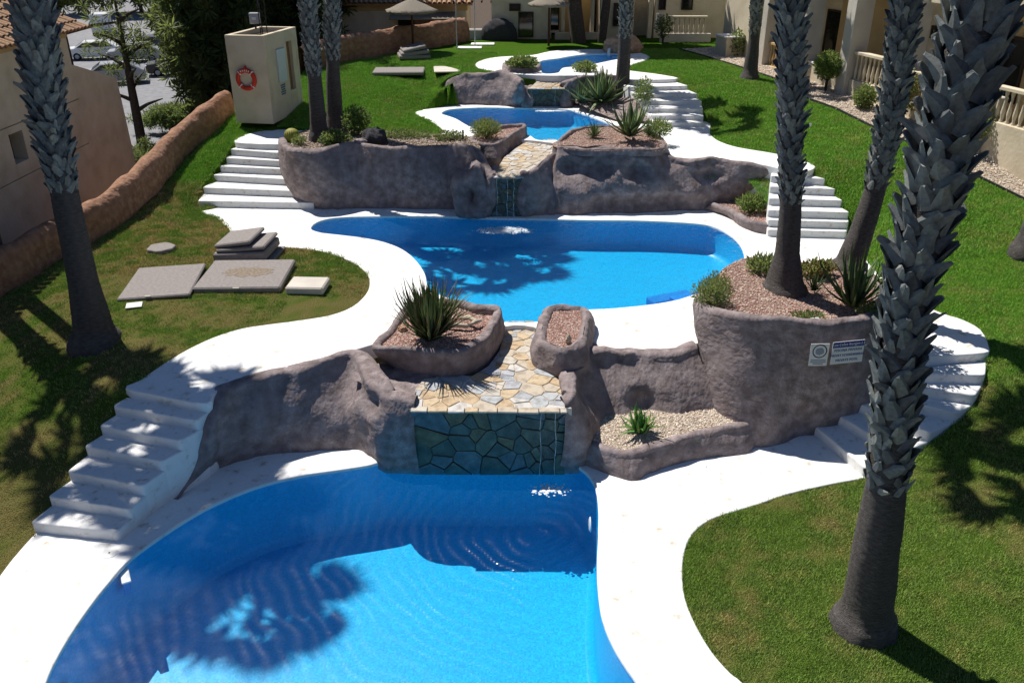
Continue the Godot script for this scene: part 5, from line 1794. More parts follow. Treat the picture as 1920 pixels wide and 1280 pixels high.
# ------------------------------------------------------------------ left side: boundary wall, house, shed, trees, cars
func sweep_wall(path: Array, width: float, height: float, amp: float) -> ArrayMesh:
	var pts := []
	var n := path.size()
	for i in n - 1:
		for k in 8:
			pts.append(cr(path[maxi(i - 1, 0)], path[i], path[i + 1], path[mini(i + 2, n - 1)], k / 8.0))
	pts.append(path[n - 1])
	var rows := []
	var c := pts.size()
	for i in c:
		var tg: Vector3 = pts[mini(i + 1, c - 1)] - pts[maxi(i - 1, 0)]
		tg.y = 0
		tg = tg.normalized()
		var nn := Vector3(-tg.z, 0, tg.x)
		var r := PackedVector3Array()
		var prof := [Vector2(0.5, -3.2), Vector2(0.5, -0.2), Vector2(0.5, 0.25), Vector2(0.49, 0.5), Vector2(0.46, 0.7), Vector2(0.38, 0.86), Vector2(0.22, 0.96), Vector2(0.0, 1.0), Vector2(-0.22, 0.96), Vector2(-0.38, 0.86), Vector2(-0.47, 0.7), Vector2(-0.5, 0.4), Vector2(-0.5, -3.2)]
		for q in prof:
			var y: float = q.y * height if q.y > 0 else q.y
			var p: Vector3 = pts[i] + nn * q.x * width + Vector3(0, y, 0)
			var dn := lumps.get_noise_3dv(p * 1.1) * amp + fine.get_noise_3dv(p * 4.5) * amp * 0.35
			p += (nn * signf(q.x) + Vector3.UP * 0.6) * dn
			r.append(p)
		rows.append(r)
	return grid_mesh(rows)


func path3(a: Array) -> Array:
	var o := []
	for i in range(0, a.size(), 3):
		o.append(Vector3(a[i], a[i + 1], a[i + 2]))
	return o


func clump_mesh(sd: int, r0: float, n: int, thin: float) -> ArrayMesh:
	var r := RandomNumberGenerator.new()
	r.seed = sd
	var st := new_st()
	st.set_smooth_group(-1)
	for k in n:
		var d := Vector3(r.randfn(), r.randfn(), r.randfn()).normalized()
		var s := d.cross(Vector3(r.randfn(), r.randfn(), r.randfn())).normalized() * thin
		var a := d * r0 * r.randf_range(0.0, 0.35)
		var b := d * r0 * r.randf_range(0.7, 1.1)
		var m := a.lerp(b, 0.5)
		tri(st, a, m + s, b)
		tri(st, a, b, m - s)
	return done(st)


func tree(label: String, at: Vector3, stem: float, size: Vector3, n: int, mats: Array, clump: float, thin: float, lean := Vector3.ZERO, group := "trees beyond the garden wall") -> Node3D:
	var w := thing("tree", label, "tree", at, 0.0, group)
	var st := new_st()
	var top := Vector3(0, stem + size.y * 1.4, 0) + lean
	var th := 0.10 + 0.018 * (stem + size.y)
	tube(st, [Vector3(0, -0.2, 0), Vector3(0, stem * 0.5, 0) + lean * 0.3, Vector3(0, stem, 0) + lean * 0.6, top], [th * 1.3, th, th * 0.8, th * 0.2], 8)
	for k in 9:
		var a := k * 2.4
		var y := lerpf(stem * 0.85, stem + size.y * 1.1, k / 8.0)
		var s := Vector3(0, y, 0) + lean * (y / maxf(top.y, 0.1))
		tube(st, [s, s + Vector3(cos(a) * size.x * 0.4, size.y * 0.12, sin(a) * size.z * 0.4), s + Vector3(cos(a) * size.x * 0.85, size.y * 0.2, sin(a) * size.z * 0.85)], [th * 0.45, th * 0.3, th * 0.1], 5)
	part("trunk", done(st), M.bark, w)
	var mid := Vector3(0, stem + size.y, 0) + lean * 0.8
	for k in mats.size():
		var pl := []
		for i in n / mats.size():
			var d := Vector3(rng.randfn(), rng.randfn(), rng.randfn()).normalized()
			var lob := 1.0 + 0.55 * lumps.get_noise_3dv(d * 2.2 + at)
			var p := mid + d * pow(rng.randf(), 0.4) * lob * size
			p.y = maxf(p.y, 0.1)
			pl.append(Transform3D(Basis.from_euler(Vector3(rng.randf() * TAU, rng.randf() * TAU, 0)).scaled(Vector3.ONE * rng.randf_range(0.7, 1.3)), p))
		copies("crown", clump_mesh(k + 3, clump, 34, thin), mats[k], pl, PackedColorArray(), w)
	return w


func build_left_side() -> void:
	tag(part("boundary_wall", sweep_wall(path3(WALL_BASE), 0.5, 0.82, 0.08), M.terracotta_render), "rough terracotta wall with rounded top climbing along the left lawn", "wall")
	tag(part("boundary_wall", sweep_wall(path3(WALL_FAR), 0.5, 0.95, 0.12), M.terracotta_render), "rough terracotta wall at the far end behind the thatched parasol", "wall")
	house()
	shed()
	# car park below
	var st := new_st()
	quad(st, Vector3(-75, -2.19, -36), Vector3(-75, -2.19, -140), Vector3(-12, -2.19, -140), Vector3(-12, -2.19, -36))
	struct("car_park", done(st), M.asphalt, "pale asphalt car park beyond the left wall")
	car("dark hatchback parked nearest, beside the house corner", Vector3(-28.6, -2.19, -63.5), 0.35, M.car_silver, 0)
	car("dark hatchback parked behind the nearest one", Vector3(-25.6, -2.19, -67.5), 0.35, M.car_black, 0)
	car("dark blue car in the middle of the car park", Vector3(-32.0, -2.19, -80.0), 0.3, M.car_blue, 0)
	car("silver car in front of the dark blue one", Vector3(-31.5, -2.19, -74.5), 0.3, M.car_silver, 0)
	car("white car half hidden by the conifer branches", Vector3(-35.5, -2.19, -76.0), 0.3, M.car_white, 0)
	car("blue-grey car farthest right in the car park", Vector3(-32.5, -2.19, -87.0), 0.3, M.car_blue, 0)
	car("white van at the back of the car park", Vector3(-43.0, -2.19, -95.0), -1.2, M.car_white, 1)
	car("white van with a red stripe parked farther right", Vector3(-36.5, -2.19, -98.0), -1.5, M.car_white, 1)
	# trees
	tree("slim dark conifer standing in front of the car park", Vector3(-15.4, -2.2, -35.5), 4.0, Vector3(1.4, 2.6, 1.4), 70, [M.pine], 0.36, 0.018)
	tree("dark tree left of the conifer above the house corner", Vector3(-21.5, -2.2, -43.0), 6.6, Vector3(4.0, 3.0, 3.2), 1800, [M.pine, M.leaf_dark], 0.5, 0.03)
	tree("sunlit yellow-green tree beside the car park", Vector3(-20.3, -2.2, -56.0), 1.6, Vector3(1.7, 4.4, 1.7), 1900, [M.leaf_mid, M.leaf_olive, M.leaf_dark], 0.4, 0.03)
	tree("broad dark pine at the far end of the car park", Vector3(-48.0, -2.2, -118.0), 2.0, Vector3(12.0, 6.0, 4.0), 3000, [M.pine, M.pine, M.leaf_dark], 1.1, 0.09)
	tree("dense dark pine just behind the cream shed", Vector3(-11.6, -2.2, -36.0), 2.2, Vector3(2.1, 5.6, 2.4), 3000, [M.pine, M.pine, M.leaf_dark], 0.5, 0.035)
	tree("dense dark pine between the shed and the twin palms", Vector3(-10.4, -2.2, -39.5), 3.5, Vector3(3.0, 5.6, 3.0), 3300, [M.pine, M.pine, M.leaf_dark], 0.5, 0.035)
	tree("dark pine behind the twin palms", Vector3(-8.9, -2.2, -44.5), 4.0, Vector3(2.4, 5.4, 2.6), 1500, [M.pine, M.leaf_dark, M.pine], 0.62, 0.07)
	tree("tall dark pine at the back of the tree belt", Vector3(-13.2, -2.2, -48.0), 2.4, Vector3(4.4, 7.6, 3.4), 2600, [M.pine, M.pine, M.leaf_dark], 0.75, 0.09)
	tree("wide dark pine farthest back in the tree belt", Vector3(-13.0, -2.2, -58.0), 3.0, Vector3(7.0, 8.0, 3.6), 2600, [M.pine, M.pine], 0.85, 0.10)
	tree("mid-green tree right of the twin palms above the far wall", Vector3(-8.0, 0.0, -42.5), 3.6, Vector3(1.2, 1.9, 1.2), 500, [M.leaf_mid, M.leaf_light, M.leaf_dark], 0.4, 0.045)
	tree("dark shrub at the foot of the house corner", Vector3(-13.9, -2.2, -32.5), 0.3, Vector3(1.0, 1.2, 1.2), 900, [M.pine, M.leaf_dark], 0.28, 0.016)
	tree("dark spreading shrub right of the conifer", Vector3(-12.4, -2.2, -33.0), 0.3, Vector3(1.0, 1.3, 1.1), 900, [M.leaf_dark, M.pine], 0.28, 0.016)
	tree("oleander hedge along the edge of the car park", Vector3(-16.8, -2.2, -47.0), 0.2, Vector3(3.2, 0.7, 0.9), 1200, [M.leaf_dark, M.leaf_mid], 0.32, 0.02)
	tree("dark hedge bush below the terracotta wall", Vector3(-12.4, -2.2, -38.5), 0.3, Vector3(1.8, 1.3, 1.2), 1100, [M.pine, M.leaf_dark], 0.3, 0.018)


func house() -> void:
	var w := thing("house", "dun rendered house wall with a slit window and tiled roof at the left edge", "house", Vector3(-12.2, -2.2, -19.3))
	# wall in three lifts with thin joints, leaving the window open
	var z0 := -5.3      # far end of the tall part, local z
	var z1 := 9.0
	var lifts := [[0.0, 4.6], [4.62, 5.85], [5.87, 7.8]]
	for l in lifts:
		var y0: float = l[0]
		var y1: float = l[1]
		if y0 == 4.62:
			part("wall", box_mesh(Vector3(5.0, y1 - y0, z1 + 1.45), 0.004, Vector3(-2.5, (y0 + y1) * 0.5, (z1 - 1.45) * 0.5)), M.cream_render, w)
			part("wall", box_mesh(Vector3(5.0, y1 - y0, -2.08 - z0), 0.004, Vector3(-2.5, (y0 + y1) * 0.5, (z0 - 2.08) * 0.5)), M.cream_render, w)
			part("wall", box_mesh(Vector3(4.6, y1 - y0, 0.63), 0.004, Vector3(-2.7, (y0 + y1) * 0.5, -1.765)), M.cream_render, w)
			part("wall", box_mesh(Vector3(0.398, 0.34, 0.626), 0.002, Vector3(-0.2, y0 + 0.17, -1.765)), M.cream_render, w)
			part("wall", box_mesh(Vector3(0.398, 0.17, 0.626), 0.002, Vector3(-0.2, y1 - 0.085, -1.765)), M.cream_render, w)
			var win := part("window", box_mesh(Vector3(0.03, 0.64, 0.626), 0.004, Vector3(-0.36, y0 + 0.66, -1.765)), M.dark_glass, w)
			part("frame", box_mesh(Vector3(0.05, 0.64, 0.05), 0.004, Vector3(-0.335, y0 + 0.66, -1.765)), M.dark_frame, win)
		else:
			part("wall", box_mesh(Vector3(5.0, y1 - y0, z1 - z0), 0.004, Vector3(-2.5, (y0 + y1) * 0.5, (z0 + z1) * 0.5)), M.cream_render, w)
	part("eave_band", box_mesh(Vector3(5.05, 0.32, z1 - z0 + 0.04), 0.004, Vector3(-2.5, 7.66, (z0 + z1) * 0.5)), M.ochre_render, w)
	# lower garden wall with a sloping top
	var st := new_st()
	st.set_smooth_group(-1)
	for x in [0.0, -0.3]:
		var q := [Vector3(x, 0, z0 - 0.005), Vector3(x, 6.78, z0 - 0.005), Vector3(x, 6.02, -7.9), Vector3(x, 0, -8.3)]
		quad(st, q[0], q[1], q[2], q[3])
	quad(st, Vector3(0, 6.78, z0), Vector3(-0.3, 6.78, z0), Vector3(-0.3, 6.02, -7.9), Vector3(0, 6.02, -7.9))
	quad(st, Vector3(0, 6.02, -7.9), Vector3(-0.3, 6.02, -7.9), Vector3(-0.3, 0, -8.3), Vector3(0, 0, -8.3))
	part("garden_wall", done(st), M.cream_render, w)
	# roof of barrel tiles
	var roof := part("roof", box_mesh(Vector3(3.4, 0.08, z1 - z0 + 0.5), 0.01, Vector3(-1.35, 0.0, 0), Basis()), M.roof_tile, w)
	var slope := 0.42
	roof.transform = Transform3D(Basis(Vector3.BACK, -slope), Vector3(0.10, 7.87, (z0 + z1) * 0.5 - 0.02))
	var tm := barrel(0.095, 0.42)
	var row := 0
	var z := z0 - 0.2
	while z < 2.4:
		for k in 8:
			var t := part("tile", tm, M.roof_tile, roof)
			t.position = Vector3(0.32 - 0.36 * k, 0.05 + 0.012 * (row % 2), z + 0.08 - (z0 + z1) * 0.5 + 0.02)
			t.rotation = Vector3(0, rng.randf_range(-0.03, 0.03), 0.05)
		z += 0.215
		row += 1


func barrel(r: float, l: float) -> ArrayMesh:
	# half-round tile lying along x
	var rows := []
	for i in 2:
		var q := PackedVector3Array()
		for k in 7:
			var a := PI * k / 6.0
			var rr := r * (1.0 - 0.15 * i)
			q.append(Vector3((0.5 - i) * l, sin(a) * rr, cos(a) * rr))
		for k in range(6, -1, -1):
			var a := PI * k / 6.0
			var rr := (r - 0.018) * (1.0 - 0.15 * i)
			q.append(Vector3((0.5 - i) * l, sin(a) * rr, cos(a) * rr))
		rows.append(q)
	return grid_mesh(rows)


func shed() -> void:
	var w := thing("shed", "small cream rendered utility shed with a lifebuoy on its front", "shed", Vector3(-7.11, 2.72, -25.7), -0.16)
	# local: front face along -x from the corner at the origin, depth along -z
	var wd := 1.18
	var dp := 2.42
	var hh := 2.5
	part("wall", box_mesh(Vector3(wd, hh, 0.14), 0.012, Vector3(-wd / 2, hh / 2, -0.07)), M.cream_render, w)
	part("wall", box_mesh(Vector3(wd, hh - 0.004, 0.14), 0.012, Vector3(-wd / 2, hh / 2, -dp + 0.07)), M.cream_render, w)
	part("wall", box_mesh(Vector3(0.14, hh - 0.006, dp - 0.29), 0.012, Vector3(-wd + 0.072, hh / 2, -dp / 2)), M.cream_render, w)
	# right wall with a tall niche
	part("wall", box_mesh(Vector3(0.14, hh - 0.006, 1.40), 0.008, Vector3(-0.072, hh / 2, -0.145 - 0.70)), M.cream_render, w)
	part("wall", box_mesh(Vector3(0.14, hh - 0.006, 0.30), 0.008, Vector3(-0.072, hh / 2, -2.125)), M.cream_render, w)
	part("wall", box_mesh(Vector3(0.139, 0.34, 0.426), 0.002, Vector3(-0.072, hh - 0.175, -1.76)), M.cream_render, w)
	part("wall", box_mesh(Vector3(0.139, 0.72, 0.426), 0.002, Vector3(-0.072, 0.36, -1.76)), M.cream_render, w)
	part("niche_panel", box_mesh(Vector3(0.03, 1.42, 0.424), 0.004, Vector3(-0.12, 1.44, -1.76)), M.brown_panel, w)
	part("roof", box_mesh(Vector3(wd - 0.29, 0.1, dp - 0.29), 0.004, Vector3(-wd / 2, hh - 0.2, -dp / 2)), M.soil, w)
	part("meter_cabinet", box_mesh(Vector3(0.05, 0.95, 0.58), 0.012, Vector3(0.024, 1.55, -1.0)), M.cabinet, w)
	for k in 5:
		part("blue_mark", box_mesh(Vector3(0.006, 0.045, 0.34 - 0.035 * (k % 3)), 0.002, Vector3(0.003, 0.98 - 0.065 * k, -0.98)), M.blue_print, w)
	# lifebuoy
	var at := w.transform * Vector3(-0.66, 1.28, 0.05)
	var b := thing("lifebuoy", "orange-red lifebuoy ring with white lettering on the shed front", "lifebuoy", at, w.rotation.y)
	var tor := TorusMesh.new()
	tor.inner_radius = 0.19
	tor.outer_radius = 0.32
	tor.rings = 40
	tor.ring_segments = 14
	var ring := part("ring", tor, M.buoy_red, b)
	ring.transform = Transform3D(Basis(Vector3.RIGHT, PI / 2).scaled(Vector3(1, 1, 0.8)), Vector3.ZERO)
	for k in 4:
		var a := PI / 4 + k * PI / 2
		var band := part("band", box_mesh(Vector3(0.15, 0.04, 0.115), 0.02), M.white_paint, b)
		band.transform = Transform3D(Basis(Vector3.BACK, a), Vector3(cos(a) * 0.255, sin(a) * 0.255, 0.0))
	for k in 5:
		var a := PI / 2 + (2 - k) * 0.24
		var lt := part("letter", box_mesh(Vector3(0.022, 0.05, 0.01), 0.002), M.white_paint, b)
		lt.transform = Transform3D(Basis(Vector3.BACK, a - PI / 2), Vector3(cos(a) * 0.262, sin(a) * 0.262, 0.054))
	part("hook", box_mesh(Vector3(0.05, 0.10, 0.08), 0.008, Vector3(0, 0.33, -0.01)), M.buoy_red, b)
	# light box and lattice mast on the roof
	var lb := thing("floodlight", "pale grey floodlight box on the shed's back corner", "floodlight", w.transform * Vector3(-0.98, hh - 0.002, -1.7))
	part("housing", box_mesh(Vector3(0.30, 0.32, 0.16), 0.02, Vector3(0, 0.30, 0)), M.grey_metal, lb)
	part("lens", box_mesh(Vector3(0.12, 0.08, 0.02), 0.006, Vector3(0, 0.30, 0.088)), M.white_paint, lb)
	part("bracket", box_mesh(Vector3(0.05, 0.16, 0.05), 0.005, Vector3(0, 0.07, 0)), M.dark_metal, lb)
	var mast := thing("mast", "thin lattice mast rising from the shed roof", "mast", w.transform * Vector3(-0.62, hh - 0.16, -1.4))
	for e in [Vector2(-0.1, -0.08), Vector2(0.1, -0.08), Vector2(0.0, 0.1)]:
		var st := new_st()
		tube(st, [Vector3(e.x, 0, e.y), Vector3(e.x, 4.0, e.y)], [0.014, 0.014], 6)
		part("rod", done(st), M.dark_metal, mast)
	for k in 12:
		var st2 := new_st()
		var a := [Vector2(-0.1, -0.08), Vector2(0.1, -0.08), Vector2(0.0, 0.1)]
		var u: Vector2 = a[k % 3]
		var v: Vector2 = a[(k + 1) % 3]
		tube(st2, [Vector3(u.x, 0.15 + 0.3 * k, u.y), Vector3(v.x, 0.45 + 0.3 * k, v.y)], [0.008, 0.008], 5)
		part("strut", done(st2), M.dark_metal, mast)
	solid.append(PackedVector2Array([Vector2(-8.3, -25.9), Vector2(-7.1, -25.7), Vector2(-6.75, -28.1), Vector2(-8.0, -28.3)]))


func car(label: String, at: Vector3, turn: float, paint: Material, kind: int) -> void:
	var w := thing("parked_van" if kind else "parked_car", label, "van" if kind else "car", at, turn, "vehicles in the car park")
	var side: Array = [[-2.1, 0.35], [-2.12, 0.75], [-1.95, 0.95], [-1.45, 1.0], [-0.75, 1.45], [1.1, 1.48], [1.85, 1.05], [2.08, 0.95], [2.12, 0.4], [2.0, 0.25], [-1.9, 0.25]]
	var glass: Array = [[-1.25, 1.02], [-0.68, 1.38], [1.02, 1.41], [1.62, 1.05]]
	var wide := 1.72
	if kind:
		side = [[-2.5, 0.4], [-2.55, 0.9], [-2.3, 1.15], [-1.75, 1.25], [-1.25, 1.95], [-1.0, 2.05], [2.4, 2.08], [2.52, 1.9], [2.52, 0.4], [2.4, 0.3], [-2.3, 0.3]]
		glass = [[-1.65, 1.28], [-1.2, 1.85], [-0.45, 1.85], [-0.45, 1.28]]
		wide = 1.95
	var p := PackedVector2Array()
	for e in side:
		p.append(Vector2(e[0], e[1]))
	var body := part("body", side_prism(p, wide, 0.06), paint, w)
	for s in [-1.0, 1.0]:
		var g := PackedVector2Array()
		for e in glass:
			g.append(Vector2(e[0], e[1]))
		var win := part("window", side_prism(g, 0.02, 0.004), M.dark_glass, w)
		win.position = Vector3(0, 0, s * (wide * 0.5 + 0.004))
		for x in [-1.32, 1.32]:
			var wh := Node3D.new()
			wh.name = "wheel"
			w.add_child(wh, true)
			wh.position = Vector3(x * (1.15 if kind else 1.0), 0.31, s * (wide * 0.5 - 0.08))
			wh.rotation.x = PI / 2
			part("tyre", lathe([Vector2(0.19, -0.1), Vector2(0.29, -0.1), Vector2(0.31, -0.07), Vector2(0.31, 0.07), Vector2(0.29, 0.1), Vector2(0.19, 0.1)], 18), M.tyre, wh)
			part("rim", lathe([Vector2(0.001, 0.09), Vector2(0.12, 0.105), Vector2(0.19, 0.09), Vector2(0.19, -0.09), Vector2(0.001, -0.09)], 18), M.grey_metal, wh)
		part("headlight", box_mesh(Vector3(0.08, 0.12, 0.3), 0.02, Vector3(-2.06 if kind == 0 else -2.47, 0.78, s * (wide * 0.5 - 0.25))), M.white_paint, w)
	# front and rear screens
	var fr: Vector2 = Vector2(glass[0][0], glass[0][1])
	var ft: Vector2 = Vector2(glass[1][0], glass[1][1])
	var mid := (fr + ft) * 0.5 + Vector2(-0.12, 0.03)
	part("windscreen", box_mesh(Vector3(0.02, fr.distance_to(ft) * 0.95, wide - 0.22), 0.004, Vector3(mid.x - 0.02, mid.y + 0.02, 0), Basis(Vector3.BACK, -atan2(ft.x - fr.x, ft.y - fr.y))), M.dark_glass, w)
	if kind:
		part("stripe", box_mesh(Vector3(3.0, 0.22, 0.01), 0.002, Vector3(0.6, 0.9, wide * 0.5 + 0.005)), M.car_red, w)


func side_prism(p: PackedVector2Array, width: float, ch: float) -> ArrayMesh:
	# outline in the xy plane, extruded along z
	var st := new_st()
	st.set_smooth_group(-1)
	var q := shifted(p, -ch)
	var h := width * 0.5
	var k := p.size()
	var ix := Geometry2D.triangulate_polygon(q)
	for s in [-1.0, 1.0]:
		for i in range(0, ix.size(), 3):
			tri(st, Vector3(q[ix[i]].x, q[ix[i]].y, h * s), Vector3(q[ix[i + 1]].x, q[ix[i + 1]].y, h * s), Vector3(q[ix[i + 2]].x, q[ix[i + 2]].y, h * s))
		for i in k:
			var j := (i + 1) % k
			quad(st, Vector3(p[i].x, p[i].y, (h - ch) * s), Vector3(q[i].x, q[i].y, h * s), Vector3(q[j].x, q[j].y, h * s), Vector3(p[j].x, p[j].y, (h - ch) * s))
	for i in k:
		var j := (i + 1) % k
		quad(st, Vector3(p[i].x, p[i].y, -h + ch), Vector3(p[i].x, p[i].y, h - ch), Vector3(p[j].x, p[j].y, h - ch), Vector3(p[j].x, p[j].y, -h + ch))
	return done(st)


# ------------------------------------------------------------------ far end: houses, parasols, slabs
func opening(w: Node, x0: float, x1: float, y0: float, y1: float, z: float, called := "window") -> void:
	# a dark window or door set back in a proud frame
	var c := Vector3((x0 + x1) * 0.5, (y0 + y1) * 0.5, z)
	var win := part(called, box_mesh(Vector3(x1 - x0, y1 - y0, 0.02), 0.003, c + Vector3(0, 0, 0.013)), M.dark_glass, w)
	var t := 0.05
	part("frame", box_mesh(Vector3(t, y1 - y0, 0.07), 0.006, Vector3(x0 - t * 0.5, c.y, z + 0.03)), M.dark_frame, win)
	part("frame", box_mesh(Vector3(t, y1 - y0, 0.07), 0.006, Vector3(x1 + t * 0.5, c.y, z + 0.03)), M.dark_frame, win)
	part("frame", box_mesh(Vector3(x1 - x0 + 2 * t, t, 0.072), 0.006, Vector3(c.x, y1 + t * 0.5, z + 0.03)), M.dark_frame, win)
	part("sill", box_mesh(Vector3(x1 - x0 + 2 * t, t, 0.12), 0.01, Vector3(c.x, y0 - t * 0.5, z + 0.05)), M.dark_frame, win)


func baluster_mesh(h: float) -> ArrayMesh:
	var pr := []
	for e in [[0.05, 0.0], [0.05, 0.06], [0.03, 0.09], [0.045, 0.2], [0.055, 0.32], [0.04, 0.5], [0.028, 0.72], [0.038, 0.86], [0.05, 0.9], [0.05, 1.0]]:
		pr.append(Vector2(e[0], e[1] * h))
	return lathe(pr, 10)


func balustrade(parent: Node, a: Vector3, b: Vector3, h: float, m: Material) -> void:
	var n := int(a.distance_to(b) / 0.2)
	var bm := baluster_mesh(h)
	for i in n:
		var o := part("baluster", bm, m, parent)
		o.position = a.lerp(b, (i + 0.5) / n)
	var d := b - a
	var rail := part("rail", box_mesh(Vector3(a.distance_to(b), 0.09, 0.22), 0.012), m, parent)
	rail.transform = Transform3D(Basis(d.normalized(), Vector3.UP, d.normalized().cross(Vector3.UP)).orthonormalized(), (a + b) * 0.5 + Vector3(0, h + 0.045, 0))


func parasol(label: String, at: Vector3, h: float, r: float) -> void:
	var w := thing("parasol", label, "parasol", at, 0.0, "thatched parasols on the far lawn")
	var st := new_st()
	tube(st, [Vector3(0, -0.1, 0), Vector3(0, h + 0.25, 0)], [0.05, 0.045], 12)
	part("pole", done(st), M.brown_wood, w)
	# thatched cone with a ragged hem
	var rows := []
	for i in 48:
		var a := TAU * i / 48.0
		var q := PackedVector3Array()
		var rag := 1.0 + 0.05 * sin(i * 2.3) + 0.03 * sin(i * 5.1)
		for k in 8:
			var t := k / 7.0
			q.append(Vector3(cos(a) * r * t * (rag if k == 7 else 1.0), h + 0.42 * (1.0 - pow(t, 1.15)) + 0.012 * sin(i * 3.0 + k * 2.0), sin(a) * r * t * (rag if k == 7 else 1.0)))
		q.append(Vector3(cos(a) * r * 0.97, h - 0.07 - 0.03 * absf(sin(i * 1.9)), sin(a) * r * 0.97))
		q.append(Vector3(cos(a) * r * 0.9, h - 0.02, sin(a) * r * 0.9))
		q.append(Vector3(0, h + 0.32, 0))
		rows.append(q)
	part("canopy", grid_mesh(rows, true), M.thatch, w)
	for k in 8:
		var st2 := new_st()
		var a := TAU * k / 8.0
		tube(st2, [Vector3(0, h + 0.30, 0), Vector3(cos(a) * r * 0.88, h - 0.03, sin(a) * r * 0.88)], [0.016, 0.012], 5)
		part("rib", done(st2), M.brown_wood, w)


func slab_block(called: String, label: String, at: Vector3, size: Vector3, turn: float, tilt: Vector3, m: Material, group := "") -> Node3D:
	var w := thing(called, label, "slab", at, 0.0, group)
	w.transform = Transform3D(Basis.from_euler(Vector3(tilt.x, turn, tilt.z)), at)
	var st := new_st()
	bevel_box(st, Vector3(0, size.y * 0.5, 0), size, minf(0.03, size.y * 0.3))
	part("slab", done(st), m, w)
	solid.append(PackedVector2Array([Vector2(at.x - size.x * 0.48, at.z - size.z * 0.48), Vector2(at.x + size.x * 0.48, at.z - size.z * 0.48), Vector2(at.x + size.x * 0.48, at.z + size.z * 0.48), Vector2(at.x - size.x * 0.48, at.z + size.z * 0.48)]))
	return w


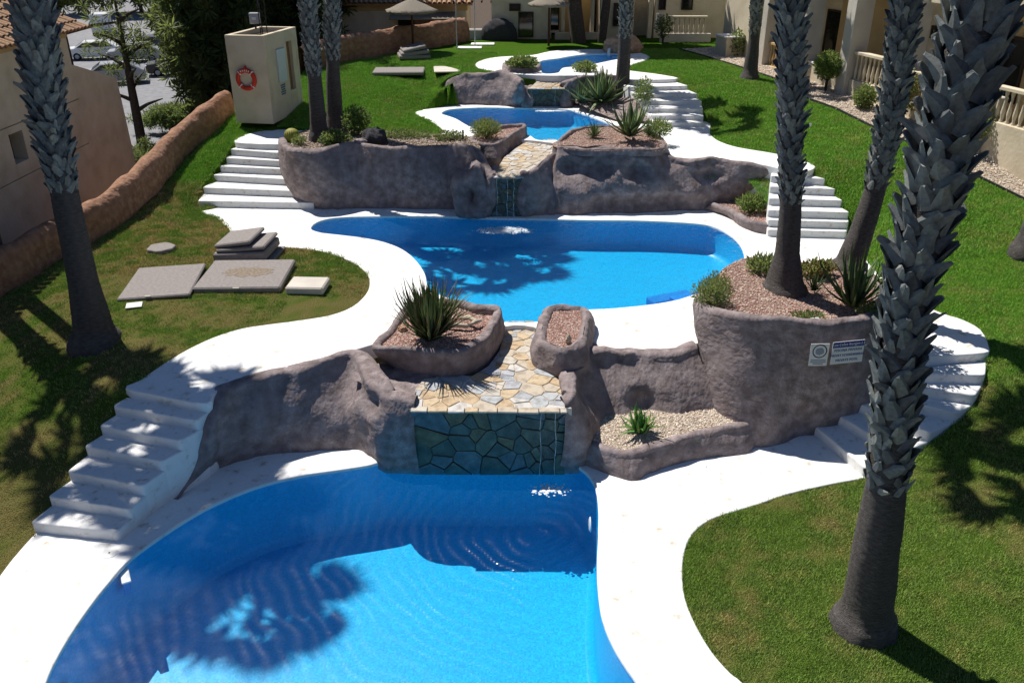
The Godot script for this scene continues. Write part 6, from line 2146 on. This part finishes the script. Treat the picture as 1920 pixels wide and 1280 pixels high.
func build_far_end() -> void:
	# left wing
	var z := -41.0
	var w := thing("villa", "cream villa with a tiled eave and a wide dark opening behind the parasol", "house", Vector3(0, 0, z))
	part("wall", box_mesh(Vector3(6.3, 5.0, 4.0), 0.02, Vector3(-5.2, 2.4, -2.0)), M.cream_render, w)
	part("eave_band", box_mesh(Vector3(6.4, 0.24, 4.1), 0.01, Vector3(-5.2, 4.72, -2.0)), M.ochre_render, w)
	var rf := part("roof", box_mesh(Vector3(6.9, 0.08, 3.2), 0.01, Vector3.ZERO), M.roof_tile, w)
	rf.transform = Transform3D(Basis(Vector3.RIGHT, 0.4), Vector3(-5.2, 5.5, -1.1))
	var tm := barrel(0.10, 0.42)
	for i in 31:
		for k in 3:
			var t := part("tile", tm, M.roof_tile, rf)
			t.transform = Transform3D(Basis(Vector3.UP, -PI / 2) * Basis(Vector3.BACK, 0.05), Vector3(-3.3 + i * 0.22, 0.05, 1.45 - 0.36 * k))
	opening(w, -5.1, -2.75, 3.72, 4.22, 0.0, "opening")
	part("pergola_roof", box_mesh(Vector3(2.9, 0.06, 0.9), 0.01, Vector3(-4.0, 4.42, 0.42), Basis(Vector3.RIGHT, 0.25)), M.thatch, w)
	for k in 6:
		part("beam", box_mesh(Vector3(0.07, 0.10, 0.8), 0.008, Vector3(-2.6 + k * 0.42, 5.02, 0.2)), M.brown_wood, w)
	# right wing
	var e := thing("villa", "shaded cream villa with small dark windows behind the topmost pool", "house", Vector3(0, 0, -40.0))
	part("wall", box_mesh(Vector3(2.6, 6.6, 4.0), 0.02, Vector3(0.40, 3.2, -2.01)), M.cream_render, e)
	part("wall", box_mesh(Vector3(2.0, 6.6, 3.0), 0.02, Vector3(2.7, 3.2, -2.9)), M.ochre_render, e)
	part("column", box_mesh(Vector3(0.16, 3.4, 0.2), 0.015, Vector3(2.26, 4.0, -0.2)), M.cream_render, e)
	part("column", box_mesh(Vector3(0.16, 3.4, 0.2), 0.015, Vector3(3.55, 4.0, -0.2)), M.cream_render, e)
	part("lintel", box_mesh(Vector3(3.4, 1.4, 0.5), 0.02, Vector3(3.4, 5.95, -0.4)), M.cream_render, e)
	part("wall", box_mesh(Vector3(1.5, 6.6, 4.0), 0.02, Vector3(4.62, 3.2, -2.005)), M.cream_render, e)
	part("wall", box_mesh(Vector3(1.2, 6.6, 3.0), 0.02, Vector3(5.9, 3.2, -2.6)), M.cream_render, e)
	part("column", box_mesh(Vector3(0.2, 6.0, 0.3), 0.015, Vector3(6.12, 3.2, -0.3)), M.cream_render, e)
	part("wall", box_mesh(Vector3(3.2, 6.6, 2.0), 0.02, Vector3(7.9, 3.2, -1.2)), M.cream_render, e)
	opening(e, 0.33, 0.90, 3.64, 4.59, 0.0)
	opening(e, -0.07, 0.33, 4.72, 4.92, 0.0, "vent")
	opening(e, 1.78, 2.1, 3.3, 4.92, -1.39, "door")
	opening(e, 4.5, 4.78, 4.1, 4.95, 0.0)
	opening(e, 7.5, 7.9, 4.75, 5.6, -0.2)
	opening(e, 6.5, 6.72, 4.75, 5.4, -0.2)
	part("terrace_wall", box_mesh(Vector3(2.0, 0.5, 0.15), 0.015, Vector3(2.9, 3.55, 0.1)), M.cream_render, e)
	balustrade(e, Vector3(1.6, 3.3, -0.25), Vector3(2.1, 3.3, -0.25), 0.45, M.cream_render)
	# shaded terrace with balusters on the right of the far end
	var tr := thing("terrace", "shaded terrace with grey balusters beside the far pier", "terrace", Vector3(0, 0, -39.0))
	part("terrace_wall", box_mesh(Vector3(2.2, 1.0, 0.2), 0.015, Vector3(7.5, 3.35, 0)), M.pale_render, tr)
	balustrade(tr, Vector3(6.7, 3.85, 0), Vector3(8.4, 3.85, 0), 0.62, M.cream_render)
	part("meter_box", box_mesh(Vector3(0.3, 0.62, 0.12), 0.01, Vector3(6.35, 4.35, 0.05)), M.pale_render, tr)
	# low white wall and dark hood at the end of the terracotta wall
	tag(part("garden_wall", box_mesh(Vector3(1.05, 0.9, 0.25), 0.06, Vector3(-1.62, 3.5, -39.9)), M.pale_render), "low pale wall at the end of the far terracotta wall", "wall")
	var hd := part("boulder", boulder(Vector3(0.75, 0.75, 0.4), 0.25, 1.0, 14), M.lava_rock)
	hd.position = Vector3(-0.55, 3.62, -39.7)
	tag(hd, "dark rounded hump between the pale low wall and the shaded villa", "boulder")
	# trunks in front of the far villa
	for t in [["thick dark tree trunk in front of the shaded villa", 2.85, 0.34, -0.35], ["slimmer leaning dark trunk right of the thick one", 3.88, 0.2, 0.25]]:
		var tw := thing("tree", t[0], "tree", Vector3(t[1], 3.3, -38.9))
		var st := new_st()
		tube(st, [Vector3(0, -0.2, 0), Vector3(0, 0.4, 0), Vector3(t[3] * 0.5, 1.6, 0), Vector3(t[3], 4.2, 0)], [float(t[2]) * 1.25, t[2], float(t[2]) * 0.9, float(t[2]) * 0.6], 14)
		part("trunk", done(st), M.bark, tw)
		var pl := []
		for i in 500:
			var d := Vector3(rng.randfn(), rng.randfn(), rng.randfn()).normalized()
			pl.append(Transform3D(Basis.from_euler(Vector3(rng.randf() * TAU, rng.randf() * TAU, 0)), Vector3(t[3], 6.2, 0) + d * pow(rng.randf(), 0.4) * Vector3(2.2, 1.8, 2.0)))
		copies("crown", clump_mesh(5, 0.5, 26, 0.06), M.leaf_dark, pl, PackedColorArray(), tw)
	# parasols
	parasol("thatched parasol on a brown pole left of the topmost pool", Vector3(-3.98, 3.45, -36.1), 1.58, 1.0)
	parasol("thatched parasol in the shade before the far villa", Vector3(1.55, 3.42, -38.0), 1.7, 0.85)
	# spouting rock
	var sr := part("boulder", boulder(Vector3(0.78, 0.42, 0.45), 0.35, 1.4, 9, true, [[Vector3(-0.62, 0.0, 0.2), 0.25, 0.2]]), M.sandstone)
	sr.position = Vector3(4.45, 3.68, -36.0)
	tag(sr, "orange sandstone boulder spouting water into the topmost pool", "boulder")
	var st3 := new_st()
	tube(st3, [Vector3(3.92, 3.62, -35.75), Vector3(3.86, 3.6, -35.6), Vector3(3.84, 3.5, -35.5), Vector3(3.83, 3.38, -35.45)], [0.05, 0.055, 0.06, 0.07], 8)
	tag(part("water_spout", done(st3), M.foam), "short white spout of water from the sandstone boulder", "falling water")
	# slabs on the far lawn
	slab_block("stone_slab", "flat grey slab with a brown stain on the far lawn", on_hill(-4.15, -32.5, 0.0), Vector3(1.85, 0.12, 1.25), 0.05, Vector3.ZERO, M.concrete, "slabs on the far lawn")
	slab_block("stone_slab", "lowest slab of the stack under the far thatched parasol", on_hill(-3.85, -34.9, 0.0), Vector3(1.2, 0.14, 1.2), 0.2, Vector3.ZERO, M.concrete, "slabs on the far lawn")
	slab_block("stone_slab", "tilted middle slab of the stack under the far thatched parasol", on_hill(-3.82, -34.9, 0.14), Vector3(1.1, 0.14, 1.1), 0.2, Vector3(0, 0, 0.10), M.concrete, "slabs on the far lawn")
	slab_block("stone_slab", "topmost tilted slab of the stack under the far thatched parasol", on_hill(-3.85, -34.9, 0.30), Vector3(0.9, 0.12, 1.0), 0.25, Vector3(0, 0, 0.2), M.concrete, "slabs on the far lawn")
	slab_block("stone_slab", "pale square slab right of the stained one on the far lawn", on_hill(-2.4, -32.6, 0.0), Vector3(0.95, 0.05, 1.35), 0.1, Vector3.ZERO, M.pale_render, "slabs on the far lawn")
	slab_block("stone_slab", "nearer of two thin white slabs before the far villa", on_hill(-1.75, -37.2, 0.0), Vector3(1.0, 0.04, 0.6), 0.0, Vector3.ZERO, M.white_plaster, "slabs on the far lawn")
	slab_block("stone_slab", "farther of two thin white slabs before the far villa", on_hill(-1.25, -38.3, 0.0), Vector3(1.0, 0.04, 0.6), 0.0, Vector3.ZERO, M.white_plaster, "slabs on the far lawn")
	for t in [["left thin pole standing on the far lawn", -2.28, -37.0], ["right thin pole standing on the far lawn", -1.55, -37.6]]:
		var st4 := new_st()
		var at := on_hill(t[1], t[2])
		tube(st4, [Vector3(0, -0.1, 0), Vector3(0, 1.9, 0)], [0.02, 0.018], 8)
		var pw := thing("pole", t[0], "pole", at)
		part("shaft", done(st4), M.grey_metal, pw)
	bush("shrub", "potted plant in the shade before the far terrace", "shrub", Vector3(6.45, 3.45, -38.4), Vector3(0.35, 0.45, 0.3), 500, 0.10, [M.leaf_dark, M.leaf_mid], 0.3, 0.3)


# ------------------------------------------------------------------ right side: apartment terraces and gravel
func build_right_side() -> void:
	# gravel strip with a dark metal edge
	var poly := PackedVector2Array()
	for i in range(0, GRAVEL_EDGE.size(), 2):
		poly.append(Vector2(GRAVEL_EDGE[i], GRAVEL_EDGE[i + 1]))
	var edge := poly.duplicate()
	for p in [Vector2(9.6, -37.6), Vector2(13.6, -20.0), Vector2(13.6, -18.4)]:
		poly.append(p)
	var g := thing("gravel_strip", "strip of pale gravel along the foot of the apartments", "gravel")
	g.set_meta("kind", "structure")
	gravel_bed(g, poly, func(p: Vector2): return hill(p.x, p.y) + 0.02, M.white_gravel, WHITE_STONES, 26000, 0.05)
	solid.append(poly)
	var st := new_st()
	for i in edge.size() - 1:
		var a := on_hill(edge[i].x, edge[i].y, 0.0)
		var b := on_hill(edge[i + 1].x, edge[i + 1].y, 0.0)
		var d := b - a
		bevel_box(st, (a + b) * 0.5 + Vector3(0, 0.0, 0), Vector3(d.length() + 0.01, 0.12, 0.03), 0.004, Basis(d.normalized(), Vector3.UP, d.normalized().cross(Vector3.UP)).orthonormalized())
	tag(part("lawn_edging", done(st), M.dark_metal), "dark metal edging between the right lawn and the gravel strip", "edging")
	# apartments: local x runs away along the front, z into the building
	var w := thing("apartments", "cream apartment block with tall piers and balustraded terraces along the right edge", "apartments", Vector3(12.46, 0, -20.8), 1.7895)
	var gy := func(u: float): return 2.45 + 0.056 * u
	var back := 1.5
	part("back_wall", box_mesh(Vector3(7.0, 6.0, 0.3), 0.01, Vector3(1.0, 4.2, back + 0.15)), M.ochre_render, w)
	part("back_wall", box_mesh(Vector3(3.0, 6.0, 0.3), 0.01, Vector3(6.0, 4.2, back + 0.151)), M.cream_render, w)
	part("back_wall", box_mesh(Vector3(2.9, 6.0, 0.3), 0.01, Vector3(8.95, 4.2, back - 0.25)), M.ochre_render, w)
	part("back_wall", box_mesh(Vector3(3.6, 6.0, 0.3), 0.01, Vector3(12.2, 4.2, back + 0.152)), M.cream_render, w)
	part("terrace_floor", box_mesh(Vector3(18.4, 0.3, 1.8), 0.01, Vector3(5.4, 3.0, 0.75)), M.pale_render, w)
	part("upper_storey", box_mesh(Vector3(20.0, 3.2, 4.5), 0.02, Vector3(6.0, 7.75, 2.1)), M.cream_render, w)
	# piers
	for e in [[1.15, 0.6, 2.0], [4.55, 0.5, 4.0], [7.25, 0.5, 4.0], [9.9, 0.5, 4.0], [12.6, 0.4, 4.0]]:
		var y0: float = gy.call(e[0]) - 0.3
		part("pier", box_mesh(Vector3(e[1], e[2], 0.62), 0.02, Vector3(e[0], y0 + float(e[2]) * 0.5, -0.25)), M.pale_render, w)
	part("pier", box_mesh(Vector3(2.5, 5.0, 3.2), 0.03, Vector3(15.2, 4.6, 1.3)), M.cream_render, w)
	# terraces
	terrace_front(w, -3.2, 0.85, gy.call(-1.0) - 0.25, 1.45, 0.75, M.cream_render)
	terrace_front(w, 4.82, 6.98, gy.call(5.9) - 0.2, 1.05, 0.75, M.cream_render)
	terrace_front(w, 1.47, 4.28, gy.call(3.0) - 0.2, 1.05, 0.75, M.cream_render)
	terrace_front(w, 10.17, 12.38, gy.call(11.2) - 0.2, 0.45, 0.72, M.ochre_render)
	# parapet box with a white top
	part("parapet", box_mesh(Vector3(2.1, 1.15, 0.3), 0.015, Vector3(8.55, gy.call(8.5) + 0.37, -0.2)), M.cream_render, w)
	part("coping", box_mesh(Vector3(2.14, 0.07, 0.7), 0.012, Vector3(8.55, gy.call(8.5) + 0.985, -0.02)), M.white_plaster, w)
	part("planter_box", box_mesh(Vector3(1.0, 0.95, 0.7), 0.02, Vector3(15.0, gy.call(15.0) + 0.36, -0.68)), M.cream_render, w)
	part("coping", box_mesh(Vector3(1.08, 0.06, 0.78), 0.012, Vector3(15.0, gy.call(15.0) + 0.868, -0.68)), M.white_plaster, w)
	# windows and lamp in the recesses
	for e in [[2.9, 1.3, 3.75, 5.35], [-0.6, 2.2, 3.2, 5.2], [5.9, 0.25, 5.0, 5.3], [11.3, 0.9, 3.6, 5.3]]:
		var zz := back - 0.02
		var win := part("window", box_mesh(Vector3(e[1], float(e[3]) - float(e[2]), 0.03), 0.004, Vector3(e[0], (float(e[2]) + float(e[3])) * 0.5, zz)), M.dark_glass, w)
		for s in [-1.0, 1.0]:
			part("frame", box_mesh(Vector3(0.06, float(e[3]) - float(e[2]), 0.08), 0.006, Vector3(float(e[0]) + s * (float(e[1]) * 0.5 + 0.03), (float(e[2]) + float(e[3])) * 0.5, zz)), M.dark_frame, win)
		part("frame", box_mesh(Vector3(float(e[1]) + 0.12, 0.06, 0.082), 0.006, Vector3(e[0], float(e[3]) + 0.03, zz)), M.dark_frame, win)
	# clipped trees and shrubs in the gravel
	bush("topiary_tree", "clipped round tree on a thin stem before the second pier", "tree", on_hill(10.05, -28.1), Vector3(0.45, 0.40, 0.45), 2600, 0.085, [M.leaf_light, M.leaf_mid, M.leaf_mid], 0.42, 0.32)
	bush("shrub", "bright green round shrub left of the leaning palm in the gravel", "shrub", on_hill(10.35, -25.6), Vector3(0.33, 0.34, 0.33), 1500, 0.075, [M.leaf_mid, M.leaf_light, M.leaf_dark], 0.0, 0.32)
	bush("shrub", "tall reddish-green shrub right of the leaning palm", "shrub", on_hill(10.9, -24.3), Vector3(0.38, 0.62, 0.36), 1700, 0.075, [M.leaf_mid, M.leaf_olive, M.russet], 0.15, 0.32)
	bush("shrub", "wiry olive shrub beside the near terrace wall", "shrub", on_hill(11.75, -21.6), Vector3(0.40, 0.42, 0.34), 1300, 0.07, [M.leaf_olive, M.leaf_light, M.leaf_olive], 0.35, 0.25)
	bush("shrub", "small shrub beside the planter box in the far gravel", "shrub", on_hill(8.75, -34.9), Vector3(0.32, 0.45, 0.3), 800, 0.09, [M.leaf_mid, M.leaf_dark], 0.05, 0.32)
	bush("climber", "dark green climber growing up the wall behind the far right palm", "climber", on_hill(9.55, -33.9), Vector3(0.35, 1.1, 0.35), 1500, 0.10, [M.leaf_dark, M.leaf_mid], 0.6, 0.35)
	bush("shrub", "tiny tuft in the gravel near the ochre balustrade", "shrub", on_hill(9.55, -31.0), Vector3(0.12, 0.08, 0.12), 120, 0.06, [M.leaf_olive], 0.0, 0.3)


func terrace_front(w: Node, u0: float, u1: float, y: float, wall_h: float, bal_h: float, m: Material) -> void:
	part("terrace_wall", box_mesh(Vector3(u1 - u0, wall_h + 0.2, 0.24), 0.012, Vector3((u0 + u1) * 0.5, y + wall_h * 0.5, -0.3)), m, w)
	balustrade(w, Vector3(u0, y + wall_h + 0.1, -0.3), Vector3(u1, y + wall_h + 0.1, -0.3), bal_h, m)


# ------------------------------------------------------------------ small things
func words(s: String, size: float, m: Material, parent: Node, at: Vector3, called := "lettering", depth := 0.002, wide := 1.0) -> void:
	var t := TextMesh.new()
	var f := SystemFont.new()
	f.font_names = PackedStringArray(["Droid Sans"])
	f.font_weight = 700
	t.font = f
	t.text = s
	t.font_size = 32
	t.pixel_size = size / 32.0
	t.depth = depth
	t.curve_step = 2.0
	var o := part(called, t, m, parent)
	o.position = at
	o.scale.x = wide


func build_small_things() -> void:
	# the two signs on the tall planter
	var s := thing("sign", "white notice with a black ring on the tall round planter", "sign", Vector3(5.085, 1.66, -12.60), 0.0)
	s.rotation = Vector3(-0.05, 0.02, 0)
	part("board", box_mesh(Vector3(0.31, 0.40, 0.012), 0.003), M.sign_white, s)
	var tor := TorusMesh.new()
	tor.inner_radius = 0.103
	tor.outer_radius = 0.122
	tor.rings = 40
	tor.ring_segments = 6
	var ring := part("ring", tor, M.print_black, s)
	ring.transform = Transform3D(Basis(Vector3.RIGHT, PI / 2).scaled(Vector3(1, 1, 0.2)), Vector3(0.005, 0.065, 0.0062))
	for k in 3:
		part("print_line", box_mesh(Vector3([0.25, 0.26, 0.17][k], 0.022, 0.002), 0.0005, Vector3(0, -0.095 - 0.034 * k, 0.0068)), M.print_grey, s)
	part("print_figure", boulder(Vector3(0.07, 0.06, 0.002), 0.5, 2.0, 3, false), M.print_grey, s).position = Vector3(0.005, 0.06, 0.0065)
	s = thing("sign", "white private pool notice with a blue heading on the tall round planter", "sign", Vector3(5.56, 1.70, -12.62), 0.20)
	s.rotation.x = -0.05
	part("board", box_mesh(Vector3(0.58, 0.40, 0.012), 0.003), M.sign_white, s)
	part("heading", box_mesh(Vector3(0.575, 0.10, 0.002), 0.0005, Vector3(0, 0.148, 0.0069)), M.sign_blue, s)
	words("Las Colas Burgos I I", 0.062, M.sign_white, s, Vector3(0, 0.148, 0.0092), "heading_lettering", 0.002, 1.0)
	words("PISCINA PRIVADA", 0.060, M.sign_blue, s, Vector3(0, 0.045, 0.0072))
	words("PRIVAT SCHWIMMBAD", 0.058, M.sign_blue, s, Vector3(0, -0.045, 0.0072))
	words("PRIVATE POOL", 0.060, M.sign_blue, s, Vector3(0, -0.135, 0.0072))
	# slabs on the left lawn
	var sl := slab_block("stone_slab", "large flat grey slab with a brown stain on the left lawn", on_hill(-5.66, -16.93, -0.01), Vector3(1.78, 0.14, 1.62), 0.03, Vector3.ZERO, M.concrete, "slabs on the left lawn")
	part("handle", box_mesh(Vector3(0.14, 0.03, 0.05), 0.01, Vector3(0.0, 0.125, 0.815)), M.pale_render, sl)
	var stain := PackedVector2Array()
	for k in 26:
		var a := TAU * k / 26.0
		stain.append(Vector2(cos(a) * 0.52 * (1.0 + 0.14 * sin(k * 2.7)) + 0.05, sin(a) * 0.27 * (1.0 + 0.22 * sin(k * 3.9)) - 0.05))
	part("stain", prism(stain, 0.138, 0.1435, 0.002), M.stained_concrete, sl)
	var s2 := slab_block("stone_slab", "flat grey slab with a small handle beside the left palm", on_hill(-7.28, -16.55, 0.0), Vector3(1.42, 0.08, 1.66), 0.12, Vector3(0.02, 0, 0.03), M.concrete, "slabs on the left lawn")
	part("handle", box_mesh(Vector3(0.13, 0.03, 0.05), 0.01, Vector3(-0.1, 0.09, 0.835)), M.pale_render, s2)
	slab_block("stone_slab", "lowest slab of the tilted stack on the left lawn", on_hill(-5.98, -18.35, 0.0), Vector3(1.32, 0.07, 1.15), -0.06, Vector3.ZERO, M.concrete, "slabs on the left lawn")
	slab_block("stone_slab", "thick second slab of the tilted stack on the left lawn", on_hill(-6.02, -18.35, 0.075), Vector3(1.2, 0.2, 1.05), -0.06, Vector3(0, 0, 0.06), M.concrete, "slabs on the left lawn")
	slab_block("stone_slab", "third slab of the tilted stack on the left lawn", on_hill(-6.0, -18.37, 0.29), Vector3(1.12, 0.09, 1.0), -0.06, Vector3(0.0, 0, 0.10), M.concrete, "slabs on the left lawn")
	slab_block("stone_slab", "topmost narrow slab of the tilted stack on the left lawn", on_hill(-6.16, -18.40, 0.39), Vector3(0.85, 0.09, 0.95), -0.1, Vector3(0.02, 0, 0.16), M.concrete, "slabs on the left lawn")
	slab_block("stone_block", "small pale stone block at the right corner of the stained slab", on_hill(-4.22, -16.35, 0.0), Vector3(0.78, 0.17, 0.62), -0.05, Vector3.ZERO, M.pale_render, "slabs on the left lawn")
	slab_block("paper_card", "small white card lying under the slab beside the left palm", on_hill(-7.45, -15.42, 0.02), Vector3(0.3, 0.02, 0.26), 0.3, Vector3.ZERO, M.sign_white)
	# round cover in the lawn
	var mc := thing("manhole_cover", "round grey cover set in the left lawn", "cover", on_hill(-8.02, -18.45, 0.0))
	var mp := PackedVector2Array()
	for k in 16:
		var a := TAU * k / 16.0
		mp.append(Vector2(cos(a), sin(a)) * 0.30 * (1.0 + 0.07 * sin(k * 2.2)))
	part("lid", prism(mp, -0.05, 0.07, 0.015), M.concrete, mc)
	solid.append(disc(Vector2(-8.02, -18.45), 0.27))
	# drain lid in the lowest deck
	var dr := thing("drain_lid", "round white drain lid in the deck below the lowest left steps", "lid", Vector3(-5.75, 0.0, -9.62))
	var lidp := disc(Vector2.ZERO, 0.12)
	part("lid", prism(lidp, -0.02, 0.006, 0.003), M.step_plaster, dr)
	part("bolt", prism(disc(Vector2.ZERO, 0.014), 0.004, 0.012, 0.003), M.dark_metal, dr)
	# skimmer and lamps in the pool walls
	var sk := thing("skimmer", "blue skimmer box in the left edge of the lowest pool", "skimmer", Vector3(-5.42, -0.22, -9.28), 0.5)
	part("mouth", box_mesh(Vector3(0.10, 0.20, 0.34), 0.01), M.pool_mosaic_dark, sk)
	part("lip", box_mesh(Vector3(0.12, 0.03, 0.38), 0.008, Vector3(0.01, 0.115, 0)), M.white_paint, sk)
	for e in [["round white lamp in the right wall of the lowest pool", Vector3(1.235, -0.38, -10.75), -PI / 2], ["round white lamp in the left wall of the lowest pool", Vector3(-5.52, -0.5, -7.6), PI / 2]]:
		var lp := thing("pool_lamp", e[0], "pool lamp", e[1], e[2])
		var m := part("rim", lathe([Vector2(0.001, 0.03), Vector2(0.09, 0.028), Vector2(0.12, 0.015), Vector2(0.125, 0.0), Vector2(0.001, 0.0)], 24), M.white_paint, lp)
		m.rotation.x = PI / 2
	# odds and ends in the planters
	var ws := part("white_stone", boulder(Vector3(0.10, 0.06, 0.07), 0.3, 1.5, 6), M.sign_white)
	ws.position = Vector3(5.08, 2.09, -13.0)
	tag(ws, "small white stone at the front rim of the tall round planter", "stone")
	var dw := thing("driftwood", "bleached twisted driftwood beside the yucca", "driftwood", Vector3(-0.86, 1.58, -13.92))
	var st := new_st()
	tube(st, [Vector3(-0.32, 0.0, 0.12), Vector3(-0.15, 0.05, 0.08), Vector3(0.05, 0.03, 0.10), Vector3(0.2, 0.07, -0.02), Vector3(0.3, 0.04, -0.14)], [0.03, 0.05, 0.045, 0.05, 0.025], 8)
	part("branch", done(st), M.driftwood, dw)
	st = new_st()
	tube(st, [Vector3(0.2, 0.07, -0.02), Vector3(0.08, 0.1, -0.14), Vector3(-0.1, 0.06, -0.18)], [0.045, 0.05, 0.03], 8)
	part("branch", done(st), M.driftwood, dw)
	var bs := part("boulder", boulder(Vector3(0.09, 0.07, 0.08), 0.35, 1.5, 16), M.sandstone)
	bs.position = Vector3(-1.95, 1.59, -13.75)
	tag(bs, "small buff stone left of the yucca", "stone")
	var bl := part("boulder", boulder(Vector3(0.34, 0.30, 0.28), 0.35, 1.4, 11), M.lava_rock)
	bl.position = Vector3(-3.72, 2.85, -23.1)
	tag(bl, "dark lava boulder on the rim of the dark rock planter", "boulder")
	var bl2 := part("boulder", boulder(Vector3(0.2, 0.12, 0.16), 0.35, 1.6, 12), M.gunite)
	bl2.position = Vector3(-4.05, 2.82, -22.8)
	tag(bl2, "small pale rock left of the dark lava boulder", "boulder")
	var sk2 := thing("stake", "short dark stake in the dark rock planter", "stake", Vector3(-1.35, 2.66, -23.6))
	part("post", box_mesh(Vector3(0.05, 0.34, 0.05), 0.01, Vector3(0, 0.17, 0)), M.dark_frame, sk2)
	var dp := part("dry_stub", boulder(Vector3(0.05, 0.10, 0.05), 0.5, 2.0, 19), M.driftwood)
	dp.position = Vector3(0.98, 1.57, -13.35)
	tag(dp, "dry plant stub in the small oblong planter", "stub")
	# flat ledge stone beside the first chute
